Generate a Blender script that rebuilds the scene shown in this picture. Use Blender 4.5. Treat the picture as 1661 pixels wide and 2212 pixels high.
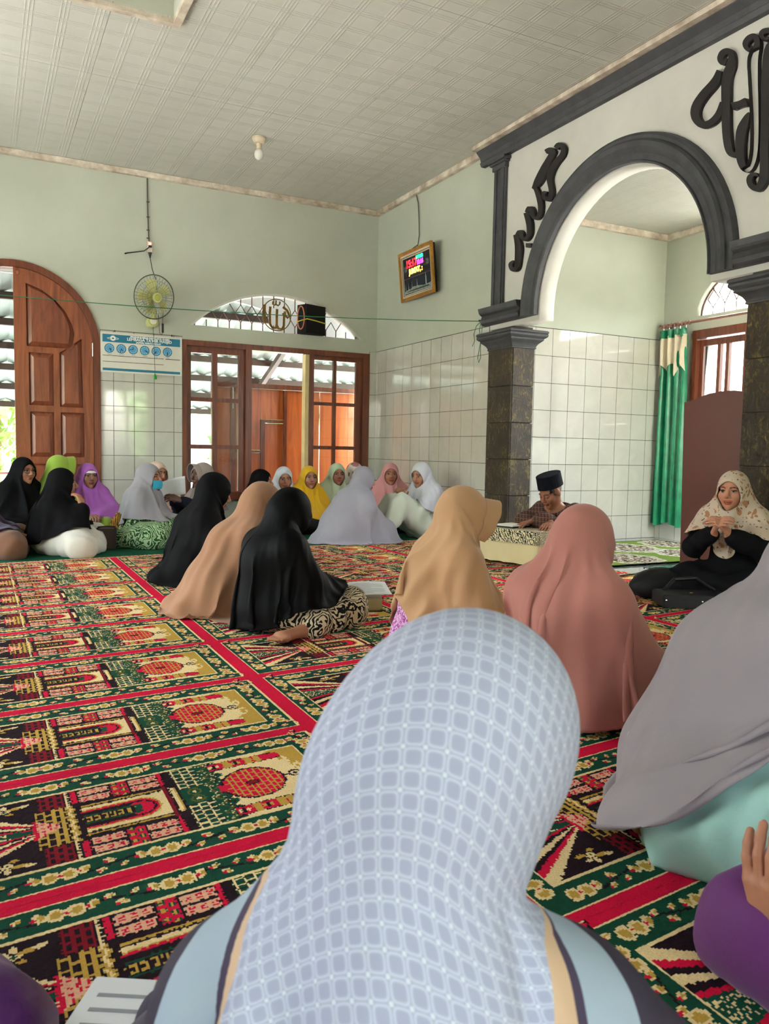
import bpy, bmesh, math, random
import numpy as np
from mathutils import Vector, Matrix, Euler

for _o in list(bpy.data.objects):
    bpy.data.objects.remove(_o, do_unlink=True)
SC = bpy.context.scene
COL = SC.collection
random.seed(7)
RNG = np.random.RandomState(11)
PI = math.pi

# ---------------------------------------------------------------- camera
CAM_F, CAM_YAW, CAM_PITCH, CAM_ROLL = 1720.87, 0.4713, -0.0761, 0.0188
CAM_LOC = Vector((-4.1878, -8.5042, 0.8258))
_fw = Vector((math.sin(CAM_YAW)*math.cos(CAM_PITCH), math.cos(CAM_YAW)*math.cos(CAM_PITCH), math.sin(CAM_PITCH)))
_r = Vector((math.cos(CAM_YAW), -math.sin(CAM_YAW), 0))
_u = _r.cross(_fw)
_R = math.cos(CAM_ROLL)*_r + math.sin(CAM_ROLL)*_u
_U = -math.sin(CAM_ROLL)*_r + math.cos(CAM_ROLL)*_u
_cd = bpy.data.cameras.new('camera')
CAM = bpy.data.objects.new('camera', _cd)
COL.objects.link(CAM)
_m = Matrix(((_R.x, _U.x, -_fw.x), (_R.y, _U.y, -_fw.y), (_R.z, _U.z, -_fw.z))).to_4x4()
_m.translation = CAM_LOC
CAM.matrix_world = _m
_cd.sensor_fit = 'HORIZONTAL'
_cd.sensor_width = 36.0
_cd.lens = CAM_F/1661*36.0
_cd.clip_start = 0.05
_cd.dof.use_dof = True
_cd.dof.focus_distance = 4.6
_cd.dof.aperture_fstop = 15.0
SC.camera = CAM

# ---------------------------------------------------------------- world, sun, exposure
W = bpy.data.worlds.new('sky')
SC.world = W
W.use_nodes = True
_nt = W.node_tree
_nt.nodes.clear()
_bg = _nt.nodes.new('ShaderNodeBackground')
_sky = _nt.nodes.new('ShaderNodeTexSky')
_sky.sky_type = 'NISHITA'
_sky.sun_disc = False
_sky.sun_elevation = math.radians(48)
_sky.sun_rotation = math.radians(60)
_sky.air_density = 1.6
_sky.dust_density = 4.0
_sky.ozone_density = 1.0
_hsv = _nt.nodes.new('ShaderNodeHueSaturation')
_hsv.inputs['Saturation'].default_value = 0.34
_hsv.inputs['Value'].default_value = 1.0
_out = _nt.nodes.new('ShaderNodeOutputWorld')
_nt.links.new(_sky.outputs[0], _hsv.inputs['Color'])
_nt.links.new(_hsv.outputs[0], _bg.inputs[0])
_bg.inputs[1].default_value = 0.65
_nt.links.new(_bg.outputs[0], _out.inputs[0])

_sd = bpy.data.lights.new('sun', 'SUN')
_sd.energy = 14.0
_sd.angle = math.radians(2.0)
_sd.color = (1.0, 0.97, 0.93)
SUN = bpy.data.objects.new('sun', _sd)
COL.objects.link(SUN)
SUN.rotation_euler = Vector((-0.12, -0.62, -1.0)).to_track_quat('-Z', 'Y').to_euler()

def portal(name, loc, sx, sy, normal):
    l = bpy.data.lights.new(name, 'AREA')
    l.shape = 'RECTANGLE'
    l.size, l.size_y = sx, sy
    l.cycles.is_portal = True
    o = bpy.data.objects.new(name, l)
    COL.objects.link(o)
    o.location = loc
    o.rotation_euler = Vector(normal).to_track_quat('-Z', 'Z').to_euler()
    return o

VS = SC.view_settings
VS.view_transform = 'Standard'
VS.look = 'None'
VS.gamma = 1.0
VS.use_curve_mapping = False
VS.exposure = 2.75
SC.cycles.use_denoising = True
SC.cycles.max_bounces = 5
SC.cycles.diffuse_bounces = 4
SC.cycles.glossy_bounces = 3
SC.cycles.transmission_bounces = 3
SC.cycles.transparent_max_bounces = 8
SC.cycles.use_light_tree = False
SC.cycles.use_adaptive_sampling = True
SC.cycles.adaptive_threshold = 0.03
SC.cycles.adaptive_min_samples = 20
SC.cycles.sample_clamp_indirect = 6.0
SC.cycles.caustics_reflective = False
SC.cycles.caustics_refractive = False

# ---------------------------------------------------------------- helpers
def lin(c):
    """sRGB 0-255 triple -> linear rgba"""
    o = []
    for v in c[:3]:
        v = v/255.0
        o.append(v/12.92 if v <= 0.04045 else ((v+0.055)/1.055)**2.4)
    return (o[0], o[1], o[2], 1.0)

MATS = {}
def nodes_of(name):
    m = bpy.data.materials.new(name)
    m.use_nodes = True
    MATS[name] = m
    nt = m.node_tree
    return m, nt, nt.nodes['Principled BSDF']

def N(nt, kind, **kw):
    n = nt.nodes.new('ShaderNode'+kind)
    for k, v in kw.items():
        if hasattr(n, k):
            setattr(n, k, v)
        else:
            n.inputs[k.replace('_', ' ')].default_value = v
    return n

def MATH(nt, op, a, b=None, c=None, clamp=False):
    n = nt.nodes.new('ShaderNodeMath')
    n.operation = op
    n.use_clamp = clamp
    for i, v in enumerate((a, b, c)):
        if v is None:
            continue
        if isinstance(v, (int, float)):
            n.inputs[i].default_value = v
        else:
            nt.links.new(v, n.inputs[i])
    return n.outputs[0]

def MIX(nt, fac, a, b):
    n = nt.nodes.new('ShaderNodeMix')
    n.data_type = 'RGBA'
    for sock, v in ((n.inputs[0], fac), (n.inputs[6], a), (n.inputs[7], b)):
        if isinstance(v, (int, float, tuple)):
            sock.default_value = v
        else:
            nt.links.new(v, sock)
    return n.outputs[2]

def mat(name, rgb, rough=0.6, spec=0.4, var=0.12, vscale=3.0, bump=0.0, bscale=40.0, metal=0.0, sheen=0.0, coat=0.0, dark=None):
    """painted / cloth / wood-like material: base colour broken up by two noises, optional fine bump"""
    if name in MATS:
        return MATS[name]
    m, nt, b = nodes_of(name)
    tc = N(nt, 'TexCoord')
    c = lin(rgb)
    d = lin(dark) if dark else tuple([x*(1-2.2*var) for x in c[:3]]+[1])
    l = tuple([min(1, x*(1+0.8*var)) for x in c[:3]]+[1])
    n1 = N(nt, 'TexNoise', Scale=vscale, Detail=5.0, Roughness=0.6)
    nt.links.new(tc.outputs['Object'], n1.inputs['Vector'])
    f = MATH(nt, 'MULTIPLY_ADD', n1.outputs[0], 2.2, -0.6, clamp=True)
    col = MIX(nt, f, d, l)
    nt.links.new(col, b.inputs['Base Color'])
    b.inputs['Roughness'].default_value = rough
    b.inputs['Specular IOR Level'].default_value = spec
    b.inputs['Metallic'].default_value = metal
    b.inputs['Sheen Weight'].default_value = sheen
    b.inputs['Coat Weight'].default_value = coat
    if bump > 0:
        n2 = N(nt, 'TexNoise', Scale=bscale, Detail=4.0)
        nt.links.new(tc.outputs['Object'], n2.inputs['Vector'])
        bp = N(nt, 'Bump', Strength=bump, Distance=0.01)
        nt.links.new(n2.outputs[0], bp.inputs['Height'])
        nt.links.new(bp.outputs[0], b.inputs['Normal'])
    return m

def emit(name, rgb, s):
    if name in MATS:
        return MATS[name]
    m, nt, b = nodes_of(name)
    b.inputs['Base Color'].default_value = lin(rgb)
    b.inputs['Emission Color'].default_value = lin(rgb)
    b.inputs['Emission Strength'].default_value = s
    return m

def tag(o, label=None, cat=None, group=None, kind=None):
    if label: o['label'] = label
    if cat: o['category'] = cat
    if group: o['group'] = group
    if kind: o['kind'] = kind
    return o

def empty(name, loc=(0, 0, 0)):
    o = bpy.data.objects.new(name, None)
    o.empty_display_size = 0.1
    COL.objects.link(o)
    o.location = loc
    return o

def put(name, me, parent=None, loc=None, rot=None, local=False):
    """link a mesh object; world coordinates unless local=True"""
    o = bpy.data.objects.new(name, me)
    COL.objects.link(o)
    if loc is not None: o.location = loc
    if rot is not None: o.rotation_euler = rot
    if parent is not None:
        o.parent = parent
        if not local:
            o.matrix_parent_inverse = world_of(parent).inverted()
    return o

def world_of(o):
    m = Matrix.LocRotScale(o.location, o.rotation_euler, o.scale)
    if o.parent:
        return world_of(o.parent) @ o.matrix_parent_inverse @ m
    return m

def pymesh(name, verts, faces, m=None, smooth=False):
    me = bpy.data.meshes.new(name)
    me.from_pydata([tuple(map(float, v)) for v in verts], [], [tuple(map(int, f)) for f in faces])
    if m is not None: me.materials.append(m)
    if smooth:
        me.polygons.foreach_set('use_smooth', [True]*len(me.polygons))
    me.update()
    return me

class MB:
    """collects simple solids into one mesh"""
    def __init__(s):
        s.v, s.f = [], []
    def add(s, v, f):
        b = len(s.v)
        s.v += [tuple(p) for p in v]
        s.f += [tuple(i+b for i in q) for q in f]
        return s
    def box(s, x0, x1, y0, y1, z0, z1):
        v = [(x, y, z) for z in (z0, z1) for y in (y0, y1) for x in (x0, x1)]
        return s.add(v, [(0, 2, 3, 1), (4, 5, 7, 6), (0, 1, 5, 4), (2, 6, 7, 3), (0, 4, 6, 2), (1, 3, 7, 5)])
    def tube(s, pts, r, n=8, cap=True):
        pts = [Vector(p) for p in pts]
        rr = r if isinstance(r, (list, tuple)) else [r]*len(pts)
        v, f = [], []
        up = Vector((0, 0, 1))
        t0 = (pts[1]-pts[0]).normalized()
        if abs(t0.dot(up)) > 0.9: up = Vector((1, 0, 0))
        nrm = t0.cross(up).normalized()
        for i, p in enumerate(pts):
            t = (pts[min(i+1, len(pts)-1)]-pts[max(i-1, 0)]).normalized()
            nrm = (nrm - t*nrm.dot(t)).normalized()
            bn = t.cross(nrm)
            for k in range(n):
                a = 2*PI*k/n
                v.append(p+(nrm*math.cos(a)+bn*math.sin(a))*rr[i])
        for i in range(len(pts)-1):
            for k in range(n):
                f.append((i*n+k, i*n+(k+1) % n, (i+1)*n+(k+1) % n, (i+1)*n+k))
        if cap:
            f.append(tuple(range(n-1, -1, -1)))
            f.append(tuple((len(pts)-1)*n+k for k in range(n)))
        return s.add(v, f)
    def lathe(s, prof, o=(0, 0, 0), ax='z', n=24):
        v, f = [], []
        for (r, h) in prof:
            for k in range(n):
                a = 2*PI*k/n
                c, d = r*math.cos(a), r*math.sin(a)
                p = (c, d, h) if ax == 'z' else ((h, c, d) if ax == 'x' else (d, h, c))
                v.append((p[0]+o[0], p[1]+o[1], p[2]+o[2]))
        for i in range(len(prof)-1):
            for k in range(n):
                f.append((i*n+k, i*n+(k+1) % n, (i+1)*n+(k+1) % n, (i+1)*n+k))
        f.append(tuple(range(n-1, -1, -1)))
        f.append(tuple((len(prof)-1)*n+k for k in range(n)))
        return s.add(v, f)
    def ball(s, c, r, n=12, m=8):
        rx, ry, rz = r if isinstance(r, (tuple, list)) else (r, r, r)
        v = [(c[0], c[1], c[2]-rz)]
        for i in range(1, m):
            a = PI*i/m - PI/2
            for k in range(n):
                b = 2*PI*k/n
                v.append((c[0]+rx*math.cos(a)*math.cos(b), c[1]+ry*math.cos(a)*math.sin(b), c[2]+rz*math.sin(a)))
        v.append((c[0], c[1], c[2]+rz))
        f = [(0, 1+(k+1) % n, 1+k) for k in range(n)]
        for i in range(m-2):
            for k in range(n):
                f.append((1+i*n+k, 1+i*n+(k+1) % n, 1+(i+1)*n+(k+1) % n, 1+(i+1)*n+k))
        t = len(v)-1
        f += [(t, 1+(m-2)*n+k, 1+(m-2)*n+(k+1) % n) for k in range(n)]
        return s.add(v, f)
    def build(s, name, m, parent=None, smooth=False, bevel=0.0, loc=None):
        me = pymesh(name, s.v, s.f, m, smooth)
        if bevel > 0:
            bm = bmesh.new()
            bm.from_mesh(me)
            bmesh.ops.bevel(bm, geom=list(bm.edges), offset=bevel, segments=1, affect='EDGES', clamp_overlap=True)
            bm.to_mesh(me)
            bm.free()
        return put(name, me, parent, loc)

def fill(outlines, depth, remap=None, res=1):
    """2-D outlines (outer and holes) filled and extruded by depth; remap(a,b,t)->xyz with t in 0..depth"""
    cu = bpy.data.curves.new('tmp', 'CURVE')
    cu.dimensions = '2D'
    cu.fill_mode = 'BOTH'
    cu.extrude = depth/2
    for ol in outlines:
        sp = cu.splines.new('POLY')
        sp.points.add(len(ol)-1)
        for p, q in zip(sp.points, ol):
            p.co = (q[0], q[1], 0, 1)
        sp.use_cyclic_u = True
    o = bpy.data.objects.new('tmp', cu)
    me = bpy.data.meshes.new_from_object(o)
    bpy.data.objects.remove(o)
    bpy.data.curves.remove(cu)
    co = np.empty(len(me.vertices)*3)
    me.vertices.foreach_get('co', co)
    co = co.reshape(-1, 3)
    if remap:
        co = np.array([remap(a, b, t+depth/2) for a, b, t in co])
        me.vertices.foreach_set('co', co.ravel())
    bm = bmesh.new()
    bm.from_mesh(me)
    bmesh.ops.remove_doubles(bm, verts=bm.verts, dist=1e-5)
    bmesh.ops.recalc_face_normals(bm, faces=bm.faces)
    bm.to_mesh(me)
    bm.free()
    return me

def fill_holes(outlines, depth, remap):
    """like fill, by constrained triangulation; for outlines with many holes"""
    from mathutils.geometry import delaunay_2d_cdt
    pts, edges = [], []
    for ol in outlines:
        b = len(pts); n = len(ol)
        pts += [Vector((p[0], p[1])) for p in ol]
        edges += [(b+i, b+(i+1) % n) for i in range(n)]
    vs, es, fs, *_ = delaunay_2d_cdt(pts, edges, [], 0, 1e-6)
    def inside(p, ol):
        r = False; n = len(ol)
        for i in range(n):
            (x0, y0), (x1, y1) = ol[i], ol[(i+1) % n]
            if (y0 > p[1]) != (y1 > p[1]) and p[0] < (x1-x0)*(p[1]-y0)/(y1-y0)+x0: r = not r
        return r
    keep = []
    for f in fs:
        c = (sum(vs[i][0] for i in f)/len(f), sum(vs[i][1] for i in f)/len(f))
        if inside(c, outlines[0]) and not any(inside(c, h) for h in outlines[1:]): keep.append(f)
    nv = len(vs)
    v = [remap(p[0], p[1], 0.0) for p in vs]+[remap(p[0], p[1], depth) for p in vs]
    f = [tuple(q) for q in keep]+[tuple(i+nv for i in q[::-1]) for q in keep]
    cnt = {}
    for q in keep:
        for i in range(len(q)):
            e = (q[i], q[(i+1) % len(q)]); cnt[tuple(sorted(e))] = cnt.get(tuple(sorted(e)), 0)+1
    for q in keep:
        for i in range(len(q)):
            a, b = q[i], q[(i+1) % len(q)]
            if cnt[tuple(sorted((a, b)))] == 1: f.append((b, a, a+nv, b+nv))
    me = pymesh('filled', v, f)
    bm = bmesh.new(); bm.from_mesh(me)
    bmesh.ops.recalc_face_normals(bm, faces=bm.faces)
    bm.to_mesh(me); bm.free()
    return me

def text_mesh(s, size, remap, depth=0.002, align='CENTER', bold=0.0):
    cu = bpy.data.curves.new('tmp', 'FONT')
    cu.body = s
    cu.size = size
    cu.align_x = align
    cu.align_y = 'CENTER'
    cu.extrude = depth/2
    cu.offset = bold
    cu.resolution_u = 3
    o = bpy.data.objects.new('tmp', cu)
    me = bpy.data.meshes.new_from_object(o)
    bpy.data.objects.remove(o)
    bpy.data.curves.remove(cu)
    for v in me.vertices:
        v.co = Vector(remap(v.co.x, v.co.y, v.co.z+depth/2))
    me.update()
    return me

def arc(cx, cy, r, a0, a1, n, ry=None):
    ry = r if ry is None else ry
    return [(cx+r*math.cos(a0+(a1-a0)*i/n), cy+ry*math.sin(a0+(a1-a0)*i/n)) for i in range(n+1)]

def with_mat(me, m, smooth=False):
    me.materials.clear()
    me.materials.append(m)
    if smooth:
        me.polygons.foreach_set('use_smooth', [True]*len(me.polygons))
    return me

def sweep(path, frames, prof, m, name, parent=None, close_ends=True):
    """prof: list of (a,b); path: points; frames: list of (A,B) unit vectors -> strip mesh with caps"""
    n = len(prof)
    v, f = [], []
    for p, (A, B) in zip(path, frames):
        for a, b in prof:
            v.append(Vector(p)+Vector(A)*a+Vector(B)*b)
    for i in range(len(path)-1):
        for k in range(n):
            f.append((i*n+k, i*n+(k+1) % n, (i+1)*n+(k+1) % n, (i+1)*n+k))
    f.append(tuple(range(n-1, -1, -1)))
    f.append(tuple((len(path)-1)*n+k for k in range(n)))
    me = pymesh(name, v, f, m)
    bm = bmesh.new(); bm.from_mesh(me)
    bmesh.ops.recalc_face_normals(bm, faces=bm.faces)
    bm.to_mesh(me); bm.free()
    return put(name, me, parent)
# ---------------------------------------------------------------- surface materials
def wood(name, rgb, dark, rough=0.35, axis='Z', scale=9.0, coat=0.25):
    if name in MATS: return MATS[name]
    m, nt, b = nodes_of(name)
    tc = N(nt, 'TexCoord')
    mp = N(nt, 'Mapping')
    s = {'Z': (scale, scale, scale*0.09), 'X': (scale*0.09, scale, scale), 'Y': (scale, scale*0.09, scale)}[axis]
    mp.inputs['Scale'].default_value = s
    nt.links.new(tc.outputs['Object'], mp.inputs['Vector'])
    n1 = N(nt, 'TexNoise', Scale=2.2, Detail=7.0, Roughness=0.65, Distortion=1.2)
    nt.links.new(mp.outputs[0], n1.inputs['Vector'])
    f = MATH(nt, 'MULTIPLY_ADD', n1.outputs[0], 3.0, -1.0, clamp=True)
    nt.links.new(MIX(nt, f, lin(dark), lin(rgb)), b.inputs['Base Color'])
    b.inputs['Roughness'].default_value = rough
    b.inputs['Coat Weight'].default_value = coat
    b.inputs['Coat Roughness'].default_value = 0.2
    bp = N(nt, 'Bump', Strength=0.12, Distance=0.004)
    nt.links.new(n1.outputs[0], bp.inputs['Height'])
    nt.links.new(bp.outputs[0], b.inputs['Normal'])
    return m

M_GREEN = mat('pale_green_plaster', (188, 192, 177), rough=0.75, spec=0.25, var=0.05, vscale=1.3, bump=0.12, bscale=9)
M_CREAM = mat('cream_plaster', (210, 207, 200), rough=0.7, spec=0.25, var=0.05, vscale=1.7, bump=0.1, bscale=8)
M_TRIMW = mat('dusty_white_trim', (226, 216, 200), rough=0.6, var=0.16, vscale=7, dark=(150, 128, 108))
M_GREY = mat('charcoal_stucco', (74, 74, 78), rough=0.55, spec=0.4, var=0.16, vscale=9, bump=0.15, bscale=30)
M_CALLI = mat('black_brown_paint', (38, 33, 35), rough=0.45, spec=0.5, var=0.2, vscale=8)
M_GROUT = mat('dark_grout', (86, 80, 72), rough=0.9, var=0.15)
M_FLOOR = None

def tile_mat(name, rgb, rough=0.07):
    m, nt, b = nodes_of(name)
    tc = N(nt, 'TexCoord')
    oi = N(nt, 'ObjectInfo')
    n1 = N(nt, 'TexNoise', Scale=5.0, Detail=5.0, Roughness=0.6, Distortion=0.8)
    add = N(nt, 'VectorMath', operation='ADD')
    nt.links.new(tc.outputs['Object'], add.inputs[0])
    nt.links.new(oi.outputs['Location'], add.inputs[1])
    nt.links.new(add.outputs[0], n1.inputs['Vector'])
    c = lin(rgb)
    d = tuple([x*0.86 for x in c[:3]]+[1])
    f = MATH(nt, 'MULTIPLY_ADD', n1.outputs[0], 2.0, -0.5, clamp=True)
    nt.links.new(MIX(nt, f, d, c), b.inputs['Base Color'])
    b.inputs['Roughness'].default_value = rough
    b.inputs['Specular IOR Level'].default_value = 0.7
    b.inputs['Coat Weight'].default_value = 1.0
    b.inputs['Coat Roughness'].default_value = 0.03
    n2 = N(nt, 'TexNoise', Scale=7.0, Detail=2.0)
    nt.links.new(add.outputs[0], n2.inputs['Vector'])
    bp = N(nt, 'Bump', Strength=0.05, Distance=0.01)
    nt.links.new(n2.outputs[0], bp.inputs['Height'])
    nt.links.new(bp.outputs[0], b.inputs['Normal'])
    return m
M_TILE = tile_mat('glazed_wall_tile', (208, 205, 195))
M_FTILE = tile_mat('pale_blue_floor_tile', (168, 182, 186), 0.12)

def ceiling_mat():
    m, nt, b = nodes_of('embossed_ceiling_sheet')
    g = N(nt, 'NewGeometry')
    sp = N(nt, 'SeparateXYZ')
    nt.links.new(g.outputs['Position'], sp.inputs[0])
    cell = 0.205
    def lines(o, off):
        fr = MATH(nt, 'FRACT', MATH(nt, 'MULTIPLY_ADD', o, 1/cell, off))
        h = None
        for c in (0.09, 0.2, 0.31):
            d = MATH(nt, 'ABSOLUTE', MATH(nt, 'SUBTRACT', fr, c))
            l = MATH(nt, 'MULTIPLY_ADD', d, -28.0, 1.0, clamp=True)
            h = l if h is None else MATH(nt, 'MAXIMUM', h, l)
        return h
    hx, hy = lines(sp.outputs[0], 0.0), lines(sp.outputs[1], 0.35)
    cx = MATH(nt, 'FLOOR', MATH(nt, 'MULTIPLY', sp.outputs[0], 1/cell))
    cy = MATH(nt, 'FLOOR', MATH(nt, 'MULTIPLY', sp.outputs[1], 1/cell))
    par = MATH(nt, 'PINGPONG', MATH(nt, 'ADD', cx, cy), 1.0)
    mx = MATH(nt, 'MAXIMUM', MATH(nt, 'MULTIPLY', hx, 0.9), hy)
    dg = MATH(nt, 'SINE', MATH(nt, 'MULTIPLY', MATH(nt, 'ADD', sp.outputs[0], sp.outputs[1]), 330.0))
    hh = MATH(nt, 'MULTIPLY_ADD', MATH(nt, 'MULTIPLY', dg, par), 0.10, mx)
    bp = N(nt, 'Bump', Strength=0.45, Distance=0.006)
    nt.links.new(hh, bp.inputs['Height'])
    nt.links.new(bp.outputs[0], b.inputs['Normal'])
    n1 = N(nt, 'TexNoise', Scale=1.2, Detail=5.0, Roughness=0.6)
    nt.links.new(g.outputs['Position'], n1.inputs['Vector'])
    f = MATH(nt, 'MULTIPLY_ADD', n1.outputs[0], 2.0, -0.5, clamp=True)
    nt.links.new(MIX(nt, f, lin((188, 187, 178)), lin((200, 199, 190))), b.inputs['Base Color'])
    b.inputs['Roughness'].default_value = 0.5
    b.inputs['Specular IOR Level'].default_value = 0.35
    return m
M_CEIL = ceiling_mat()
M_WOOD = wood('brown_varnished_wood', (128, 66, 40), (88, 40, 24))
M_WOODX = wood('brown_varnished_wood_rail', (128, 66, 40), (88, 40, 24), axis='X')
M_DOOR = wood('reddish_teak', (158, 88, 54), (112, 54, 34), scale=7)
M_PANEL = wood('raised_teak_panel', (148, 80, 52), (104, 50, 33), scale=6)
M_ORANGE = wood('orange_plywood', (206, 112, 50), (170, 78, 30), rough=0.3, scale=5)

ZC, ZT, ZD = 3.587, 1.9826, 0.2326
XW, YF = -6.4, -11.2     # left wall, wall behind the camera

# ---------------------------------------------------------------- structure: floor, walls, ceiling
mb = MB().box(XW-0.2, 2.2, YF-0.2, 0.2, -0.12, -0.012)
FLOOR = tag(mb.build('floor', M_GROUT), kind='structure')
ftile = MB().box(-0.1985, 0.1985, -0.1985, 0.1985, -0.012, 0.0)
ft_me = pymesh('floor_tile', ftile.v, ftile.f, M_FTILE)
for i in range(7):
    for j in range(10):
        x, y = -0.6+0.4*i, -2.75-0.4*j
        if x > 1.9: continue
        put('floor_tile', ft_me, FLOOR, loc=(x, y, 0), local=True)

def wall_x(name, ymin, ymax, zmin, zmax, holes, x0, x1, m):
    me = fill([[(ymin, zmin), (ymax, zmin), (ymax, zmax), (ymin, zmax)]]+holes, abs(x1-x0), lambda a, b, t: (min(x0, x1)+t, a, b))
    return tag(put(name, with_mat(me, m)), kind='structure')
def wall_y(name, xmin, xmax, zmin, zmax, holes, y0, y1, m):
    me = fill([[(xmin, zmin), (xmax, zmin), (xmax, zmax), (xmin, zmax)]]+holes, abs(y1-y0), lambda a, b, t: (a, min(y0, y1)+t, b))
    return tag(put(name, with_mat(me, m)), kind='structure')

def rect(a0, a1, b0, b1): return [(a0, b0), (a1, b0), (a1, b1), (a0, b1)]

DX, DZ, DRAD = -3.87, 1.79, 0.785        # arched door centre, springing, outer radius
door_hole = [(DX-DRAD, 0.001)]+[(DX+DRAD, 0.001)]+arc(DX, DZ, DRAD, 0, PI, 28)
# segmental fanlight: circle through (-2.183,2.113), (-1.23,2.53), (-0.189,2.118)
FX, FB, FT, FH = -1.186, 2.113, 2.53, 0.997
FR = (FH*FH+(FT-FB)**2)/(2*(FT-FB)); FZ = FT-FR
fa = math.asin(FH/FR)
fan_hole = arc(FX, FZ, FR, PI/2+fa, PI/2-fa, 28)
WX0, WX1, WZ0, WZ1 = -2.268, -0.09, 0.30, 1.955
WALL_B = wall_y('wall_back', XW-0.2, 0.16, -0.1, ZC+0.37, [door_hole, rect(WX0, WX1, WZ0, WZ1), fan_hole], 0.0, 0.14, M_GREEN)

YP0, YP1 = -2.34, -2.695                 # stone pillar
WALL_R = wall_x('wall_right', YP0, 0.0, -0.1, ZC+0.37, [], 0.0, 0.15, M_GREEN)
AY, AZ, AR = -3.937, 2.02, 0.875         # arch
YR0, YR1 = -5.105, -5.46                 # second pillar
ah = [(-8.0, 1.945), (AY-AR, 1.945)]+[(y, z) for y, z in arc(AY, AZ, AR, PI, 0, 36)]+[(AY+AR, 1.945), (YP0, 1.945), (YP0, ZC+0.37), (-8.0, ZC+0.37)]
me = fill([ah], 0.15, lambda a, b, t: (t, a, b))
WALL_A = tag(put('wall_arch', with_mat(me, M_CREAM)), kind='structure')
wall_x('wall_right_rear', YF, -5.46, -0.1, 1.945, [], 0.0, 0.15, M_GREEN)
wall_x('wall_right_upper', YF, -8.0, 1.945, ZC+0.37, [], 0.0, 0.15, M_GREEN)
# niche behind the arch
NX, NY, NY2, NZ = 1.951, -2.5365, -5.40, 3.01
WALL_N = wall_y('wall_niche_side', 0.15, NX+0.15, -0.1, NZ+0.1, [], NY, NY+0.12, M_GREEN)
nwin_hole = rect(-5.2, -2.93, 1.12, 2.03)  # window widened behind pulpit and pillar, out of view, to brighten the niche
nfan_hole = arc(-3.605, 2.165, 0.66, 0, PI, 18, ry=0.44)
WALL_E = wall_x('wall_niche_end', NY2, NY, -0.1, NZ+0.1, [nwin_hole, nfan_hole], NX, NX+0.14, M_GREEN)
wall_y('wall_niche_far_side', 0.15, NX+0.15, -0.1, NZ+0.1, [rect(.45, 1.75, .7, 2.4)], NY2-0.12, NY2, M_GREEN)  # unseen opening added in this wall to light the niche tiles
portal('added_niche_daylight', (1.1, NY2-0.16, 1.55), 1.3, 1.7, (0, 1, 0))
tag(MB().box(0.15, NX+0.14, NY2, NY, NZ, NZ+0.05).build('ceiling_niche', M_CEIL), kind='structure')
# unseen sides of the hall, with the openings that light it
LEFT_OPEN = [(-2.9, -0.9, .25, 2.45), (-5.7, -3.6, .02, 2.6), (-10.4, -9.4, .6, 2.2)]
lw = [rect(*q) for q in LEFT_OPEN]
wall_x('wall_left', YF, 0.0, -0.1, ZC+0.37, lw, XW-0.14, XW, M_GREEN)
FRONT_OPEN = [(-5.9, -4.7, .5, 2.2), (-3.6, -2.6, .3, 2.3), (-1.6, -0.5, .5, 2.2)]
fw_ = [rect(*q) for q in FRONT_OPEN]
wall_y('wall_front', XW, 0.15, -0.1, ZC+0.37, fw_, YF-0.14, YF, M_GREEN)
for k, (y0, y1, z0, z1) in enumerate(LEFT_OPEN):
    portal('daylight_left_%d' % k, (XW-0.16, (y0+y1)/2, (z0+z1)/2), y1-y0, z1-z0, (1, 0, 0))
    mb = MB()
    for yy in (y0+0.03, (y0+y1)/2, y1-0.03): mb.box(XW-0.1, XW-0.04, yy-0.03, yy+0.03, z0, z1)
    for zz in (z0+0.03, (z0+z1)/2+0.3, z1-0.03): mb.box(XW-0.095, XW-0.045, y0, y1, zz-0.03, zz+0.03)
    tag(mb.build('window_%d' % (k+3), M_WOOD), kind='structure')
for k, (x0, x1, z0, z1) in enumerate(FRONT_OPEN):
    portal('daylight_front_%d' % k, ((x0+x1)/2, YF-0.16, (z0+z1)/2), x1-x0, z1-z0, (0, 1, 0))
    mb = MB()
    for xx in (x0+0.03, (x0+x1)/2, x1-0.03): mb.box(xx-0.03, xx+0.03, YF-0.1, YF-0.04, z0, z1)
    for zz in (z0+0.03, (z0+z1)/2+0.3, z1-0.03): mb.box(x0, x1, YF-0.095, YF-0.045, zz-0.03, zz+0.03)
    tag(mb.build('window_%d' % (k+7), M_WOOD), kind='structure')
portal('daylight_back_door', (-4.25, 0.3, 1.2), 0.75, 2.3, (0, -1, 0))
portal('daylight_back_window', (-1.18, 0.3, 1.15), 2.1, 1.6, (0, -1, 0))
portal('daylight_niche', (NX+0.2, -4.05, 1.85), 2.3, 1.5, (-1, 0, 0))

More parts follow.
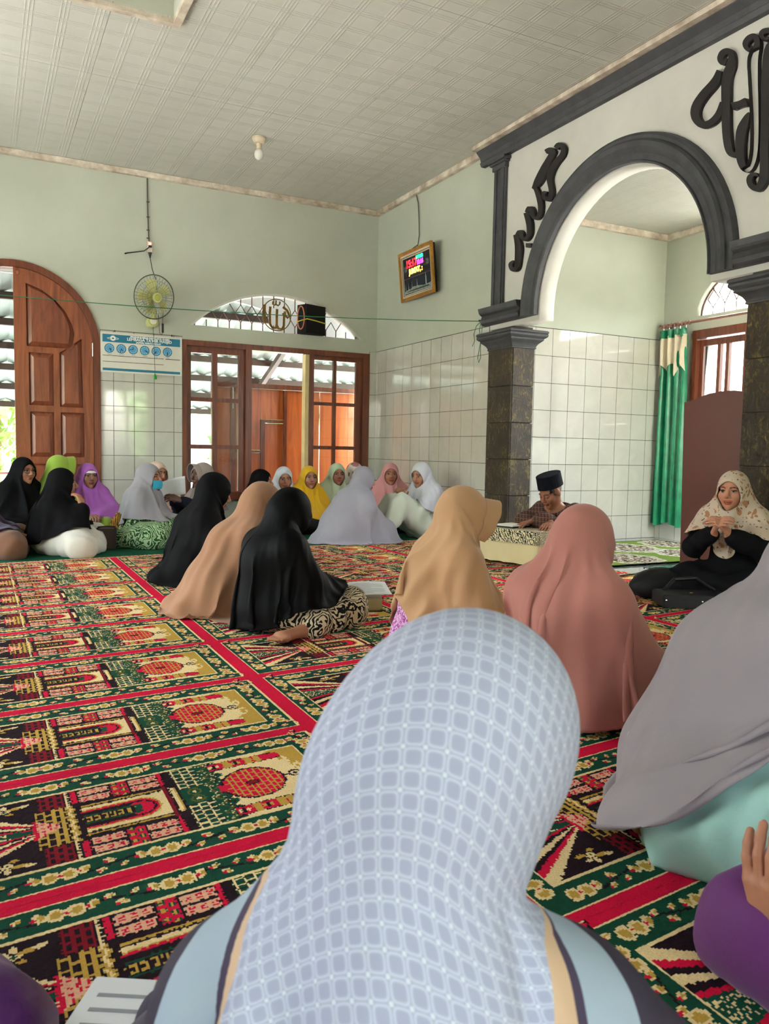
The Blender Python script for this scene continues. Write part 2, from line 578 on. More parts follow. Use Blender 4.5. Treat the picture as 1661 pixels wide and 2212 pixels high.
# ceiling sheets (a light batten joint between them) and the raised hatch
CEIL = tag(MB().box(XW-0.15, 0.15, YF-0.15, 0.15, ZC+0.35, ZC+0.40).build('ceiling', M_CREAM), kind='structure')
HX0, HX1, HY0, HY1 = -4.7, -3.016, -4.9, -3.073
xs = [XW, -5.42, -4.405, -3.39, -2.372, -1.352, -0.40, 0.0]
for i in range(len(xs)-1):
    a, b = xs[i]+0.0015, xs[i+1]-0.0015
    ys = [0.0, -2.0, -4.0, -6.0, -8.0, -10.0, YF]
    for j in range(len(ys)-1):
        y1, y0 = ys[j]-0.0015, ys[j+1]+0.0015
        rs = [(a, b, y0, y1)]
        if a < HX1 and b > HX0 and y0 < HY1 and y1 > HY0:
            rs = []
            if y1 > HY1: rs.append((a, b, max(y0, HY1), y1))
            if y0 < HY0: rs.append((a, b, y0, min(y1, HY0)))
            yy0, yy1 = max(y0, HY0), min(y1, HY1)
            if a < HX0: rs.append((a, HX0, yy0, yy1))
            if b > HX1: rs.append((HX1, b, yy0, yy1))
        for (p, q, r_, s_) in rs:
            MB().box(p, q, r_, s_, ZC, ZC+0.012).build('ceiling_sheet', M_CEIL, CEIL)
mb = MB()
mb.box(HX0-.02, HX1+.02, HY1, HY1+.02, ZC+.012, ZC+.36).box(HX0-.02, HX1+.02, HY0-.02, HY0, ZC+.012, ZC+.36)
mb.box(HX0-.02, HX0, HY0, HY1, ZC+.012, ZC+.36).box(HX1, HX1+.02, HY0, HY1, ZC+.012, ZC+.36)
mb.build('hatch_side', M_GREEN, CEIL)
mb = MB()
for (a, b, c, d) in [(HX0, HX1+.05, HY1-.0, HY1+.05), (HX0, HX1+.05, HY0-.05, HY0), (HX1, HX1+.05, HY0, HY1), (HX0-.05, HX0, HY0-.05, HY1+.05)]:
    mb.box(a, b, c, d, ZC-.03, ZC-.0005)
mb.build('hatch_trim', M_TRIMW, CEIL)
def cornice(name, box_, m=M_TRIMW):
    tag(MB().box(*box_).build(name, m, bevel=0.004), kind='structure')
cornice('trim_1', (XW, 0.0, -0.05, 0.0, ZC-0.055, ZC))
cornice('trim_2', (-0.05, 0.0, -2.22, -0.05, ZC-0.055, ZC))
cornice('trim_3', (-0.16, -0.10, -8.0, -2.19, ZC-0.035, ZC))
cornice('trim_4', (0.15, NX, NY-0.04, NY, NZ-0.06, NZ))
cornice('trim_5', (NX-0.04, NX, NY2, NY-0.04, NZ-0.06, NZ))

# ---------------------------------------------------------------- glazed wall tiles (each its own piece)
TW, TH = 0.2, 0.25
def tile_me(w, h, axis):
    key = 'tile_%d_%d_%s' % (round(w*1000), round(h*1000), axis)
    if key in bpy.data.meshes: return bpy.data.meshes[key]
    g = 0.0024
    b = MB()
    if axis == 'y': b.box(-w/2+g, w/2-g, -0.007, -0.002, -h/2+g, h/2-g)
    else: b.box(-0.007, -0.002, -w/2+g, w/2-g, -h/2+g, h/2-g)
    me = pymesh(key, b.v, b.f, M_TILE)
    return me
def rows():
    z = [0.0, ZD]
    while z[-1] < ZT-0.01: z.append(z[-1]+TH)
    return list(zip(z[:-1], z[1:]))
def tile_run(parent, axis, cuts, plane, zmax=ZT, skip=None, bed=True):
    if bed:
        a, b = min(cuts), max(cuts)
        q = MB().box(a, b, plane-0.003, plane, 0.0, zmax) if axis == 'y' else MB().box(plane-0.003, plane, a, b, 0.0, zmax)
        q.build('tile_bed', M_GROUT, parent)
    for a, b in zip(cuts[:-1], cuts[1:]):
        for z0, z1 in rows():
            if z1 > zmax+0.01: continue
            c, h = (a+b)/2, z1-z0
            if skip and skip(c, (z0+z1)/2): continue
            me = tile_me(round(abs(b-a), 3), round(h, 4), axis)
            loc = (c, plane, (z0+z1)/2) if axis == 'y' else (plane, c, (z0+z1)/2)
            j = lambda: random.uniform(-0.0015, 0.0015)
            put('wall_tile', me, parent, loc=loc, rot=(j(), 0, j()) if axis == 'y' else (0, j(), j()), local=True)
tile_run(WALL_B, 'y', [-3.085]+[-2.9599+0.2013*i for i in range(4)]+[-2.268], 0.0)
tile_run(WALL_B, 'y', [-0.09, -0.006], 0.0)
tile_run(WALL_R, 'x', [-0.006, -0.0745]+[-0.2757-0.2025*i for i in range(10)]+[YP0], 0.0)
tile_run(WALL_N, 'y', [0.24]+[1.7615-0.1997*i for i in range(7, -1, -1)]+[NX-0.006], NY)
tile_run(WALL_E, 'x', [NY-0.006]+[NY-0.07-0.2*i for i in range(0, 13)], NX, skip=lambda c, z: c < -2.9 and z > 1.1, bed=False)
# thin dark line where tile meets plaster
for nm, bx_ in (('trim_6', (-3.085, -2.268, -0.007, 0, ZT, ZT+0.004)), ('trim_7', (-0.007, 0, YP0, 0, ZT, ZT+0.004)), ('trim_8', (0.24, NX, NY-0.007, NY, ZT, ZT+0.004))):
    tag(MB().box(*bx_).build(nm, M_GROUT), kind='structure')

# ---------------------------------------------------------------- arch wall mouldings, pillars
ARCHM = tag(empty('trim_9', (0, AY, 1.95)), kind='structure')
prof = [(0.0, 0.012), (0.0, 0.05), (0.012, 0.055), (0.02, 0.04), (0.06, 0.045), (0.10, 0.075), (0.135, 0.085), (0.15, 0.07), (0.155, 0.055), (0.175, 0.06), (0.195, 0.05), (0.205, 0.0)]
an = [PI*i/48 for i in range(49)]
pts = [(0, AY+0.885*math.cos(a), AZ+0.885*math.sin(a)) for a in an]
fr = [((0, math.cos(a), math.sin(a)), (-1, 0, 0)) for a in an]
pts = [(0, AY+0.885, 1.985)]+pts+[(0, AY-0.885, 1.985)]
fr = [fr[0]]+fr+[fr[-1]]
sweep(pts, fr, prof, M_GREY, 'arch_band', ARCHM)
hp = [(0.0, 0.0), (0.0, 0.035), (0.02, 0.06), (0.045, 0.07), (0.07, 0.055), (0.085, 0.05), (0.10, 0.075), (0.115, 0.085), (0.15, 0.095), (0.152, 0.0)]
def hmould(y0, y1, z, name, parent, sc=1.0, m=M_GREY):
    return sweep([(0, y0, z), (0, y1, z)], [((0, 0, 1), (-1, 0, 0))]*2, [(a*sc, b*sc) for a, b in hp], m, name, parent)
hmould(AY+0.885+0.20, -2.275, 1.985, 'left_foot', ARCHM)
hmould(-8.0, AY-0.885-0.20, 1.985, 'right_foot', ARCHM)
FRZ = tag(empty('trim_10', (0, -5, 3.43)), kind='structure')
fz = [(0.0, 0.0), (0.0, 0.045), (0.03, 0.06), (0.04, 0.05), (0.075, 0.06), (0.10, 0.085), (0.115, 0.10), (0.145, 0.105), (0.157, 0.105), (0.157, 0.0)]
sweep([(0, -8.0, 3.43), (0, -2.19, 3.43)], [((0, 0, 1), (-1, 0, 0))]*2, fz, M_GREY, 'moulding_run', FRZ)
PIL = tag(empty('trim_11', (0, -2.47, 2.14)), kind='structure')
mb = MB().box(-0.03, 0.0, -2.555, -2.385, 2.135, 3.36).box(-0.045, -0.03, -2.545, -2.50, 2.135, 3.34).box(-0.04, -0.03, -2.435, -2.395, 2.135, 3.34)
mb.build('shaft', M_GREY, PIL, bevel=0.004)
MB().box(-0.05, 0.0, -2.565, -2.375, 3.33, 3.375).box(-0.065, 0.0, -2.58, -2.355, 3.375, 3.395).box(-0.08, 0.0, -2.60, -2.335, 3.395, 3.42).build('cap', M_GREY, PIL, bevel=0.004)

def stone_mat():
    m, nt, b = nodes_of('dark_rough_stone')
    tc = N(nt, 'TexCoord'); oi = N(nt, 'ObjectInfo')
    add = N(nt, 'VectorMath', operation='ADD')
    nt.links.new(tc.outputs['Object'], add.inputs[0]); nt.links.new(oi.outputs['Location'], add.inputs[1])
    mp = N(nt, 'Mapping'); mp.inputs['Scale'].default_value = (1, 1, 0.55)
    nt.links.new(add.outputs[0], mp.inputs[0])
    n1 = N(nt, 'TexNoise', Scale=26.0, Detail=8.0, Roughness=0.75, Distortion=1.4)
    n2 = N(nt, 'TexNoise', Scale=7.0, Detail=4.0)
    for n in (n1, n2): nt.links.new(mp.outputs[0], n.inputs['Vector'])
    f = MATH(nt, 'MULTIPLY_ADD', n1.outputs[0], 6.5, -3.3, clamp=True)
    c0 = MIX(nt, n2.outputs[0], lin((40, 33, 28)), lin((72, 58, 46)))
    f2 = MATH(nt, 'MULTIPLY', f, MATH(nt, 'MULTIPLY_ADD', n2.outputs[0], 3.0, -1.0, clamp=True))
    nt.links.new(MIX(nt, f2, c0, lin((158, 138, 66))), b.inputs['Base Color'])
    b.inputs['Roughness'].default_value = 0.5
    bp = N(nt, 'Bump', Strength=0.8, Distance=0.012)
    nt.links.new(n1.outputs[0], bp.inputs['Height']); nt.links.new(bp.outputs[0], b.inputs['Normal'])
    return m
M_STONE = stone_mat()
def pillar(y1, y0, label):
    t = tag(empty('stone_pillar', (0.12, (y0+y1)/2, 0)), label, 'pillar')
    MB().box(0.012, 0.225, y0+0.012, y1-0.012, 0.0, 1.945).build('core', M_GROUT, t)
    zz = [0.0, 0.19, 0.56, 0.93, 1.30, 1.77]
    zz = [0.0, 0.125, 0.45, 0.775, 1.10, 1.425, 1.76]
    for a, b in zip(zz[:-1], zz[1:]):
        for (x0, x1, p, q) in ((-0.004, 0.012, y0, y1), (0.012, 0.237, y0-0.004, y0+0.012), (0.012, 0.237, y1-0.012, y1+0.004), (0.225, 0.241, y0+.013, y1-.013)):
            d = random.uniform(0, 0.004)
            bb = MB().box(x0-d, x1, p-(d if p == y0-0.004 else 0), q, a+0.003, b-0.003)
            bb.build('stone_slab', M_STONE, t, bevel=0.003)
    prof_ = [(-.004, 1.752), (.012, 1.758), (.014, 1.768), (.010, 1.772), (.016, 1.785), (.026, 1.80), (.042, 1.815), (.056, 1.826), (.060, 1.832), (.060, 1.842), (.074, 1.850), (.086, 1.862), (.088, 1.876), (.082, 1.886), (.090, 1.890), (.090, 1.905), (.080, 1.912)]
    v, f = [], []
    for o, z in prof_: v += [(-o, y0-o, z), (0.237+o, y0-o, z), (0.237+o, y1+o, z), (-o, y1+o, z)]
    for k in range(len(prof_)-1):
        for q in range(4): f.append((k*4+q, k*4+(q+1) % 4, k*4+4+(q+1) % 4, k*4+4+q))
    f += [(3, 2, 1, 0), tuple(len(v)-4+q for q in range(4))]
    put('capital', pymesh('capital', v, f, M_GREY), t)
    MB().box(.03, .207, y0+.03, y1-.03, 1.912, 1.9445).build('neck_block', M_CREAM, t)
    return t
pillar(YP0, YP1, 'dark stone slab pillar with charcoal capital left of the arch')
pillar(YR0, YR1, 'dark stone slab pillar behind the woman with clasped hands')
CALLI = {"big":[[[-4.867,3.292],[-4.862,3.287],[-4.855,3.281],[-4.848,3.276],[-4.85,3.277],[-4.857,3.275],[-4.854,3.28],[-4.851,3.288],[-4.85,3.292],[-4.852,3.295],[-4.855,3.301],[-4.86,3.306],[-4.864,3.309],[-4.867,3.31],[-4.874,3.31],[-4.88,3.309],[-4.884,3.307],[-4.887,3.306],[-4.889,3.303],[-4.892,3.301],[-4.893,3.296],[-4.892,3.287],[-4.89,3.275],[-4.885,3.261],[-4.88,3.248],[-4.874,3.236],[-4.864,3.222],[-4.855,3.202],[-4.849,3.174],[-4.848,3.138],[-4.85,3.095],[-4.854,3.051],[-4.858,3.009],[-4.861,2.967],[-4.864,2.924],[-4.868,2.882],[-4.873,2.843],[-4.879,2.808],[-4.886,2.776],[-4.894,2.747],[-4.904,2.722],[-4.917,2.7],[-4.934,2.681],[-4.953,2.668],[-4.974,2.66],[-4.993,2.662],[-5.006,2.67],[-5.016,2.679],[-5.023,2.685],[-5.006,2.703],[-4.997,2.699],[-4.984,2.694],[-4.972,2.692],[-4.967,2.693],[-4.967,2.695],[-4.964,2.699],[-4.96,2.707],[-4.954,2.72],[-4.949,2.739],[-4.943,2.764],[-4.937,2.794],[-4.933,2.826],[-4.929,2.862],[-4.926,2.903],[-4.923,2.945],[-4.921,2.986],[-4.919,3.028],[-4.917,3.07],[-4.916,3.109],[-4.917,3.14],[-4.922,3.161],[-4.928,3.177],[-4.936,3.193],[-4.942,3.211],[-4.943,3.231],[-4.942,3.25],[-4.939,3.268],[-4.934,3.285],[-4.927,3.302],[-4.915,3.317],[-4.902,3.329],[-4.888,3.339],[-4.873,3.346],[-4.858,3.35],[-4.843,3.351],[-4.829,3.349],[-4.819,3.343],[-4.812,3.333],[-4.807,3.322],[-4.807,3.308],[-4.813,3.291],[-4.823,3.276],[-4.836,3.262],[-4.858,3.249],[-4.872,3.254],[-4.877,3.264],[-4.881,3.273],[-4.883,3.28]],[[-4.809,3.243],[-4.803,3.234],[-4.794,3.221],[-4.783,3.208],[-4.77,3.198],[-4.753,3.188],[-4.73,3.177],[-4.705,3.166],[-4.683,3.153],[-4.664,3.14],[-4.646,3.126],[-4.631,3.111],[-4.62,3.093],[-4.614,3.073],[-4.613,3.051],[-4.618,3.029],[-4.627,3.006],[-4.642,2.983],[-4.661,2.961],[-4.683,2.94],[-4.709,2.923],[-4.735,2.913],[-4.759,2.91],[-4.78,2.91],[-4.799,2.912],[-4.816,2.917],[-4.832,2.924],[-4.846,2.935],[-4.857,2.948],[-4.864,2.967],[-4.867,2.989],[-4.869,3.01],[-4.87,3.023],[-4.847,3.036],[-4.841,3.025],[-4.833,3.008],[-4.824,2.992],[-4.814,2.979],[-4.804,2.971],[-4.793,2.964],[-4.781,2.959],[-4.769,2.955],[-4.755,2.954],[-4.74,2.954],[-4.728,2.956],[-4.721,2.96],[-4.714,2.966],[-4.704,2.978],[-4.695,2.991],[-4.689,3.003],[-4.686,3.014],[-4.685,3.026],[-4.685,3.039],[-4.689,3.051],[-4.696,3.063],[-4.707,3.076],[-4.722,3.089],[-4.738,3.101],[-4.757,3.113],[-4.78,3.125],[-4.803,3.138],[-4.822,3.153],[-4.833,3.172],[-4.839,3.192],[-4.841,3.21],[-4.843,3.221]],[[-5.065,3.278],[-5.058,3.276],[-5.05,3.273],[-5.042,3.272],[-5.043,3.272],[-5.043,3.275],[-5.037,3.285],[-5.033,3.296],[-5.032,3.301],[-5.035,3.304],[-5.04,3.309],[-5.048,3.312],[-5.055,3.314],[-5.062,3.314],[-5.07,3.313],[-5.075,3.312],[-5.072,3.314],[-5.074,3.311],[-5.077,3.3],[-5.079,3.287],[-5.077,3.276],[-5.071,3.267],[-5.059,3.259],[-5.046,3.245],[-5.037,3.223],[-5.036,3.195],[-5.038,3.165],[-5.043,3.131],[-5.048,3.092],[-5.054,3.044],[-5.061,2.99],[-5.068,2.933],[-5.074,2.879],[-5.079,2.824],[-5.084,2.768],[-5.086,2.716],[-5.087,2.673],[-5.084,2.64],[-5.08,2.614],[-5.074,2.596],[-5.068,2.585],[-5.066,2.583],[-5.069,2.582],[-5.069,2.583],[-5.065,2.587],[-5.06,2.597],[-5.054,2.614],[-5.049,2.636],[-5.046,2.66],[-5.044,2.689],[-5.043,2.722],[-5.045,2.755],[-5.047,2.782],[-5.05,2.801],[-5.056,2.818],[-5.062,2.834],[-5.067,2.849],[-5.07,2.862],[-5.071,2.873],[-5.071,2.882],[-5.072,2.888],[-5.062,2.896],[-5.056,2.894],[-5.047,2.891],[-5.037,2.886],[-5.027,2.878],[-5.016,2.868],[-5.003,2.855],[-4.99,2.838],[-4.981,2.813],[-4.978,2.782],[-4.978,2.745],[-4.981,2.708],[-4.986,2.675],[-4.993,2.646],[-5.002,2.619],[-5.014,2.595],[-5.027,2.574],[-5.045,2.556],[-5.068,2.542],[-5.095,2.54],[-5.112,2.549],[-5.123,2.566],[-5.132,2.587],[-5.139,2.616],[-5.143,2.651],[-5.144,2.695],[-5.142,2.748],[-5.139,2.804],[-5.135,2.858],[-5.131,2.912],[-5.126,2.968],[-5.121,3.021],[-5.117,3.066],[-5.115,3.104],[-5.113,3.136],[-5.112,3.162],[-5.112,3.184],[-5.113,3.201],[-5.115,3.217],[-5.118,3.234],[-5.119,3.252],[-5.118,3.271],[-5.115,3.288],[-5.11,3.306],[-5.099,3.325],[-5.079,3.341],[-5.061,3.349],[-5.044,3.352],[-5.03,3.352],[-5.018,3.349],[-5.007,3.342],[-4.998,3.333],[-4.994,3.319],[-4.999,3.301],[-5.009,3.284],[-5.022,3.268],[-5.038,3.253],[-5.055,3.25],[-5.065,3.255],[-5.072,3.26],[-5.077,3.263]],[[-5.173,3.282],[-5.167,3.282],[-5.159,3.283],[-5.152,3.285],[-5.152,3.285],[-5.15,3.289],[-5.145,3.298],[-5.141,3.306],[-5.14,3.309],[-5.141,3.309],[-5.145,3.31],[-5.15,3.311],[-5.156,3.31],[-5.165,3.307],[-5.175,3.302],[-5.184,3.297],[-5.187,3.294],[-5.19,3.289],[-5.193,3.278],[-5.195,3.266],[-5.194,3.256],[-5.189,3.253],[-5.177,3.249],[-5.163,3.239],[-5.152,3.217],[-5.146,3.185],[-5.144,3.146],[-5.143,3.102],[-5.143,3.057],[-5.144,3.008],[-5.147,2.957],[-5.15,2.904],[-5.153,2.852],[-5.155,2.8],[-5.156,2.747],[-5.158,2.696],[-5.159,2.648],[-5.162,2.604],[-5.164,2.563],[-5.165,2.527],[-5.164,2.498],[-5.161,2.476],[-5.157,2.459],[-5.151,2.448],[-5.147,2.443],[-5.147,2.442],[-5.141,2.446],[-5.132,2.453],[-5.124,2.46],[-5.12,2.467],[-5.116,2.476],[-5.114,2.485],[-5.113,2.49],[-5.114,2.494],[-5.118,2.499],[-5.124,2.502],[-5.128,2.505],[-5.13,2.505],[-5.138,2.502],[-5.146,2.497],[-5.153,2.494],[-5.158,2.5],[-5.153,2.505],[-5.145,2.513],[-5.135,2.522],[-5.12,2.528],[-5.107,2.528],[-5.094,2.525],[-5.083,2.519],[-5.076,2.508],[-5.075,2.494],[-5.078,2.479],[-5.085,2.463],[-5.095,2.447],[-5.109,2.433],[-5.126,2.419],[-5.148,2.408],[-5.172,2.407],[-5.189,2.416],[-5.202,2.43],[-5.212,2.45],[-5.219,2.475],[-5.221,2.507],[-5.22,2.545],[-5.218,2.586],[-5.216,2.629],[-5.215,2.676],[-5.213,2.727],[-5.211,2.779],[-5.21,2.831],[-5.208,2.882],[-5.207,2.934],[-5.205,2.983],[-5.205,3.03],[-5.206,3.074],[-5.207,3.115],[-5.21,3.152],[-5.212,3.18],[-5.216,3.196],[-5.221,3.206],[-5.229,3.216],[-5.234,3.232],[-5.233,3.25],[-5.229,3.268],[-5.222,3.286],[-5.211,3.305],[-5.194,3.32],[-5.176,3.331],[-5.16,3.337],[-5.146,3.341],[-5.133,3.343],[-5.122,3.341],[-5.113,3.336],[-5.109,3.325],[-5.113,3.311],[-5.121,3.296],[-5.131,3.282],[-5.144,3.269],[-5.159,3.263],[-5.169,3.264],[-5.177,3.266],[-5.182,3.267]],[[-4.953,2.948],[-4.961,2.948],[-4.974,2.948],[-4.988,2.948],[-5.002,2.947],[-5.016,2.945],[-5.031,2.941],[-5.045,2.937],[-5.055,2.935],[-5.034,2.988],[-5.025,2.988],[-5.013,2.987],[-5.0,2.986],[-4.986,2.987],[-4.972,2.989],[-4.957,2.992],[-4.943,2.995],[-4.933,2.998]]],"small":[[[-3.263,3.251],[-3.27,3.254],[-3.279,3.258],[-3.286,3.26],[-3.284,3.26],[-3.286,3.259],[-3.296,3.255],[-3.304,3.25],[-3.307,3.247],[-3.308,3.241],[-3.307,3.229],[-3.303,3.217],[-3.295,3.207],[-3.282,3.2],[-3.262,3.194],[-3.239,3.187],[-3.217,3.177],[-3.197,3.166],[-3.178,3.154],[-3.162,3.14],[-3.149,3.124],[-3.141,3.107],[-3.137,3.089],[-3.138,3.069],[-3.14,3.048],[-3.147,3.022],[-3.158,2.995],[-3.168,2.97],[-3.172,2.95],[-3.173,2.934],[-3.17,2.919],[-3.166,2.909],[-3.164,2.906],[-3.164,2.907],[-3.155,2.91],[-3.142,2.917],[-3.136,2.921],[-3.133,2.925],[-3.128,2.935],[-3.126,2.944],[-3.124,2.947],[-3.117,2.947],[-3.123,2.947],[-3.135,2.943],[-3.144,2.941],[-3.148,2.955],[-3.14,2.959],[-3.126,2.965],[-3.108,2.972],[-3.086,2.971],[-3.079,2.959],[-3.079,2.945],[-3.083,2.929],[-3.095,2.911],[-3.116,2.895],[-3.141,2.882],[-3.169,2.872],[-3.199,2.871],[-3.216,2.882],[-3.225,2.896],[-3.23,2.914],[-3.232,2.935],[-3.227,2.959],[-3.218,2.986],[-3.21,3.011],[-3.206,3.031],[-3.207,3.048],[-3.21,3.062],[-3.215,3.074],[-3.222,3.086],[-3.232,3.098],[-3.245,3.111],[-3.26,3.123],[-3.275,3.134],[-3.291,3.143],[-3.31,3.152],[-3.33,3.162],[-3.347,3.174],[-3.357,3.189],[-3.363,3.206],[-3.365,3.223],[-3.36,3.242],[-3.344,3.263],[-3.322,3.28],[-3.298,3.293],[-3.271,3.303],[-3.246,3.304],[-3.231,3.298],[-3.221,3.292],[-3.216,3.288]],[[-3.127,3.262],[-3.136,3.262],[-3.148,3.262],[-3.159,3.262],[-3.166,3.26],[-3.175,3.257],[-3.185,3.253],[-3.183,3.255],[-3.176,3.265],[-3.174,3.263],[-3.163,3.254],[-3.148,3.243],[-3.131,3.23],[-3.115,3.218],[-3.097,3.205],[-3.077,3.191],[-3.058,3.176],[-3.038,3.157],[-3.016,3.137],[-2.997,3.117],[-2.98,3.099],[-2.968,3.082],[-2.959,3.065],[-2.95,3.05],[-2.944,3.04],[-2.976,3.018],[-2.993,3.021],[-3.017,3.026],[-3.044,3.033],[-3.069,3.045],[-3.091,3.061],[-3.111,3.082],[-3.13,3.103],[-3.147,3.123],[-3.161,3.141],[-3.174,3.159],[-3.185,3.175],[-3.196,3.19],[-3.209,3.203],[-3.223,3.216],[-3.236,3.228],[-3.241,3.245],[-3.223,3.272],[-3.196,3.287],[-3.174,3.295],[-3.154,3.3],[-3.135,3.302],[-3.118,3.302],[-3.105,3.3],[-3.097,3.3]],[[-2.962,3.043],[-2.973,3.023],[-2.988,2.995],[-3.004,2.964],[-3.016,2.937],[-3.025,2.913],[-3.034,2.889],[-3.04,2.865],[-3.043,2.845],[-3.042,2.828],[-3.039,2.814],[-3.034,2.803],[-3.028,2.796],[-3.021,2.792],[-3.014,2.79],[-3.008,2.79],[-3.006,2.792],[-3.0,2.805],[-2.994,2.829],[-2.985,2.856],[-2.959,2.887],[-2.896,2.902],[-2.876,2.89],[-2.867,2.876],[-2.862,2.868],[-2.906,2.84],[-2.919,2.843],[-2.936,2.848],[-2.944,2.847],[-2.91,2.857],[-2.91,2.856],[-2.929,2.832],[-2.951,2.804],[-2.974,2.782],[-3.003,2.767],[-3.029,2.761],[-3.052,2.762],[-3.069,2.769],[-3.082,2.779],[-3.09,2.793],[-3.096,2.811],[-3.098,2.83],[-3.099,2.852],[-3.096,2.876],[-3.091,2.903],[-3.081,2.93],[-3.065,2.961],[-3.043,2.993],[-3.022,3.022],[-3.008,3.042]],[[-2.846,2.858],[-2.855,2.839],[-2.867,2.812],[-2.88,2.782],[-2.889,2.757],[-2.895,2.735],[-2.899,2.713],[-2.901,2.693],[-2.9,2.678],[-2.895,2.667],[-2.888,2.659],[-2.88,2.654],[-2.874,2.652],[-2.872,2.652],[-2.867,2.654],[-2.859,2.658],[-2.855,2.662],[-2.851,2.67],[-2.849,2.685],[-2.844,2.702],[-2.819,2.727],[-2.771,2.734],[-2.755,2.725],[-2.745,2.716],[-2.738,2.71],[-2.782,2.681],[-2.792,2.685],[-2.806,2.689],[-2.814,2.691],[-2.788,2.696],[-2.779,2.703],[-2.787,2.69],[-2.797,2.672],[-2.812,2.654],[-2.831,2.64],[-2.852,2.629],[-2.875,2.621],[-2.899,2.619],[-2.918,2.623],[-2.934,2.631],[-2.947,2.643],[-2.957,2.658],[-2.961,2.676],[-2.963,2.698],[-2.962,2.721],[-2.959,2.746],[-2.951,2.774],[-2.94,2.804],[-2.929,2.831],[-2.921,2.85]],[[-2.712,2.708],[-2.718,2.688],[-2.727,2.66],[-2.735,2.63],[-2.74,2.603],[-2.742,2.578],[-2.744,2.551],[-2.743,2.525],[-2.743,2.5],[-2.743,2.478],[-2.743,2.457],[-2.741,2.442],[-2.738,2.433],[-2.735,2.431],[-2.731,2.431],[-2.727,2.431],[-2.729,2.43],[-2.726,2.433],[-2.718,2.443],[-2.711,2.454],[-2.708,2.46],[-2.708,2.462],[-2.715,2.468],[-2.726,2.474],[-2.735,2.478],[-2.717,2.494],[-2.706,2.493],[-2.688,2.491],[-2.669,2.487],[-2.654,2.476],[-2.654,2.459],[-2.662,2.442],[-2.675,2.424],[-2.694,2.408],[-2.721,2.397],[-2.748,2.393],[-2.774,2.396],[-2.793,2.406],[-2.803,2.422],[-2.809,2.44],[-2.813,2.46],[-2.816,2.482],[-2.821,2.505],[-2.826,2.531],[-2.829,2.559],[-2.826,2.589],[-2.815,2.621],[-2.799,2.654],[-2.782,2.683],[-2.771,2.703]],[[-2.899,2.564],[-2.914,2.561],[-2.934,2.556],[-2.955,2.552],[-2.969,2.549],[-2.967,2.584],[-2.953,2.587],[-2.932,2.591],[-2.912,2.596],[-2.897,2.599]]]}

for key, nm, lb in (('big', 'calligraphy_relief', 'large black Arabic calligraphy relief at the upper right above the arch'), ('small', 'calligraphy_relief', 'small black Arabic calligraphy relief climbing beside the arch moulding')):
    ys = [p[0] for s in CALLI[key] for p in s]; zs = [p[1] for s in CALLI[key] for p in s]
    t = tag(empty(nm, (-0.03, sum(ys)/len(ys), min(zs))), lb, 'wall lettering')
    for k, s in enumerate(CALLI[key]):
        me = fill([s], 0.030+0.002*k, lambda a, b, t_, k=k: (-0.034-0.002*k+t_+0.0025, a, b))
        put('letter_stroke', with_mat(me, M_CALLI), t)
# ---------------------------------------------------------------- glass
def glass_mat():
    m, nt, b = nodes_of('window_glass')
    nt.nodes.remove(b)
    out = nt.nodes['Material Output']
    tr = N(nt, 'BsdfTransparent'); gl = N(nt, 'BsdfGlossy'); gl.inputs['Roughness'].default_value = 0.02
    fr = N(nt, 'Fresnel'); fr.inputs[0].default_value = 1.5
    mx = N(nt, 'MixShader')
    nt.links.new(MATH(nt, 'MULTIPLY_ADD', fr.outputs[0], 1.2, 0.05, clamp=True), mx.inputs[0])
    tr.inputs[0].default_value = (0.93, 0.95, 0.94, 1)
    nt.links.new(tr.outputs[0], mx.inputs[1]); nt.links.new(gl.outputs[0], mx.inputs[2])
    nt.links.new(mx.outputs[0], out.inputs[0])
    return m
M_GLASS = glass_mat()
M_STEEL = mat('bright_steel', (200, 198, 190), rough=0.25, metal=1.0, var=0.05)
M_BRASS = mat('old_gold_paint', (122, 92, 34), rough=0.4, metal=0.3, var=0.15)
M_IRON = mat('brown_painted_iron', (92, 58, 48), rough=0.5, var=0.15)

# ---------------------------------------------------------------- arched door with one closed leaf
door = tag(empty('door_1', (DX, 0.07, 0)), kind='structure')
def arch_ring(r0, r1, z, n=28):
    return [(DX+r1, 0.001)]+arc(DX, z, r1, 0, PI, n)+[(DX-r1, 0.001), (DX-r0, 0.001)]+arc(DX, z, r0, PI, 0, n)+[(DX+r0, 0.001)]
me = fill([arch_ring(DRAD-0.062, DRAD, DZ)], 0.17, lambda a, b, t: (a, -0.02+t, b))
put('door_frame', with_mat(me, M_WOOD), door)
LR = DRAD-0.066
leaf = MB()
ol = [(DX+0.004, 0.015), (DX+LR, 0.015)]+arc(DX, DZ, LR, 0, PI/2, 18)[:-1]+[(DX+0.004, DZ+LR)]
me = fill([ol], 0.03, lambda a, b, t: (a, 0.03+t, b))
LEAF = put('door_leaf', with_mat(me, M_PANEL), door)
# stiles and rails stand proud of the panels: leaf outline minus the panel openings
pan = [
    [(-3.758, 1.774), (-3.345, 1.774), (-3.322, 1.92)]+[(DX+0.56*math.cos(a), DZ+0.03+0.56*math.sin(a)) for a in (0.35, .6, .85, 1.1, 1.3)]+[(-3.758, 2.37)],
    [(-3.741, 1.208), (-3.518, 1.208), (-3.518, 1.718), (-3.741, 1.718)],
    [(-3.465, 1.2), (-3.245, 1.2), (-3.258, 1.882), (-3.465, 1.73)],
    [(-3.736, 0.705), (-3.517, 0.705), (-3.517, 1.15), (-3.736, 1.15)],
    [(-3.46, 0.705), (-3.238, 0.705), (-3.238, 1.15), (-3.46, 1.15)],
    [(-3.736, 0.17), (-3.517, 0.17), (-3.517, 0.64), (-3.736, 0.64)],
    [(-3.46, 0.17), (-3.238, 0.17), (-3.238, 0.64), (-3.46, 0.64)]]
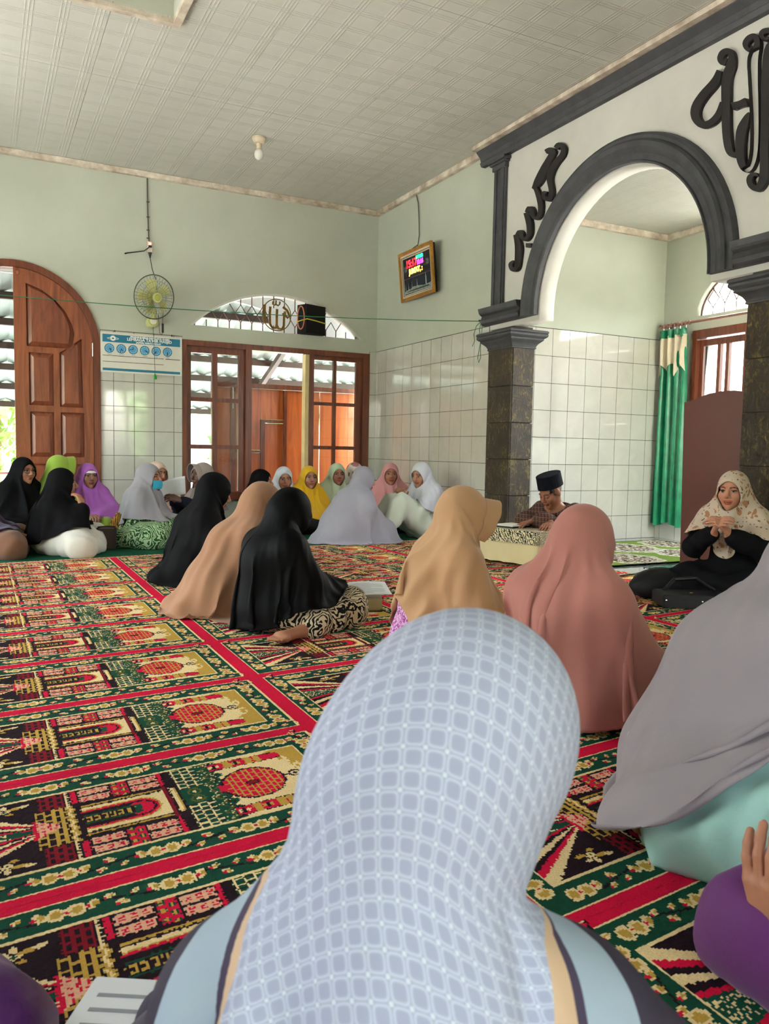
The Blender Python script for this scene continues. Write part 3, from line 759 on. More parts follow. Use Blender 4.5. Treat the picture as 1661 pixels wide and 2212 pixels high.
me = fill_holes([ol]+pan, 0.025, lambda a, b, t: (a, 0.005+t, b))
put('stiles_and_rails', with_mat(me, M_DOOR), LEAF)
def inset(poly, d):
    cx = sum(p[0] for p in poly)/len(poly); cy = sum(p[1] for p in poly)/len(poly)
    w = max(p[0] for p in poly)-min(p[0] for p in poly); h = max(p[1] for p in poly)-min(p[1] for p in poly)
    return [(cx+(x-cx)*(1-2*d/w), cy+(y-cy)*(1-2*d/h)) for x, y in poly]
for p in pan:
    a, b = p, inset(p, 0.045)
    n = len(p)
    v = [(x, 0.03, z) for x, z in inset(p, 0.004)]+[(x, 0.008, z) for x, z in b]
    f = [(i, (i+1) % n, n+(i+1) % n, n+i) for i in range(n)]+[tuple(range(n, 2*n))]
    put('raised_panel', pymesh('raised_panel', v, f, M_PANEL), LEAF)
MB().tube([(-3.156, -0.004, 1.715), (-3.156, -0.004, 1.845)], 0.008).build('hinge', M_STEEL, LEAF)
MB().lathe([(0.02, 0.0), (0.016, -0.012), (0.004, -0.014)], (-3.83, 0.004, 2.46), 'y', 12).build('knob', M_DOOR, LEAF)
# the other leaf, swung open outwards
ol2 = [(0, 0.015), (LR, 0.015)]+arc(0, DZ, LR, 0, PI/2, 14)
me = fill([ol2], 0.04, lambda a, b, t: (DX-LR-0.01+t, 0.16+(LR-a), b))
put('open_leaf', with_mat(me, M_DOOR), door)

# ---------------------------------------------------------------- wide window of two glazed sashes and an open middle
win = tag(empty('window_1', ((WX0+WX1)/2, 0.05, WZ0)), kind='structure')
fb = MB()
for x0, x1 in ((WX0, -2.222), (-1.584, -1.516), (-0.842, -0.788), (-0.172, WX1)): fb.box(x0, x1, -0.015, 0.12, WZ0, WZ1)
fb.box(WX0+0.001, WX1-0.001, -0.016, 0.119, 1.897, WZ1).box(WX0-0.02, WX1+0.02, -0.06, 0.121, WZ0-0.03, WZ0+0.05)
fb.build('window_frame', M_WOOD, win)
MB().box(-0.888, -0.8425, 0.0, 0.1, WZ0+0.06, 1.896).build('cream_jamb', mat('cream_gloss_paint', (226, 205, 150), rough=0.4), win)
def sash(x0, x1, cols, zr, y=0.02):
    s = put('sash', pymesh('sash', *(lambda b: (b.v, b.f))(sash_bars(x0, x1, cols, zr, y)), M_WOOD), win)
    for a, b in cols:
        for z0, z1 in zr:
            MB().box(a-0.004, b+0.004, y+0.018, y+0.022, z0-0.004, z1+0.004).build('glass_pane', M_GLASS, s)
def sash_bars(x0, x1, cols, zr, y):
    b = MB()
    xe = [x0]+[q for c in cols for q in c]+[x1]
    for a, c in zip(xe[0::2], xe[1::2]): b.box(a, c, y, y+0.04, zr[-1][0]-0.07, zr[0][1]+0.07)
    ze = [zr[-1][0]-0.07]+[q for c in zr[::-1] for q in c]+[zr[0][1]+0.07]
    for a, c in zip(ze[0::2], ze[1::2]): b.box(x0+.001, x1-.001, y+.002, y+0.038, a, c)
    return b
ZR = [(1.362, 1.83), (0.86, 1.318), (0.36, 0.816)]
sash(-2.222, -1.586, [(-2.172, -1.945), (-1.888, -1.655)], ZR)
sash(-0.788, -0.174, [(-0.775, -0.535), (-0.498, -0.25)], [(1.374, 1.846), (0.875, 1.336), (0.37, 0.834)])

# ---------------------------------------------------------------- fanlight grille with roundel
fan = tag(empty('window_2', (FX, 0.05, FB)), kind='structure')
fz_at = lambda x: FZ+math.sqrt(max(0, FR*FR-(x-FX)**2))
g = MB()
g.tube([(x, 0.05, z) for x, z in arc(FX, FZ, FR-0.012, PI/2+fa-.01, PI/2-fa+.01, 26)], 0.008, 6)
gx = [FX-0.94+0.125*i for i in range(16)]
zc_ = 2.27
for i, x in enumerate(gx):
    top = fz_at(x)-0.012
    if top < FB+0.03: continue
    if top > zc_+0.16:
        g.tube([(x, 0.05, zc_+0.11), (x, 0.05, top)], 0.006, 5)
    g.tube([(x, 0.05, FB), (x, 0.05, min(zc_-0.08, top))], 0.006, 5)
    for s in (-1, 1):
        xm = x+s*0.0625
        for z0 in (zc_+0.11, zc_-0.08):
            if max(z0, zc_+0.01) < min(fz_at(x), fz_at(xm))-0.01 and abs(x-FX) > 0.13:
                g.tube([(x, 0.05, z0), (xm, 0.05, zc_+0.015)], 0.005, 5)
g.build('grille', M_IRON, fan)
# roundel: ring and the word
ROU = MB()
RX, RZ = -1.222, 2.305
ROU.tube([(RX+0.165*math.cos(a), 0.03, RZ+0.172*math.sin(a)) for a in [2*PI*i/40 for i in range(41)]], 0.006, 6, cap=False)
ring = ROU.build('roundel_ring', M_BRASS, fan)
def stroke2(P, w):
    P = [Vector(p) for p in P]
    L, Rr = [], []
    for i, p in enumerate(P):
        t = (P[min(i+1, len(P)-1)]-P[max(i-1, 0)]).normalized()
        n = Vector((-t.y, t.x))
        ww = w[i] if isinstance(w, list) else w
        L.append(tuple(p+n*ww/2)); Rr.append(tuple(p-n*ww/2))
    return L+Rr[::-1]
wd = [
    [(-0.142, 0.10), (-0.143, 0.0), (-0.132, -0.10)],
    [(-0.075, 0.085), (-0.082, 0.0), (-0.078, -0.105), (-0.05, -0.145), (-0.01, -0.14), (0.0, -0.10), (0.0, 0.0), (0.003, 0.065)],
    [(0.0, -0.11), (0.02, -0.145), (0.06, -0.15), (0.083, -0.11), (0.085, 0.0), (0.072, 0.03)],
    [(0.07, 0.095), (0.12, 0.06), (0.15, 0.0), (0.125, -0.02), (0.10, 0.0), (0.092, 0.05)],
    [(-0.045, 0.145), (-0.047, 0.115), (-0.025, 0.105), (-0.012, 0.12), (-0.008, 0.16)], [(-0.01, 0.115), (0.015, 0.105), (0.032, 0.12), (0.035, 0.15)]]
for k, P in enumerate(wd):
    w = 0.016 if k > 3 else (0.026 if k else 0.03)
    me = fill([stroke2(P, w)], 0.012, lambda a, b, t, k=k: (RX+a, 0.022+t+0.0007*k, RZ+b))
    put('letter_stroke', with_mat(me, M_BRASS), ring)
# white reveal lip under the arch
me = fill([arc(FX, FZ, FR, PI/2+fa, PI/2-fa, 28)+arc(FX, FZ, FR-0.02, PI/2-fa, PI/2+fa, 28)], 0.13, lambda a, b, t: (a, 0.004+t, b))
put('white_reveal', with_mat(me, M_CREAM), fan)

# ---------------------------------------------------------------- niche window
nw = tag(empty('window_10', (NX, -3.6, 1.12)), kind='structure')
b = MB()
y0, y1 = -5.2, -2.93
b.box(NX-0.02, NX+0.12, y0, y1, 1.95, 2.03).box(NX-0.03, NX+0.12, y0-.02, y1+.02, 1.10, 1.16)
for a, c in ((y1-0.05, y1), (y0, y0+0.05), (-3.58, -3.52), (-4.38, -4.32)): b.box(NX-0.019, NX+0.119, a, c, 1.16, 1.95)
b.build('window_frame', M_WOOD, nw)
for a, c in ((-3.515, -2.985), (-4.315, -3.585), (-5.145, -4.385)):
    s = MB()
    mid = (a+c)/2
    for p, q in ((a, a+0.04), (c-0.04, c), (mid+0.03, mid+0.065), (mid-0.065, mid-0.03)): s.box(NX+0.03, NX+0.07, p, q, 1.17, 1.94)
    s.box(NX+0.031, NX+0.069, a, c, 1.17, 1.22).box(NX+0.031, NX+0.069, a, c, 1.88, 1.94)
    so = s.build('sash', M_WOOD, nw)
    MB().box(NX+0.048, NX+0.052, a+0.02, c-0.02, 1.2, 1.9).build('glass_pane', M_GLASS, so)
g = MB()
for k in range(-4, 5):
    yy = -3.605+k*0.13
    h = 0.44*math.sqrt(max(0, 1-((yy+3.605)/0.66)**2))
    for s in (-1, 1):
        g.tube([(NX+0.06, yy, 2.17), (NX+0.06, yy, 2.17+h*0.25), (NX+0.06, min(-2.97, max(-4.24, yy+s*0.065)), 2.17+h*0.55)], 0.006, 5)
        g.tube([(NX+0.06, yy+s*0.065, 2.17+h*0.55), (NX+0.06, yy, 2.17+h*0.85), (NX+0.06, yy, 2.165+h*0.98)], 0.006, 5)
g.tube([(NX+0.06, -3.605+0.65*math.cos(a), 2.168+0.43*math.sin(a)) for a in [PI*i/24 for i in range(25)]], 0.009, 6)
g.build('grille', M_IRON, nw)

# ---------------------------------------------------------------- porch outside the back wall
M_GROUND = mat('sunlit_yard_concrete', (150, 150, 146), rough=0.9, var=0.2, vscale=0.8)
M_GRASS = mat('pale_yard_earth', (178, 178, 172), rough=0.9, var=0.3, vscale=1.5)
tag(MB().box(-26, 24, -30, 30, -0.75, -0.6).build('ground_yard', M_GRASS), kind='structure')
tag(MB().box(XW-0.5, 3.5, 0.15, 4.4, -0.6, -0.25).build('floor_porch', M_GROUND), kind='structure')
roof = tag(empty('porch_roof', (-2.5, 2.0, 1.45)), 'corrugated metal porch roof on brown purlins outside the windows', 'roof')
M_SHEET = mat('pale_corrugated_sheet', (150, 168, 164), rough=0.5, var=0.1)
M_PURLIN = mat('brown_purlin', (64, 52, 46), rough=0.6, var=0.15)
rz = lambda y: 2.72-(y-0.55)*0.405
x = -7.0
while x < 1.4:
    v, f = [], []
    n = 10
    for j, yy in enumerate((0.55, 3.75)):
        for i in range(n+1):
            v.append((x+1.0*i/n, yy, rz(yy)+0.018*math.cos(PI*i)))
    for i in range(n): f.append((i, i+1, n+2+i, n+1+i))
    put('roof_sheet', pymesh('roof_sheet', v, f, M_SHEET), roof)
    x += 0.985
for k in range(7):
    yy = 0.62+k*0.515
    MB().box(-7.0, 1.9, yy-0.03, yy+0.03, rz(yy)-0.10, rz(yy)-0.022).build('purlin', M_PURLIN, roof)
for xx in (-6.6, -4.4, -2.55, -0.55, 1.5):
    v = [(xx-0.03, 0.55, rz(0.55)-0.18), (xx+0.03, 0.55, rz(0.55)-0.18), (xx+0.03, 3.75, rz(3.75)-0.18), (xx-0.03, 3.75, rz(3.75)-0.18)]
    v += [(p[0], p[1], p[2]+0.079) for p in v]
    put('rafter', pymesh('rafter', v, [(3, 2, 1, 0), (4, 5, 6, 7), (0, 1, 5, 4), (1, 2, 6, 5), (2, 3, 7, 6), (3, 0, 4, 7)], M_PURLIN), roof)
for xx in (-5.5, 1.6):
    MB().box(xx-0.05, xx+0.05, 3.6, 3.7, -0.25, rz(3.65)-0.2).build('post', M_PURLIN, roof)
# white porch beam with a curved lower edge, seen through the fanlight
ol = [(-6.9, 3.5), (-6.9, 2.58), (-2.6, 2.52)]+[(-1.95+0.78*math.cos(a), 2.36+0.14*math.sin(a)) for a in [PI*(1-i/14) for i in range(15)]]+[(-1.12, 2.20), (-0.75, 2.10), (-0.1, 2.02), (1.4, 2.02), (1.4, 3.5)]
me = fill([ol], 0.1, lambda a, b_, t: (a, 0.4+t, b_))
tag(put('porch_beam', with_mat(me, mat('porch_white', (168, 168, 170), rough=0.7, var=0.06))), 'white curved porch beam seen through the arched fanlight', 'beam')
# orange wooden boarding outside the middle light
bd = tag(empty('wood_screen', (-0.9, 0.55, -0.25)), 'orange varnished plywood screen of framed boards outside the middle window', 'screen')
b = MB()
b.box(-1.82, -1.77, 0.50, 0.56, -0.25, 1.58).box(-1.60, -1.54, 0.50, 0.56, -0.25, 1.58).box(0.30, 0.36, 0.50, 0.56, -0.25, 1.58).box(-1.77, 0.30, 0.501, 0.559, 1.525, 1.58).box(-0.96, -0.92, 0.505, 0.555, -0.25, 1.52).box(-1.24, -1.19, 0.503, 0.557, -0.25, 1.17).box(-1.19, -0.96, 0.504, 0.556, 1.13, 1.17).box(-1.54, -1.24, 0.506, 0.554, 0.78, 0.81)
b.build('board_frame', M_WOOD, bd)
for (a, c, d, e) in ((-1.77, -1.60, -0.25, 1.525), (-1.54, -1.24, 0.81, 1.525), (-1.24, -0.96, 1.17, 1.525), (-1.54, -1.24, -0.25, 0.78), (-1.19, -0.96, -0.25, 1.13), (-0.92, -0.5, -0.25, 1.525), (-0.49, -0.12, -0.25, 1.525), (-0.12, 0.30, -0.25, 1.525)):
    MB().box(a+.002, c-.002, 0.522, 0.545, d+.002, e-.002).build('board', M_ORANGE, bd)
MB().tube([(-1.585, 0.475, 1.28), (-1.585, 0.475, 1.52)], 0.008).tube([(-1.585, 0.5, 1.5), (-1.585, 0.47, 1.5)], 0.008).tube([(-1.585, 0.5, 1.3), (-1.585, 0.47, 1.3)], 0.008).build('pull_handle', M_STEEL, bd)
# low porch railing seen through the door
rl = tag(empty('porch_railing', (-4.6, 3.9, -0.25)), 'dark metal porch railing outside the arched door', 'railing')
for z in (0.1, 0.42): MB().tube([(-6.9, 3.9, z), (-2.9, 3.9, z)], 0.018, 6).build('rail', M_IRON, rl)
for i in range(12): MB().tube([(-6.8+i*0.34, 3.9, -0.25), (-6.8+i*0.34, 3.9, 0.42)], 0.01, 5).build('baluster', M_IRON, rl)

# ---------------------------------------------------------------- greenery around the building
def leaf_mat(name, rgb, dark):
    m, nt, b = nodes_of(name)
    g = N(nt, 'NewGeometry')
    n1 = N(nt, 'TexNoise', Scale=2.0, Detail=3.0)
    nt.links.new(g.outputs['Position'], n1.inputs['Vector'])
    f = MATH(nt, 'MULTIPLY_ADD', n1.outputs[0], 3.0, -1.0, clamp=True)
    nt.links.new(MIX(nt, f, lin(dark), lin(rgb)), b.inputs['Base Color'])
    b.inputs['Roughness'].default_value = 0.5
    b.inputs['Subsurface Weight'].default_value = 0.0
    b.inputs['Transmission Weight'].default_value = 0.0
    return m
M_LEAF1 = leaf_mat('bright_green_leaves', (142, 176, 74), (84, 120, 46))
M_LEAF2 = leaf_mat('fresh_green_leaves', (112, 152, 66), (66, 104, 46))
M_BARK = mat('tan_bark', (128, 112, 78), rough=0.9, var=0.25, vscale=8)
def tree(name, x, y, h, r, label, n=900, m=M_LEAF1, ls=0.16, z0=-0.6, group='trees around the hall'):
    t = tag(empty(name, (x, y, z0)), label, 'tree', group)
    rs = np.random.RandomState(int(abs(x*37+y*11)*10) % 9999)
    MB().tube([(x, y, z0), (x+.05, y, z0+h*.45), (x-.05, y+.06, z0+h*.8)], [0.09, 0.07, 0.03], 7).build('trunk', M_BARK, t)
    d = rs.normal(size=(n, 3)); d /= np.linalg.norm(d, axis=1)[:, None]
    rad = rs.rand(n)**0.4
    c = d*rad[:, None]*np.array([r, r, h*0.42])+np.array([x, y, z0+h*0.62])
    a = rs.normal(size=(n, 3)); a /= np.linalg.norm(a, axis=1)[:, None]
    b2 = np.cross(a, d); b2 /= np.linalg.norm(b2, axis=1)[:, None]+1e-9
    s = ls*(0.6+0.8*rs.rand(n))[:, None]
    v = np.stack([c-a*s, c+b2*s*0.45, c+a*s, c-b2*s*0.45], 1).reshape(-1, 3)
    f = np.arange(4*n).reshape(-1, 4)
    tag(put('foliage', pymesh('foliage', v, f, m), t), kind='stuff')
sp = [(-6.9, 7.2, 3.6, 1.2), (-3.9, 8.8, 4.2, 1.2), (-1.1, 9.5, 4.6, 1.2), (1.7, 8.6, 4.0, 1.2), (-2.6, 6.4, 1.8, .75), (-4.7, 6.0, 1.7, .78), (0.4, 6.1, 2.0, .8)]
lab = ['tall leafy tree outside the open side of the arched door', 'leafy tree beyond the porch railing', 'big leafy tree far behind the wide window', 'leafy tree behind the right window sash', 'low bush beyond the porch behind the left sash', 'low bright bush seen past the arched door leaf', 'round bush beyond the porch behind the plywood screen']
for (x, y, h, r), l in zip(sp, lab): tree('tree' if h > 2.5 else 'bush', x, y, h, r, l, n=1100 if h > 2.5 else 700, m=M_LEAF1 if h > 2.5 else M_LEAF2)
for (x, y, h, r), l in zip([(9.2, -1.8, 3.4, 1.2), (9.6, -5.2, 3.0, 1.2)], ['leafy tree outside the small niche window', 'sunny leafy tree right of the niche window']):
    tree('tree', x, y, h, r, l, n=1000)
for (x, y, h, r), l in zip([(-5.4, -15.5, 4.2, 1.25), (-2.4, -16.0, 4.6, 1.25), (0.6, -15.2, 4.0, 1.25), (-11.5, -1.6, 4.2, 1.3), (-11.8, -5.2, 4.4, 1.3), (-11.6, -8.8, 4.0, 1.3)],
        ['leafy tree mirrored in the tiles beside the banner', 'leafy tree mirrored in the middle of the niche tiles', 'leafy tree mirrored at the right of the niche tiles', 'leafy tree outside the first left window', 'leafy tree outside the left side door', 'leafy tree outside the rear left window']):
    tree('tree', x, y, h, r, l, n=900, m=M_LEAF2)
# ---------------------------------------------------------------- prayer carpet: the pattern is woven knot by knot (one small face per knot)
RW, RP, RK, RX0, RY0 = 1.07, 0.562, 0.11, -3.345, -6.353
KN = 0.0042
PAL = [(208, 18, 58), (24, 74, 54), (232, 206, 152), (190, 152, 66), (38, 24, 30), (128, 20, 34), (224, 170, 138), (92, 96, 40)]
RED, GRN, CRM, GLD, BLK, DRD, PNK, OLV = range(8)

def rug_canvas():
    nx, ny = int(round(RW/KN)), int(round(RP/KN))
    X, V = np.meshgrid((np.arange(nx)+.5)*RW/nx, (np.arange(ny)+.5)*RP/ny)
    rs = np.random.RandomState(3)
    jx, jv = rs.normal(0, 0.0011, X.shape), rs.normal(0, 0.0011, X.shape)
    x, v = X+jx, V+jv
    C = np.full(X.shape, RED)
    def R(a, b, c, d, col): C[(x >= a) & (x < b) & (v >= c) & (v < d)] = col
    cv = RP/2
    # border bands
    C[(X >= .05) & (X < 1.065) & (V >= .025) & (V < RP-.025)] = CRM
    C[(X >= .056) & (X < 1.059) & (V >= .031) & (V < RP-.031)] = GRN
    rs2 = np.random.RandomState(5)
    def ell(cx, cy, a, b, col, ang=0.0):
        dx, dy = x-cx, v-cy
        c, s = math.cos(ang), math.sin(ang)
        C[((dx*c+dy*s)/a)**2+((-dx*s+dy*c)/b)**2 < 1] = col
    def line(p, q, w, col):
        p, q = np.array(p), np.array(q)
        d = q-p
        t = np.clip(((x-p[0])*d[0]+(v-p[1])*d[1])/(d@d), 0, 1)
        C[np.hypot(x-p[0]-t*d[0], v-p[1]-t*d[1]) < w] = col
    def flower(cx, cy, hor):
        a = 0.0 if hor else PI/2
        for s in (-1, 1):
            ox, oy = (s*.017, 0) if hor else (0, s*.017)
            ell(cx+ox, cy+oy, .017, .021, CRM, a); ell(cx+ox, cy+oy, .010, .013, GLD, a)
        ell(cx, cy, .007, .009, CRM); ell(cx, cy, .004, .004, RED)
    def bud(cx, cy, s=1.0, a=0.5):
        ell(cx, cy, .014*s, .009*s, CRM, a); ell(cx+.004*s, cy, .007*s, .005*s, GLD, a); ell(cx-.008*s, cy-.003, .005*s, .005*s, RED)
    for cy, sg in ((.066, 1), (RP-.066, -1)):
        for k in range(5):
            cx = .15+k*.2
            line((cx+.05, cy-.012*sg), (cx+.15, cy+.012*sg), .0028, BLK)
            bud(cx+.045, cy+.004, 1.15, 1.2); bud(cx+.075, cy-.016*sg, .8); bud(cx+.095, cy+.014*sg, .9, -.6); bud(cx+.12, cy-.012*sg, .7, .8); bud(cx+.155, cy+.004, 1.15, -1.2)
            flower(cx, cy, True)
    for cx in (.084, 1.024):
        for k in range(3):
            cy = .115+k*.166
            line((cx-.01, cy+.04), (cx+.012, cy+.12), .0028, BLK)
            bud(cx-.012, cy+.04, .9, 1.5); bud(cx+.012, cy+.062, .8, .3); bud(cx-.008, cy+.09, .9, -1.2); bud(cx+.006, cy+.122, 1.0, 1.)
            flower(cx, cy, False)
    # field
    fx0, fx1, fv0, fv1 = .112, .991, .105, RP-.105
    C[(X >= fx0) & (X < fx1) & (V >= fv0) & (V < fv1)] = CRM
    F = (X >= fx0+.006) & (X < fx1-.006) & (V >= fv0+.007) & (V < fv1-.007)
    dv = v-cv; ad = np.abs(dv)
    def P(mask, col): C[F & mask] = col
    P(x < .64, BLK)
    # rays
    t = ad/(0.36-np.minimum(x, .34))
    m = (x < .328)
    for a, b, col in ((0, .17, GRN), (.17, .23, RED), (.23, .32, BLK), (.32, .42, CRM), (.42, .5, BLK), (.5, .6, RED), (.6, .76, CRM)):
        P(m & (t >= a) & (t < b), col)
    P(m & (t < .13) & (x < .27) & (rs.rand(*X.shape) < .28), CRM)
    for s in (-1, 1):
        cy = cv+s*.127
        sub = [(.262, 0, .011, .009, CRM), (.262, 0, .005, .005, GRN), (.238, -.006*s, .014, .006, GLD), (.284, .008*s, .016, .007, GLD), (.262, .02*s, .006, .01, CRM), (.275, -.017*s, .01, .005, GLD), (.245, .013*s, .01, .005, CRM), (.302, .013*s, .012, .006, CRM)]
        for ax, oy, a, b, col in sub: ell(ax, cy+oy, a, b, col)
    # bricks
    def bricks(m, lw, lh, col, w=.0034):
        row = np.floor(X/lh)
        l = (np.abs(np.mod(X, lh)-lh/2) > lh/2-w) | (np.abs(np.mod(V+row % 2*lw/2, lw)-lw/2) > lw/2-w)
        P(m & l, col)
    mb_ = (x > .324) & (x < .388) & (ad < .09)
    P((x > .324) & (x < .388), BLK)
    bricks(mb_, .03, .018, GLD)
    bricks((x > .334) & (x < .388) & (ad >= .09), .026, .016, DRD, .004)
    tr = (x > .322) & (x < .368) & (ad < .042-(x-.322)*.68)
    P(tr, PNK); P(tr & (np.mod(x-.322, .0125) < .0035), RED); P((x > .316) & (x < .324) & (ad < .046), RED)
    sc = .388+.006*np.abs(np.sin(V*PI/.03))
    P((x > sc-.004) & (x < sc+.012) & (ad < .09), GLD); P((x > sc) & (x < sc+.006) & (ad < .09), CRM)
    P((x > .39) & (x < .396+.004*np.sin(V*500)) & (ad >= .085), CRM)
    P((x > .404) & (x < .416) & (ad > .095) & (ad < .165), RED)
    # gate
    r = np.where(x < .545, ad, np.hypot((x-.545)*1.15, dv))
    g = (x > .418) & (x < .615) & (ad < .083)
    P(g, CRM)
    for a, b, col in ((.076, .083, BLK), (.069, .076, GLD), (.062, .069, BLK)): P(g & (ad >= a) & (ad < b), col)
    for a, b, col in ((.050, .058, CRM), (.045, .05, GLD), (.038, .045, RED), (.032, .038, BLK), (.0, .032, RED)):
        P(g & (x < .60) & (r >= a) & (r < b), col)
    P(g & (x < .525) & (r < .032), BLK); P(g & (x < .545) & (r < .022), GRN); P(g & (x < .53) & (r < .015), BLK)
    P(g & (x < .53) & (r < .012) & (np.mod(X, .017) < .012), GLD); P(g & (x < .50) & (r < .006) & (np.mod(X, .017) < .008), BLK)
    P(g & (x > .604), DRD)
    # windows either side of the gate
    for (a, b) in ((.422, .488), (.538, .602)):
        for (c, d) in ((.094, .122), (.132, .160)):
            w = (x > a) & (x < b) & (ad > c) & (ad < d)
            P(w, PNK); P(w & (np.abs(ad-(c+d)/2) < .0075) & (np.mod(X-a, .021) > .006) & (np.mod(X-a, .021) < .018) & (np.abs(np.abs(ad-(c+d)/2)-.005) < .0028), RED)
    z = (x > .494) & (x < .532) & (ad > .09)
    P(z, RED); zz = .513+.009*np.sign(np.sin(V*PI/.014)); P(z & (np.abs(x-zz) < .007), GRN); P(z & (np.abs(x-zz) < .003), GLD)
    P((x > .606) & (x < .622+.006*np.sin(V*300)) & (ad > .09), RED)
    # parapet bar and green terraces
    P((x > .614) & (x < .64), BLK); P((x > .62) & (x < .634) & (ad < .068), CRM); P((x > .629) & (x < .634) & (ad < .068), GLD)
    tz = (x > .64) & (x < .705)
    P(tz, GRN)
    row = np.floor((X-.64)/.0217)
    cell = np.mod(V+row*.011, .022)
    P(tz & ((cell < .0045) | (np.mod(X-.64, .0217) < .0045)), CRM); P(tz & (cell > .012) & (cell < .015), BLK)
    P(tz & (ad < .045), GRN); P(tz & (ad < .045) & (np.abs(np.hypot((x-.672)*1.1, ad-.02)-.016) < .0035), OLV); P(tz & (ad < .045) & (np.hypot(x-.672, ad-.02) < .006), CRM)
    fo = (x > .70) & (x < .752-.12*np.maximum(0, .05-ad)+.008*np.sin(V*160))
    P(fo, GRN); P(fo & (np.abs(x-.722-.01*np.sin(V*150)) < .004), OLV); P(fo & (np.abs(x-.738-.007*np.sin(V*260)) < .003), BLK); P(fo & (rs.rand(*X.shape) < .12), CRM)
    # sky, dome, minarets
    no = np.repeat(np.repeat(rs2.rand(ny//3+1, nx//3+1), 3, 0), 3, 1)[:ny, :nx]
    gold = (x > .75) & (x-.0+.48*np.maximum(0, ad-.05) > .955+.03*(no-.5))
    P(gold, GLD)
    ell2 = ((x-.818)/.076)**2+(dv/.083)**2
    P(ell2 < 1.16, BLK); P(ell2 < 1, RED)
    dm = ell2 < 1
    rw = np.floor((X-.742)/.0155)
    bl = (np.mod(X-.742, .0155) < .0042) | (np.mod(V+np.mod(rw, 2)*.0135, .027) < .0042)
    P(dm & bl, GLD); e3 = ((x-.815)/.019)**2+(dv/.014)**2; P(e3 < 1.0, BLK); P(e3 < .45, DRD)
    P((x > .728) & (x < .748) & (ad < .018), RED); P((x > .894) & (x < .914) & (ad < .006), BLK)
    rc = np.hypot(x-.93, dv); P((rc > .013) & (rc < .019) & ~((x > .94) & (ad < .006)), BLK); P(rc < .007, BLK)
    mw = np.clip(.019-.09*np.maximum(0, x-.875), 0, 1)
    mn = (x > .735) & (x < .93) & (np.abs(ad-.134) < mw)
    P((x > .735) & (x < .93) & (np.abs(ad-.134) < mw+.004), BLK); P(mn, RED)
    for q, c_, l in ((.75, CRM, .014), (.785, GLD, .01), (.81, GLD, .013), (.845, GLD, .01), (.868, GLD, .009)):
        P((np.abs(x-q) < l) & (np.abs(ad-.134) < (.007 if c_ == CRM or l > .011 else .021)), c_)
        P((np.abs(x-q) < .005) & (np.abs(ad-.134) < .012) & (l > .011), BLK)
    P((X >= fx0) & (X < fx1) & (V >= fv0) & (V < fv1) & (((X < fx0+.005) | (X > fx1-.005) | (V < fv0+.005) | (V > fv1-.005))), CRM)
    return C

def knot_mat():
    m, nt, b = nodes_of('woven_wool_pile')
    at = N(nt, 'Attribute'); at.attribute_name = 'knot'
    g = N(nt, 'NewGeometry')
    n1 = N(nt, 'TexNoise', Scale=4.0, Detail=3.0)
    n2 = N(nt, 'TexNoise', Scale=260.0, Detail=2.0)
    for n in (n1, n2): nt.links.new(g.outputs['Position'], n.inputs['Vector'])
    f = MATH(nt, 'MULTIPLY', MATH(nt, 'MULTIPLY_ADD', n1.outputs[0], 0.35, 0.82), MATH(nt, 'MULTIPLY_ADD', n2.outputs[0], 0.7, 0.65))
    mx = N(nt, 'VectorMath', operation='SCALE')
    nt.links.new(at.outputs['Color'], mx.inputs[0]); nt.links.new(f, mx.inputs['Scale'])
    nt.links.new(mx.outputs[0], b.inputs['Base Color'])
    b.inputs['Roughness'].default_value = 0.95
    b.inputs['Specular IOR Level'].default_value = 0.1
    b.inputs['Sheen Weight'].default_value = 0.0
    bp = N(nt, 'Bump', Strength=0.35, Distance=0.004)
    nt.links.new(n2.outputs[0], bp.inputs['Height']); nt.links.new(bp.outputs[0], b.inputs['Normal'])
    return m
M_KNOT = knot_mat()

def knot_mesh(name, C, w, h, pal, shear=0.0, zamp=0.0008, z=0.008):
    ny, nx = C.shape
    gx, gy = np.meshgrid(np.linspace(0, w, nx+1), np.linspace(0, h, ny+1))
    rs = np.random.RandomState(1)
    gz = z+rs.uniform(-zamp, zamp, gx.shape)
    v = np.stack([gx, gy+shear*gx, gz], -1).reshape(-1, 3)
    i = np.arange(ny*(nx+1)).reshape(ny, nx+1)[:, :-1].ravel()
    f = np.stack([i, i+1, i+nx+2, i+nx+1], 1)
    me = bpy.data.meshes.new(name)
    me.vertices.add(len(v)); me.vertices.foreach_set('co', v.ravel())
    me.loops.add(len(f)*4); me.loops.foreach_set('vertex_index', f.ravel())
    me.polygons.add(len(f)); me.polygons.foreach_set('loop_start', np.arange(len(f))*4)
    me.update(calc_edges=True)
    a = me.attributes.new('knot', 'FLOAT_COLOR', 'CORNER')
    pl = np.array([lin(c) for c in pal])
    col = np.repeat(pl[C.ravel()], 4, axis=0)
    a.data.foreach_set('color', col.astype(np.float32).ravel())
    me.materials.append(M_KNOT)
    return me
RUG = knot_mesh('rug_module', rug_canvas(), RW, RP, PAL, RK)
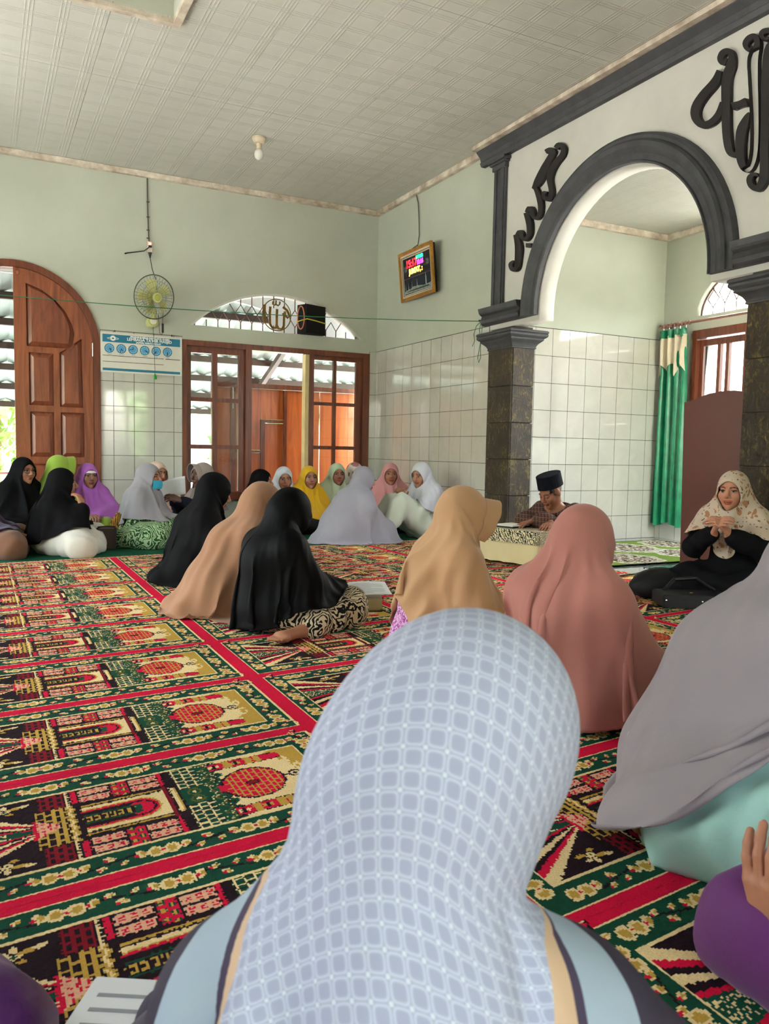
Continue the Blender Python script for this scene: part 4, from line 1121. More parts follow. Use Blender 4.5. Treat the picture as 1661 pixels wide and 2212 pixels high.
# zigzag end border
nb = int(round(RW/KN)); ZB = np.full((12, nb), CRM)
for j in range(12):
    for i in range(nb):
        q = (i % 12)
        if j in (0, 11) or abs(((j+i) % 8)-4) < 1.5: ZB[j, i] = BLK
ZBM = knot_mesh('rug_end_border', ZB, RW, 0.052, PAL, RK)
names = ['red and green prayer carpet strip at the left edge of the hall', 'red and green prayer carpet strip under the kneeling women in black and tan', 'red and green prayer carpet strip under the woman in the beige scarf', 'red and green prayer carpet strip beside the arch']
for k in range(4):
    x0 = RX0+(k-1)*RW
    y0 = RY0+RK*(x0+3.32)
    t = tag(empty('prayer_carpet', (x0, y0-5*RP, 0)), names[k], 'carpet', 'strips of patterned prayer carpet')
    for j in range(-6, 7):
        if k == 3 and j >= 5: pass
        put('prayer_space', RUG, t, loc=(x0, y0+j*RP, 0.0))
    put('end_border', ZBM, t, loc=(x0, y0+7*RP+0.001, 0.0))
# plain green felt along the back wall
M_FELT = mat('dark_green_felt', (28, 84, 62), rough=0.95, spec=0.1, var=0.1, vscale=5, bump=0.2, bscale=300)
v = [(XW+.02, RY0+7*RP+.054+RK*(XW+3.32), 0), (-0.09, RY0+7*RP+.054+RK*(-0.09+3.32), 0), (-0.09, -0.012, 0), (XW+.02, -0.012, 0)]
v = v+[(p[0], p[1], 0.008) for p in v]
o = put('felt_carpet', pymesh('felt_carpet', v, [(3, 2, 1, 0), (4, 5, 6, 7), (0, 1, 5, 4), (1, 2, 6, 5), (2, 3, 7, 6), (3, 0, 4, 7)], M_FELT))
tag(o, 'plain dark green felt carpet along the back wall under the far rows', 'carpet')

# green mat with round medallions in the niche
def medal_canvas():
    w, h, k = 1.78, 1.26, 0.012
    nx, ny = int(w/k), int(h/k)
    X, V = np.meshgrid((np.arange(nx)+.5)*w/nx, (np.arange(ny)+.5)*h/ny)
    C = np.zeros(X.shape, int)
    rs = np.random.RandomState(9)
    for (cx, cy, r) in ((.45, .30, .30), (1.22, .36, .30), (.95, .86, .34), (.25, .92, .30), (1.62, .95, .28)):
        d = np.hypot(X-cx, V-cy); a = np.arctan2(V-cy, X-cx)
        rr = r*(1+.05*np.cos(a*8))
        C[d < rr] = 1
        C[(d < rr*.93) & (d > rr*.80) & (np.sin(a*24) > .2)] = 3
        C[(d < rr*.76)] = 2
        pat = (np.sin(a*12+d*60)*np.cos(d*95) > .05)
        C[(d < rr*.72) & pat] = 1
        C[(d < rr*.2)] = 1; C[d < rr*.12] = 2
    C[(X < .02) | (V < .02) | (X > w-.02) | (V > h-.02)] = 4
    return C, w, h
C_, w_, h_ = medal_canvas()
me = knot_mesh('niche_mat', C_, w_, h_, [(128, 158, 72), (226, 222, 206), (96, 74, 56), (168, 160, 140), (30, 40, 30)], 0.0, z=0.012)
mo = put('niche_mat', me, loc=(-0.06, -4.06, 0.0))
tag(mo, 'light green mat with white round medallions on the niche floor', 'mat')
# ---------------------------------------------------------------- wall fan
M_FANP = mat('yellowed_fan_plastic', (196, 196, 132), rough=0.35, var=0.08)
M_FANH = mat('lime_hub_plastic', (168, 172, 60), rough=0.35, var=0.06)
M_CAGE = mat('grey_fan_wire', (92, 98, 84), rough=0.4, metal=0.4, var=0.05)
M_CABLE = mat('brown_cable', (82, 72, 66), rough=0.6, var=0.1)
M_BLACK = mat('black_plastic', (18, 18, 20), rough=0.4, var=0.1)
FC = Vector((-2.617, -0.33, 2.30))
fanr = tag(empty('wall_fan', (-2.6, -0.02, 2.08)), 'yellowed round wall fan in a wire cage above the banner', 'fan')
FQ = Vector((0.30, -1.0, -0.22)).normalized()      # facing direction
FXa = Vector((0, 0, 1)).cross(FQ).normalized()*-1
FYa = FQ.cross(FXa).normalized()*-1
if FYa.z < 0: FYa = -FYa
def fp(a, b, c): return tuple(FC+FXa*a+FYa*b+FQ*c)
rad = 0.212
g = MB()
for c, q in ((0.0, 0.0055),):
    g.tube([fp(rad*math.cos(a), rad*math.sin(a), c) for a in [2*PI*i/48 for i in range(49)]], q, 6, cap=False)
g.build('cage_rim', M_CAGE, fanr)
g = MB()
for s in (1, -1):
    for k in range(36):
        a = 2*PI*k/36
        g.tube([fp(0.045*math.cos(a), 0.045*math.sin(a), s*0.065), fp(0.14*math.cos(a+.1), 0.14*math.sin(a+.1), s*0.06), fp(0.195*math.cos(a+.12), 0.195*math.sin(a+.12), s*0.03), fp(rad*math.cos(a+.12), rad*math.sin(a+.12), 0)], 0.0011, 4, cap=False)
    for r_ in (0.10, 0.155): g.tube([fp(r_*math.cos(a), r_*math.sin(a), s*0.063) for a in [2*PI*i/32 for i in range(33)]], 0.0011, 4, cap=False)
g.build('cage_wires', M_CAGE, fanr)
g = MB()
g.tube([fp(0, 0, 0.058), fp(0, 0, 0.072)], [0.05, 0.046], 24)
g.build('hub_ring', M_FANP, fanr)
MB().tube([fp(0, 0, 0.072), fp(0, 0, 0.077)], [0.032, 0.028], 20).build('hub_badge', M_FANH, fanr)
for k in range(5):
    a0 = 2*PI*k/5+1.35
    v = []
    for r_, da, dz in ((0.03, -.5, -.02), (0.10, -.55, -.025), (0.165, -.42, -.02), (0.175, -.1, -.005), (0.165, .22, .014), (0.10, .25, .016), (0.03, .5, .012)):
        v.append(fp(r_*math.cos(a0+da), r_*math.sin(a0+da), dz))
    v += [tuple(Vector(p)+FQ*0.004) for p in v]
    n = 7
    put('blade', pymesh('blade', v, [tuple(range(n)), tuple(range(2*n-1, n-1, -1))]+[(i, n+i, n+(i+1) % n, (i+1) % n) for i in range(n)], M_FANP), fanr)
MB().tube([fp(0, 0, -0.05), fp(0, 0, -0.17)], [0.055, 0.045], 16).build('motor', M_FANP, fanr)
bx = Vector((-2.585, 0, 2.095))
MB().tube([fp(0, 0, -0.15), (bx.x, -0.14, 2.2), (bx.x, -0.12, 2.12)], [0.03, 0.028, 0.03], 10).build('arm', M_FANP, fanr)
b = MB().lathe([(0.05, -0.13), (0.055, -0.12), (0.055, -0.02), (0.06, -0.001)], (bx.x, 0, bx.z), 'y', 20).build('base', M_FANP, fanr)
MB().lathe([(0.03, -0.138), (0.034, -0.131)], (bx.x, 0, bx.z), 'y', 16).build('switch_dial', mat('pale_dial', (228, 226, 206), rough=0.4), fanr)
MB().tube([(-2.545, -0.17, 2.16), (-2.535, -0.16, 2.02), (-2.53, -0.15, 1.98), (-2.51, -0.145, 1.965), (-2.495, -0.14, 1.985)], 0.003, 6).tube([(-2.50, -0.15, 2.07), (-2.498, -0.15, 2.18)], 0.003, 5).build('pull_cord', M_CABLE, fanr)
MB().tube([(-2.498, -0.15, 1.985), (-2.498, -0.15, 2.075)], 0.011, 10).build('cord_grip', M_BLACK, fanr)
# socket and cables feeding the fan
so = tag(empty('power_socket', (-2.59, 0, 2.83)), 'small white surface socket with plugs above the wall fan', 'socket')
MB().box(-2.625, -2.575, -0.03, 0.0, 2.80, 2.905).build('body', mat('old_white_plastic', (222, 206, 190), rough=0.4), so, bevel=0.004)
MB().box(-2.612, -2.588, -0.034, -0.03, 2.875, 2.893).build('indicator', emit('red_neon', (255, 90, 80), 1.2), so)
MB().box(-2.615, -2.585, -0.05, -0.03, 2.845, 2.862).build('plug', M_BLACK, so)
MB().tube([(-2.6, -0.035, 2.795), (-2.598, -0.03, 2.74)], [0.02, 0.006], 8).build('plug', M_BLACK, so)
cb = MB().tube([(-2.622, -0.012, 3.53), (-2.617, -0.012, 3.2), (-2.606, -0.012, 2.9)], 0.006, 6)
for z in (3.3, 3.15, 3.02, 2.94): cb.box(-2.628, -2.6, -0.02, 0, z-0.004, z+0.004)
tag(cb.build('supply_cable', M_CABLE), 'brown clipped cable running down from the ceiling trim to the socket', 'cable')
tag(MB().tube([(-2.6, -0.04, 2.853), (-2.66, -0.045, 2.80), (-2.75, -0.03, 2.78), (-2.82, -0.02, 2.765), (-2.845, -0.02, 2.755)], [0.005, 0.005, 0.005, 0.006, 0.008], 6).build('loose_cable', M_BLACK), 'short black cable sticking out left of the socket', 'cable')
tag(MB().tube([(-2.598, -0.03, 2.74), (-2.58, -0.05, 2.62), (-2.565, -0.16, 2.5), (-2.57, -0.2, 2.4)], 0.0045, 6).build('fan_cable', M_CABLE), 'thin cable from the socket down behind the fan cage', 'cable')
pc = tag(empty('switch_cord', (-2.565, -0.06, 1.5)), 'long thin pull cord with a green tassel hanging over the banner', 'cord')
MB().tube([(-2.585, -0.1, 2.05), (-2.57, -0.07, 1.9), (-2.562, -0.05, 1.7), (-2.556, -0.045, 1.56)], 0.0025, 5).build('string', M_CABLE, pc)
MB().tube([(-2.556, -0.045, 1.575), (-2.555, -0.045, 1.55), (-2.552, -0.045, 1.52)], [0.006, 0.014, 0.016], 8).build('tassel', mat('bright_green_thread', (30, 160, 60), rough=0.8), pc)

# ---------------------------------------------------------------- prayer-time banner
BX0, BX1, BZ0, BZ1 = -3.085, -2.275, 1.567, 1.966
BANN = tag(empty('schedule_banner', ((BX0+BX1)/2, -0.008, BZ0)), 'white and blue prayer schedule banner with six clock faces on the back wall', 'banner')
M_BW = mat('glossy_white_vinyl', (222, 218, 208), rough=0.15, spec=0.6, var=0.03)
M_BB = mat('print_blue', (52, 128, 158), rough=0.15, spec=0.6, var=0.05)
M_BL = mat('print_light_blue', (96, 168, 214), rough=0.15, spec=0.6, var=0.05)
M_BT = mat('print_white', (240, 240, 232), rough=0.2, var=0.0)
M_BD = mat('print_black', (26, 28, 34), rough=0.2, var=0.0)
MB().box(BX0, BX1, -0.022, -0.010, BZ0, BZ1).build('sheet', M_BW, BANN)
yb = -0.0225
MB().box(BX0+.02, BX1-.02, yb-.0008, yb, 1.868, 1.945).build('header_band', M_BB, BANN)
MB().box(BX0+.02, BX1-.02, yb-.0008, yb, 1.585, 1.61).build('footer_band', M_BB, BANN)
for z, x1, t in ((1.735, BX1-.19, .003), (1.675, BX1-.19, .003), (1.735, BX1-.02, .004)):
    x0 = BX0+.02 if t < .004 else BX1-.17
    MB().box(x0, x1, yb-.0008, yb, z-t/1, z+t/2).build('rule_line', M_BD, BANN)
tm = lambda cx, cz: (lambda a, b, t: (cx+a, yb-.001-t, cz+b))
for s, sz, cx, cz in (('PENGURUS BESAR NAHDLATUL ULAMA', .022, -2.60, 1.933), ("LEMBAGA TA'MIR MASJID", .040, -2.605, 1.908), ('JADWAL WAKTU SHOLAT', .021, -2.615, 1.880)):
    put('lettering', with_mat(text_mesh(s, sz, tm(cx, cz), .0006, bold=.0012), M_BT), BANN)
for cx, s in zip((-3.0, -2.885, -2.77, -2.655, -2.54, -2.425), ('SHUBUH', 'DZUHUR', 'ASHAR', 'MAGHRIB', "ISYA'", 'IMSAK')):
    put('caption', with_mat(text_mesh(s, .011, tm(cx+.003, 1.748), .0005), M_BD), BANN)
hands = [(2.2, 2.6), (2.5, 3.4), (0.0, 4.6), (2.0, 2.1), (3.5, 3.8), (3.1, 3.2)]
for k, cx in enumerate((-3.0, -2.885, -2.77, -2.655, -2.54, -2.425)):
    d = put('clock_face', with_mat(fill([arc(0, 0, .047, 0, 2*PI, 28)[:-1]], .001, lambda a, b, t: (cx+a, yb-.001+t-.001, 1.807+b)), M_BL), BANN)
    put('clock_face', with_mat(fill([arc(0, 0, .047, 0, 2*PI, 28)[:-1], arc(0, 0, .040, 0, 2*PI, 28)[:-1]], .001, lambda a, b, t: (cx+a, yb-.0018+t-.001, 1.807+b)), M_BB), BANN)
    for q in range(12):
        a = PI*q/6
        MB().box(cx+.034*math.sin(a)-.0022, cx+.034*math.sin(a)+.0022, yb-.0032, yb-.002, 1.807+.034*math.cos(a)-.0035, 1.807+.034*math.cos(a)+.0035).build('numeral_mark', M_BT, d)
    for a, l, w in ((hands[k][0], .026, .005), (hands[k][1], .040, .004)):
        P = stroke2([(0, 0), (l*math.sin(a), l*math.cos(a))], w)
        put('hand', with_mat(fill([P], .0008, lambda p, q, t: (cx+p, yb-.0045+t, 1.807+q)), M_BD), d)
# emblem: star burst with an oval
star = []
for i in range(36):
    r_ = .032 if i % 2 == 0 else .020
    star.append((r_*math.cos(2*PI*i/36), r_*math.sin(2*PI*i/36)))
put('emblem', with_mat(fill([star, arc(0, 0, .012, 0, 2*PI, 18)[:-1]], .0008, lambda a, b, t: (-2.965+a, yb-.002+t-.001, 1.907+b)), M_BT), BANN)
put('emblem', with_mat(fill([arc(0, 0, .056, 0, 2*PI, 30, ry=.011)[:-1], arc(0, 0, .05, 0, 2*PI, 30, ry=.007)[:-1]], .0008, lambda a, b, t: (-2.965+a, yb-.003+t-.001, 1.905+b)), M_BT), BANN)
for x in (-2.95, -2.385): MB().tube([(x, -0.03, 1.97), (x+.004, -0.03, 1.985)], 0.006, 6).build('nail', M_BLACK, BANN)

# ---------------------------------------------------------------- speaker box in the fanlight
spk = tag(empty('speaker_box', (-0.83, -0.07, 2.115)), 'black loudspeaker box tied into the arched fanlight', 'speaker')
a_, c_ = Vector((-0.985, -0.13, 0)), Vector((-0.70, -0.03, 0))
dx_ = (c_-a_); dn = Vector((-dx_.y, dx_.x, 0)).normalized()*0.10
q = [a_+Vector((0, 0, 2.118)), c_+Vector((0, 0, 2.118)), c_+dn+Vector((0, 0, 2.118)), a_+dn+Vector((0, 0, 2.118))]
dn2 = Vector((-0.05, 0.10, 0))
q = [Vector((-0.93, -0.12, 2.118)), Vector((-0.665, -0.03, 2.118)), Vector((-0.70, 0.10, 2.118)), Vector((-0.985, 0.02, 2.118))]
v = [tuple(p) for p in q]+[(p.x, p.y, 2.435) for p in q]
put('cabinet', pymesh('cabinet', v, [(3, 2, 1, 0), (4, 5, 6, 7), (0, 1, 5, 4), (1, 2, 6, 5), (2, 3, 7, 6), (3, 0, 4, 7)], mat('black_speaker_felt', (14, 14, 16), rough=0.8)), spk)
cc = (q[0]+q[3])/2; ud = (q[0]-q[3]).normalized()
lo = [(cc+ud*0.055*math.cos(a)+Vector((-0.012, -0.004, 0.17+0.125*math.sin(a)))) for a in [2*PI*i/28 for i in range(29)]]
MB().tube(lo, 0.007, 6, cap=False).build('rubber_ring', mat('orange_surround', (206, 120, 92), rough=0.6), spk)
MB().tube([(-0.995, 0.0, 2.25), (-0.955, -0.09, 2.262), (-0.925, -0.13, 2.27), (-0.80, -0.09, 2.262), (-0.66, -0.035, 2.25)], 0.006, 6).build('tie_string', mat('yellow_string', (206, 200, 60), rough=0.7), spk)

# ---------------------------------------------------------------- green line across the hall
ln = tag(empty('green_line', (-0.02, -2.27, 2.03)), 'thin green line stretched across the hall to a nail by the pillar', 'line')
A = Vector((-0.03, -2.27, 2.035)); B = Vector((-6.35, -1.55, 2.02))
pts = [A.lerp(B, i/24)+Vector((0, 0, -0.10*4*(i/24)*(1-i/24))) for i in range(25)]
M_LINE = mat('green_nylon', (34, 112, 70), rough=0.6)
MB().tube(pts, 0.0035, 5).build('line', M_LINE, ln)
kx = MB()
for i in range(4): kx.ball((-0.03-i*0.014, -2.27, 2.036), 0.010, 8, 6)
kx.build('knot', M_LINE, ln)
MB().tube([(-0.05, -2.26, 2.03), (-0.055, -2.20, 2.0), (-0.05, -2.15, 1.93), (-0.05, -2.17, 1.87), (-0.05, -2.13, 1.82)], 0.003, 5).tube([(-0.05, -2.27, 2.03), (-0.055, -2.25, 1.96), (-0.05, -2.27, 1.86), (-0.05, -2.225, 1.70), (-0.05, -2.245, 1.66), (-0.05, -2.275, 1.70), (-0.05, -2.265, 1.85), (-0.05, -2.285, 1.96), (-0.05, -2.27, 2.03)], 0.003, 5).build('loose_end', M_LINE, ln)
MB().tube([(0.0, -2.275, 2.035), (-0.04, -2.272, 2.037)], 0.006, 6).build('nail', M_BLACK, ln)

# ---------------------------------------------------------------- running-text clock frame on the right wall
ck = tag(empty('digital_clock', (-0.06, -1.11, 2.42)), 'gold framed digital prayer clock with glowing text over a night mosque picture', 'clock')
CY0, CY1, CZ0, CZ1 = -1.475, -0.775, 2.425, 2.925
lean = lambda z: -0.075-0.05*(z-CZ0)/(CZ1-CZ0)
def ckp(a, b, t): return (lean(CZ0+b)+t*-1, CY1-a, CZ0+b)      # a: from the corner side to the right, b: up, t: out
W_, H_ = CY1-CY0, CZ1-CZ0
M_GOLD = mat('gilded_frame', (190, 132, 56), rough=0.35, metal=0.5, var=0.15, vscale=12)
M_MATB = mat('ivory_mount', (206, 192, 170), rough=0.4)
def ckbox(a0, a1, b0, b1, t0, t1, m, name, par=ck):
    v = [ckp(a, b, t) for t in (t0, t1) for b in (b0, b1) for a in (a0, a1)]
    return put(name, pymesh(name, v, [(0, 2, 3, 1), (4, 5, 7, 6), (0, 1, 5, 4), (2, 6, 7, 3), (0, 4, 6, 2), (1, 3, 7, 5)], m), par)
ckbox(0.01, W_-0.01, 0.01, H_-0.01, -0.03, 0.0, M_BLACK, 'back_box')
def ckframe(o0, o1, t, m, name):
    v, f = [], []
    for o, tt in ((o0, 0.0), (o0, t), (o1, t), (o1, 0.0)):
        v += [ckp(o, o, tt), ckp(W_-o, o, tt), ckp(W_-o, H_-o, tt), ckp(o, H_-o, tt)]
    for r_ in range(3):
        for k in range(4): f.append((r_*4+k, r_*4+(k+1) % 4, (r_+1)*4+(k+1) % 4, (r_+1)*4+k))
    return put(name, pymesh(name, v, f, m), ck)
ckframe(0.0, 0.032, 0.022, M_GOLD, 'gold_frame')
ckframe(0.032, 0.05, 0.012, M_MATB, 'mount')
ckframe(0.05, 0.055, 0.008, M_BLACK, 'inner_line'); ckframe(0.055, 0.066, 0.006, M_MATB, 'mount')
ckbox(0.066, W_-0.066, 0.225, H_-0.066, 0.0, 0.002, mat('dark_display', (40, 34, 36), rough=0.2), 'display')
M_NIGHT = mat('night_blue_print', (28, 40, 64), rough=0.2, var=0.3, vscale=4)
ckbox(0.066, W_-0.066, 0.066, 0.225, 0.0, 0.002, M_NIGHT, 'night_picture')
ckbox(0.066, W_-0.066, 0.223, 0.228, 0.002, 0.003, mat('maroon_line', (92, 40, 58), rough=0.3), 'divider')
M_PW = mat('floodlit_stone_print', (150, 160, 150), rough=0.3, var=0.3, vscale=30)
def ckshape(poly, t, m, name): put(name, with_mat(fill([poly], .0015, lambda a, b, s: ckp(a, b, t+s)), m), ck)
ckshape([(.07, .075), (.63, .07), (.63, .12), (.58, .115), (.50, .11), (.36, .125), (.26, .13), (.2, .115), (.12, .11), (.07, .10)], .0021, M_PW, 'picture_building')
ckshape([(.09, .09), (.6, .085), (.58, .1), (.4, .1), (.2, .1)], .0041, mat('picture_shadow', (36, 40, 42), rough=0.3), 'picture_building')
for a, h, w in ((.10, .165, .006), (.16, .175, .007), (.235, .175, .006), (.345, .18, .006), (.53, .215, .012)):
    ckshape([(a-w, .09), (a+w, .09), (a+w*.7, h-.03), (a, h+.012), (a-w*.7, h-.03)], .0037, M_PW, 'picture_minaret')
tq = lambda ca, cb, t0: (lambda a, b, t: ckp(ca+a, cb+b, t0+t))
for s, sz, ca, cb, m in (("15:17", .105, .245, .365, emit('led_red', (255, 20, 30), 2.2)), ('11/11/22', .042, .42, .405, emit('led_green', (20, 240, 90), 1.6)), ('15:16', .062, .425, .352, emit('led_magenta', (230, 40, 240), 1.8)), ("JUM'AT, :", .072, .33, .285, emit('led_amber', (255, 196, 60), 1.8))):
    put('led_text', with_mat(text_mesh(s, sz, tq(ca, cb, .003), .001, bold=.003), m), ck)
M_ROUND = mat('black_medallion', (16, 15, 17), rough=0.3)
for ca in (.118, .575):
    ckshape([(ca+.05*math.cos(2*PI*i/24), .325+.075*math.sin(2*PI*i/24)) for i in range(24)], .0025, M_ROUND, 'medallion')
    for d_ in (-.015, .005, .02): ckshape(stroke2([(ca+d_, .30), (ca+d_+.004, .33), (ca+d_-.003, .355)], .007), .0042, M_PW, 'medallion_script')
kz = MB().tube([(-0.02, -0.93, 3.53), (-0.015, -0.96, 3.45), (-0.015, -0.985, 3.3), (-0.015, -1.0, 3.1), (-0.03, -1.005, 3.0)], 0.005, 6)
kz.tube([(-0.03, -1.005, 3.0), (-0.06, -0.95, 2.97), (-0.10, -0.88, 2.925)], 0.004, 5).tube([(-0.03, -1.005, 3.0), (-0.06, -1.04, 2.96), (-0.10, -1.06, 2.92)], 0.004, 5).tube([(-0.03, -0.86, 3.56), (-0.03, -0.93, 3.54)], 0.004, 5)
tag(kz.build('clock_cable', M_CABLE), 'thin brown cable from the cornice to the digital clock', 'cable')

# ---------------------------------------------------------------- ceiling bulb
bu = tag(empty('ceiling_bulb', (-1.915, -1.45, ZC-0.17)), 'white screw-in bulb in a ceiling socket', 'lamp')
c = (-1.915, -1.45, 0)
MB().lathe([(0.062, ZC-0.001), (0.062, ZC-0.018), (0.045, ZC-0.05), (0.03, ZC-0.055)], c, 'z', 20).build('rose', mat('aged_bakelite', (222, 206, 176), rough=0.4), bu, smooth=False)
MB().lathe([(0.024, ZC-0.055), (0.022, ZC-0.10)], c, 'z', 14).build('socket', mat('aged_bakelite', (222, 206, 176)), bu)
MB().lathe([(0.022, ZC-0.10), (0.038, ZC-0.125), (0.041, ZC-0.15), (0.034, ZC-0.175), (0.018, ZC-0.19), (0.004, ZC-0.194)], c, 'z', 18).build('bulb_glass', mat('frosted_bulb', (234, 230, 218), rough=0.3), bu, smooth=True)

# ---------------------------------------------------------------- niche curtain, rod, pulpit
cu = tag(empty('curtain', (NX-0.09, -2.75, 0.15)), 'green satin curtain with cream scalloped valance in the niche', 'curtain')
def sheet(y0, y1, z0, z1, nz, ny, amp, folds, x0, ph=0.0, zf=None, pinch=1.0):
    v, f = [], []
    for j in range(nz+1):
        t = j/nz
        for i in range(ny+1):
            s = i/ny
            w = 1.0-(1-pinch)*(t**1.5)
            y = (y0+y1)/2+(y1-y0)*(s-.5)*w
            z = z0+(z1-z0)*t
            if zf: z = zf(s, t)
            v.append((x0+amp*(1-.35*t)*math.sin(folds*2*PI*s+ph+.5*math.sin(3*t))+.3*amp*math.sin(folds*5.1*s+2*t), y, z))
    for j in range(nz):
        for i in range(ny):
            a = j*(ny+1)+i
            f.append((a, a+1, a+ny+2, a+ny+1))
    return v, f
M_SATIN = mat('green_satin', (0, 138, 96), rough=0.32, spec=0.5, var=0.18, vscale=11, sheen=0.3, bump=0.15, bscale=14)
M_VAL = mat('cream_satin', (224, 208, 182), rough=0.5, var=0.08, sheen=0.2)
v, f = sheet(-2.56, -2.955, 0.155, 1.98, 30, 72, 0.032, 4.2, NX-0.085, zf=lambda s, t: 0.155+1.825*t-0.02*math.sin(9*s)*(1-t), pinch=0.84)
put('drape', pymesh('drape', v, f, M_SATIN, True), cu)
v, f = sheet(-2.585, -2.925, 1.65, 2.0, 6, 72, 0.034, 4.2, NX-0.10, zf=lambda s, t: (1.60+0.13*abs(math.sin(3*PI*s)))*(1-t)+2.0*t)
put('valance', pymesh('valance', v, f, M_VAL, True), cu)
v, f = sheet(-2.59, -2.92, 1.98, 2.06, 2, 48, 0.03, 4.2, NX-0.105)
put('header', pymesh('header', v, f, M_SATIN, True), cu)
rd = tag(empty('curtain_rod', (NX-0.1, -3.4, 2.1)), 'ornate brown curtain rod across the niche wall', 'rod')
MB().tube([(NX-0.10, -2.60, 2.10), (NX-0.10, -4.5, 2.10)], 0.012, 8).build('rod', mat('rosy_brown_rod', (150, 104, 92), rough=0.4), rd)
kn = MB()
for i in range(9): kn.ball((NX-0.10, -2.60-i*0.045, 2.10), (0.02, 0.016, 0.022), 8, 6)
kn.build('finial', mat('rosy_brown_rod', (150, 104, 92)), rd)
for i in range(5): MB().tube([(NX-0.10, -2.64-i*0.07, 2.11), (NX-0.10, -2.64-i*0.07, 2.055)], 0.005, 5).build('ring', M_STEEL, rd)
MB().box(NX-0.1, NX, -2.66, -2.64, 2.09, 2.11).build('bracket', M_IRON, rd)

pu = tag(empty('pulpit', (0.6, -4.8, 0)), 'tall reddish brown pulpit panel with a curved top in the arch', 'pulpit')
M_PULP = mat('reddish_brown_board', (104, 58, 50), rough=0.35, spec=0.4, var=0.06, vscale=2.0, coat=0.15)
top = [(0.82, 0.92), (0.72, 0.95), (0.60, 1.0), (0.52, 1.05), (0.44, 1.09), (0.36, 1.12), (0.28, 1.15), (0.252, 1.16)]
for yy in (-4.5, -5.02):
    me = fill([[(0.252, 0.0), (0.82, 0.0)]+top], 0.03, lambda a, b, t, yy=yy: (a, yy-0.03+t, b))
    put('side_panel', with_mat(me, M_PULP), pu)
me = fill([[(-5.05, 0.0), (-4.47, 0.0), (-4.44, 1.205), (-4.50, 1.212), (-4.57, 1.235), (-4.65, 1.256), (-4.75, 1.266), (-4.85, 1.266), (-4.95, 1.25), (-5.05, 1.235)]], 0.028, lambda a, b, t: (0.222+t, a, b))
put('front_panel', with_mat(me, M_PULP), pu)
MB().box(0.25, 0.82, -5.02, -4.53, 0.38, 0.41).build('seat', M_PULP, pu)
MB().box(0.252, 0.42, -5.0, -4.54, 1.10, 1.12).build('book_ledge', M_PULP, pu)
MB().box(0.62, 0.82, -5.02, -4.53, 0.0, 0.2).build('step', M_PULP, pu)
# ================================================================ people: bodies from smooth distance fields, scarves from a small cloth solver
def V3(*a): return np.array(a, float)
def d_cap(p, a, b, ra, rb):
    ab = (b-a).astype(np.float32); q = p-a.astype(np.float32)
    t = np.clip((q@ab)*np.float32(1/max(float(ab@ab), 1e-9)), 0, 1)
    q -= t[:, None]*ab
    return np.sqrt(np.einsum('ij,ij->i', q, q))-(np.float32(ra)+np.float32(rb-ra)*t)
def d_ell(p, c, r, R=None):
    q = p-c
    if R is not None: q = q@R            # columns of R are the local axes
    u = q/r; w = u/r
    k0 = np.sqrt(np.einsum('ij,ij->i', u, u)); k1 = np.sqrt(np.einsum('ij,ij->i', w, w))
    return k0*(k0-1)/np.maximum(k1, 1e-9)
def smin(a, b, k):
    if k <= 0: return np.minimum(a, b)
    h = np.maximum(k-np.abs(a-b), 0)/k
    return np.minimum(a, b)-h*h*k*0.25
def field(prims, p, inflate=0.0, k=None):
    d = None
    for q in prims:
        e = (d_cap(p, q[1], q[2], q[3], q[4]) if q[0] == 'c' else d_ell(p, q[1], q[2], q[3]))-inflate
        kk = q[5] if q[0] == 'c' else q[4]
        d = e if d is None else smin(d, e, kk if k is None else k)
    return d

def grid_eval(fn, axs, band):
    """evaluate fn on a rectilinear grid; exact only near the surface"""
    ci = [np.arange(0, len(a), 3) for a in axs]
    g = np.stack(np.meshgrid(*[a[i] for a, i in zip(axs, ci)], indexing='ij'), -1).astype(np.float32)
    D = fn(g.reshape(-1, 3)).reshape(g.shape[:3])
    near = [np.minimum((np.arange(len(a))+1)//3, len(i)-1) for a, i in zip(axs, ci)]
    E = D[np.ix_(*near)].astype(np.float32)
    I = np.nonzero(np.abs(E) < band)
    p = np.stack([axs[k][I[k]] for k in range(3)], 1).astype(np.float32)
    E[I] = fn(p)
    return E

def rotz(a): c, s = math.cos(a), math.sin(a); return np.array([[c, -s, 0], [s, c, 0], [0, 0, 1.0]])
def rotx(a): c, s = math.cos(a), math.sin(a); return np.array([[1.0, 0, 0], [0, c, -s], [0, s, c]])
def roty(a): c, s = math.cos(a), math.sin(a); return np.array([[c, 0, s], [0, 1.0, 0], [-s, 0, c]])

def head_prims(ear=False):
    P = [('e', V3(0, -.012, .030), V3(.073, .092, .084), None, 0), ('e', V3(0, .020, -.045), V3(.055, .064, .066), None, .035),
         ('c', V3(0, .062, -.094), V3(0, .066, -.09), .018, .018, .02),
         ('e', V3(-.036, .056, -.022), V3(.026, .026, .028), None, .02), ('e', V3(.036, .056, -.022), V3(.026, .026, .028), None, .02),
         ('c', V3(0, .082, .018), V3(0, .104, -.020), .0075, .0115, .010), ('c', V3(-.011, .092, -.027), V3(.011, .092, -.027), .0075, .0075, .008),
         ('c', V3(-.046, .070, .024), V3(-.014, .084, .026), .007, .008, .012), ('c', V3(.046, .070, .024), V3(.014, .084, .026), .007, .008, .012),
         ('e', V3(0, .083, -.052), V3(.024, .011, .0058), None, .004), ('e', V3(0, .081, -.062), V3(.020, .011, .0068), None, .004)]
    if ear:
        for s in (-1, 1): P.append(('e', V3(s*.076, -.006, .0), V3(.009, .019, .031), None, .008))
    return P
HEADP = head_prims()
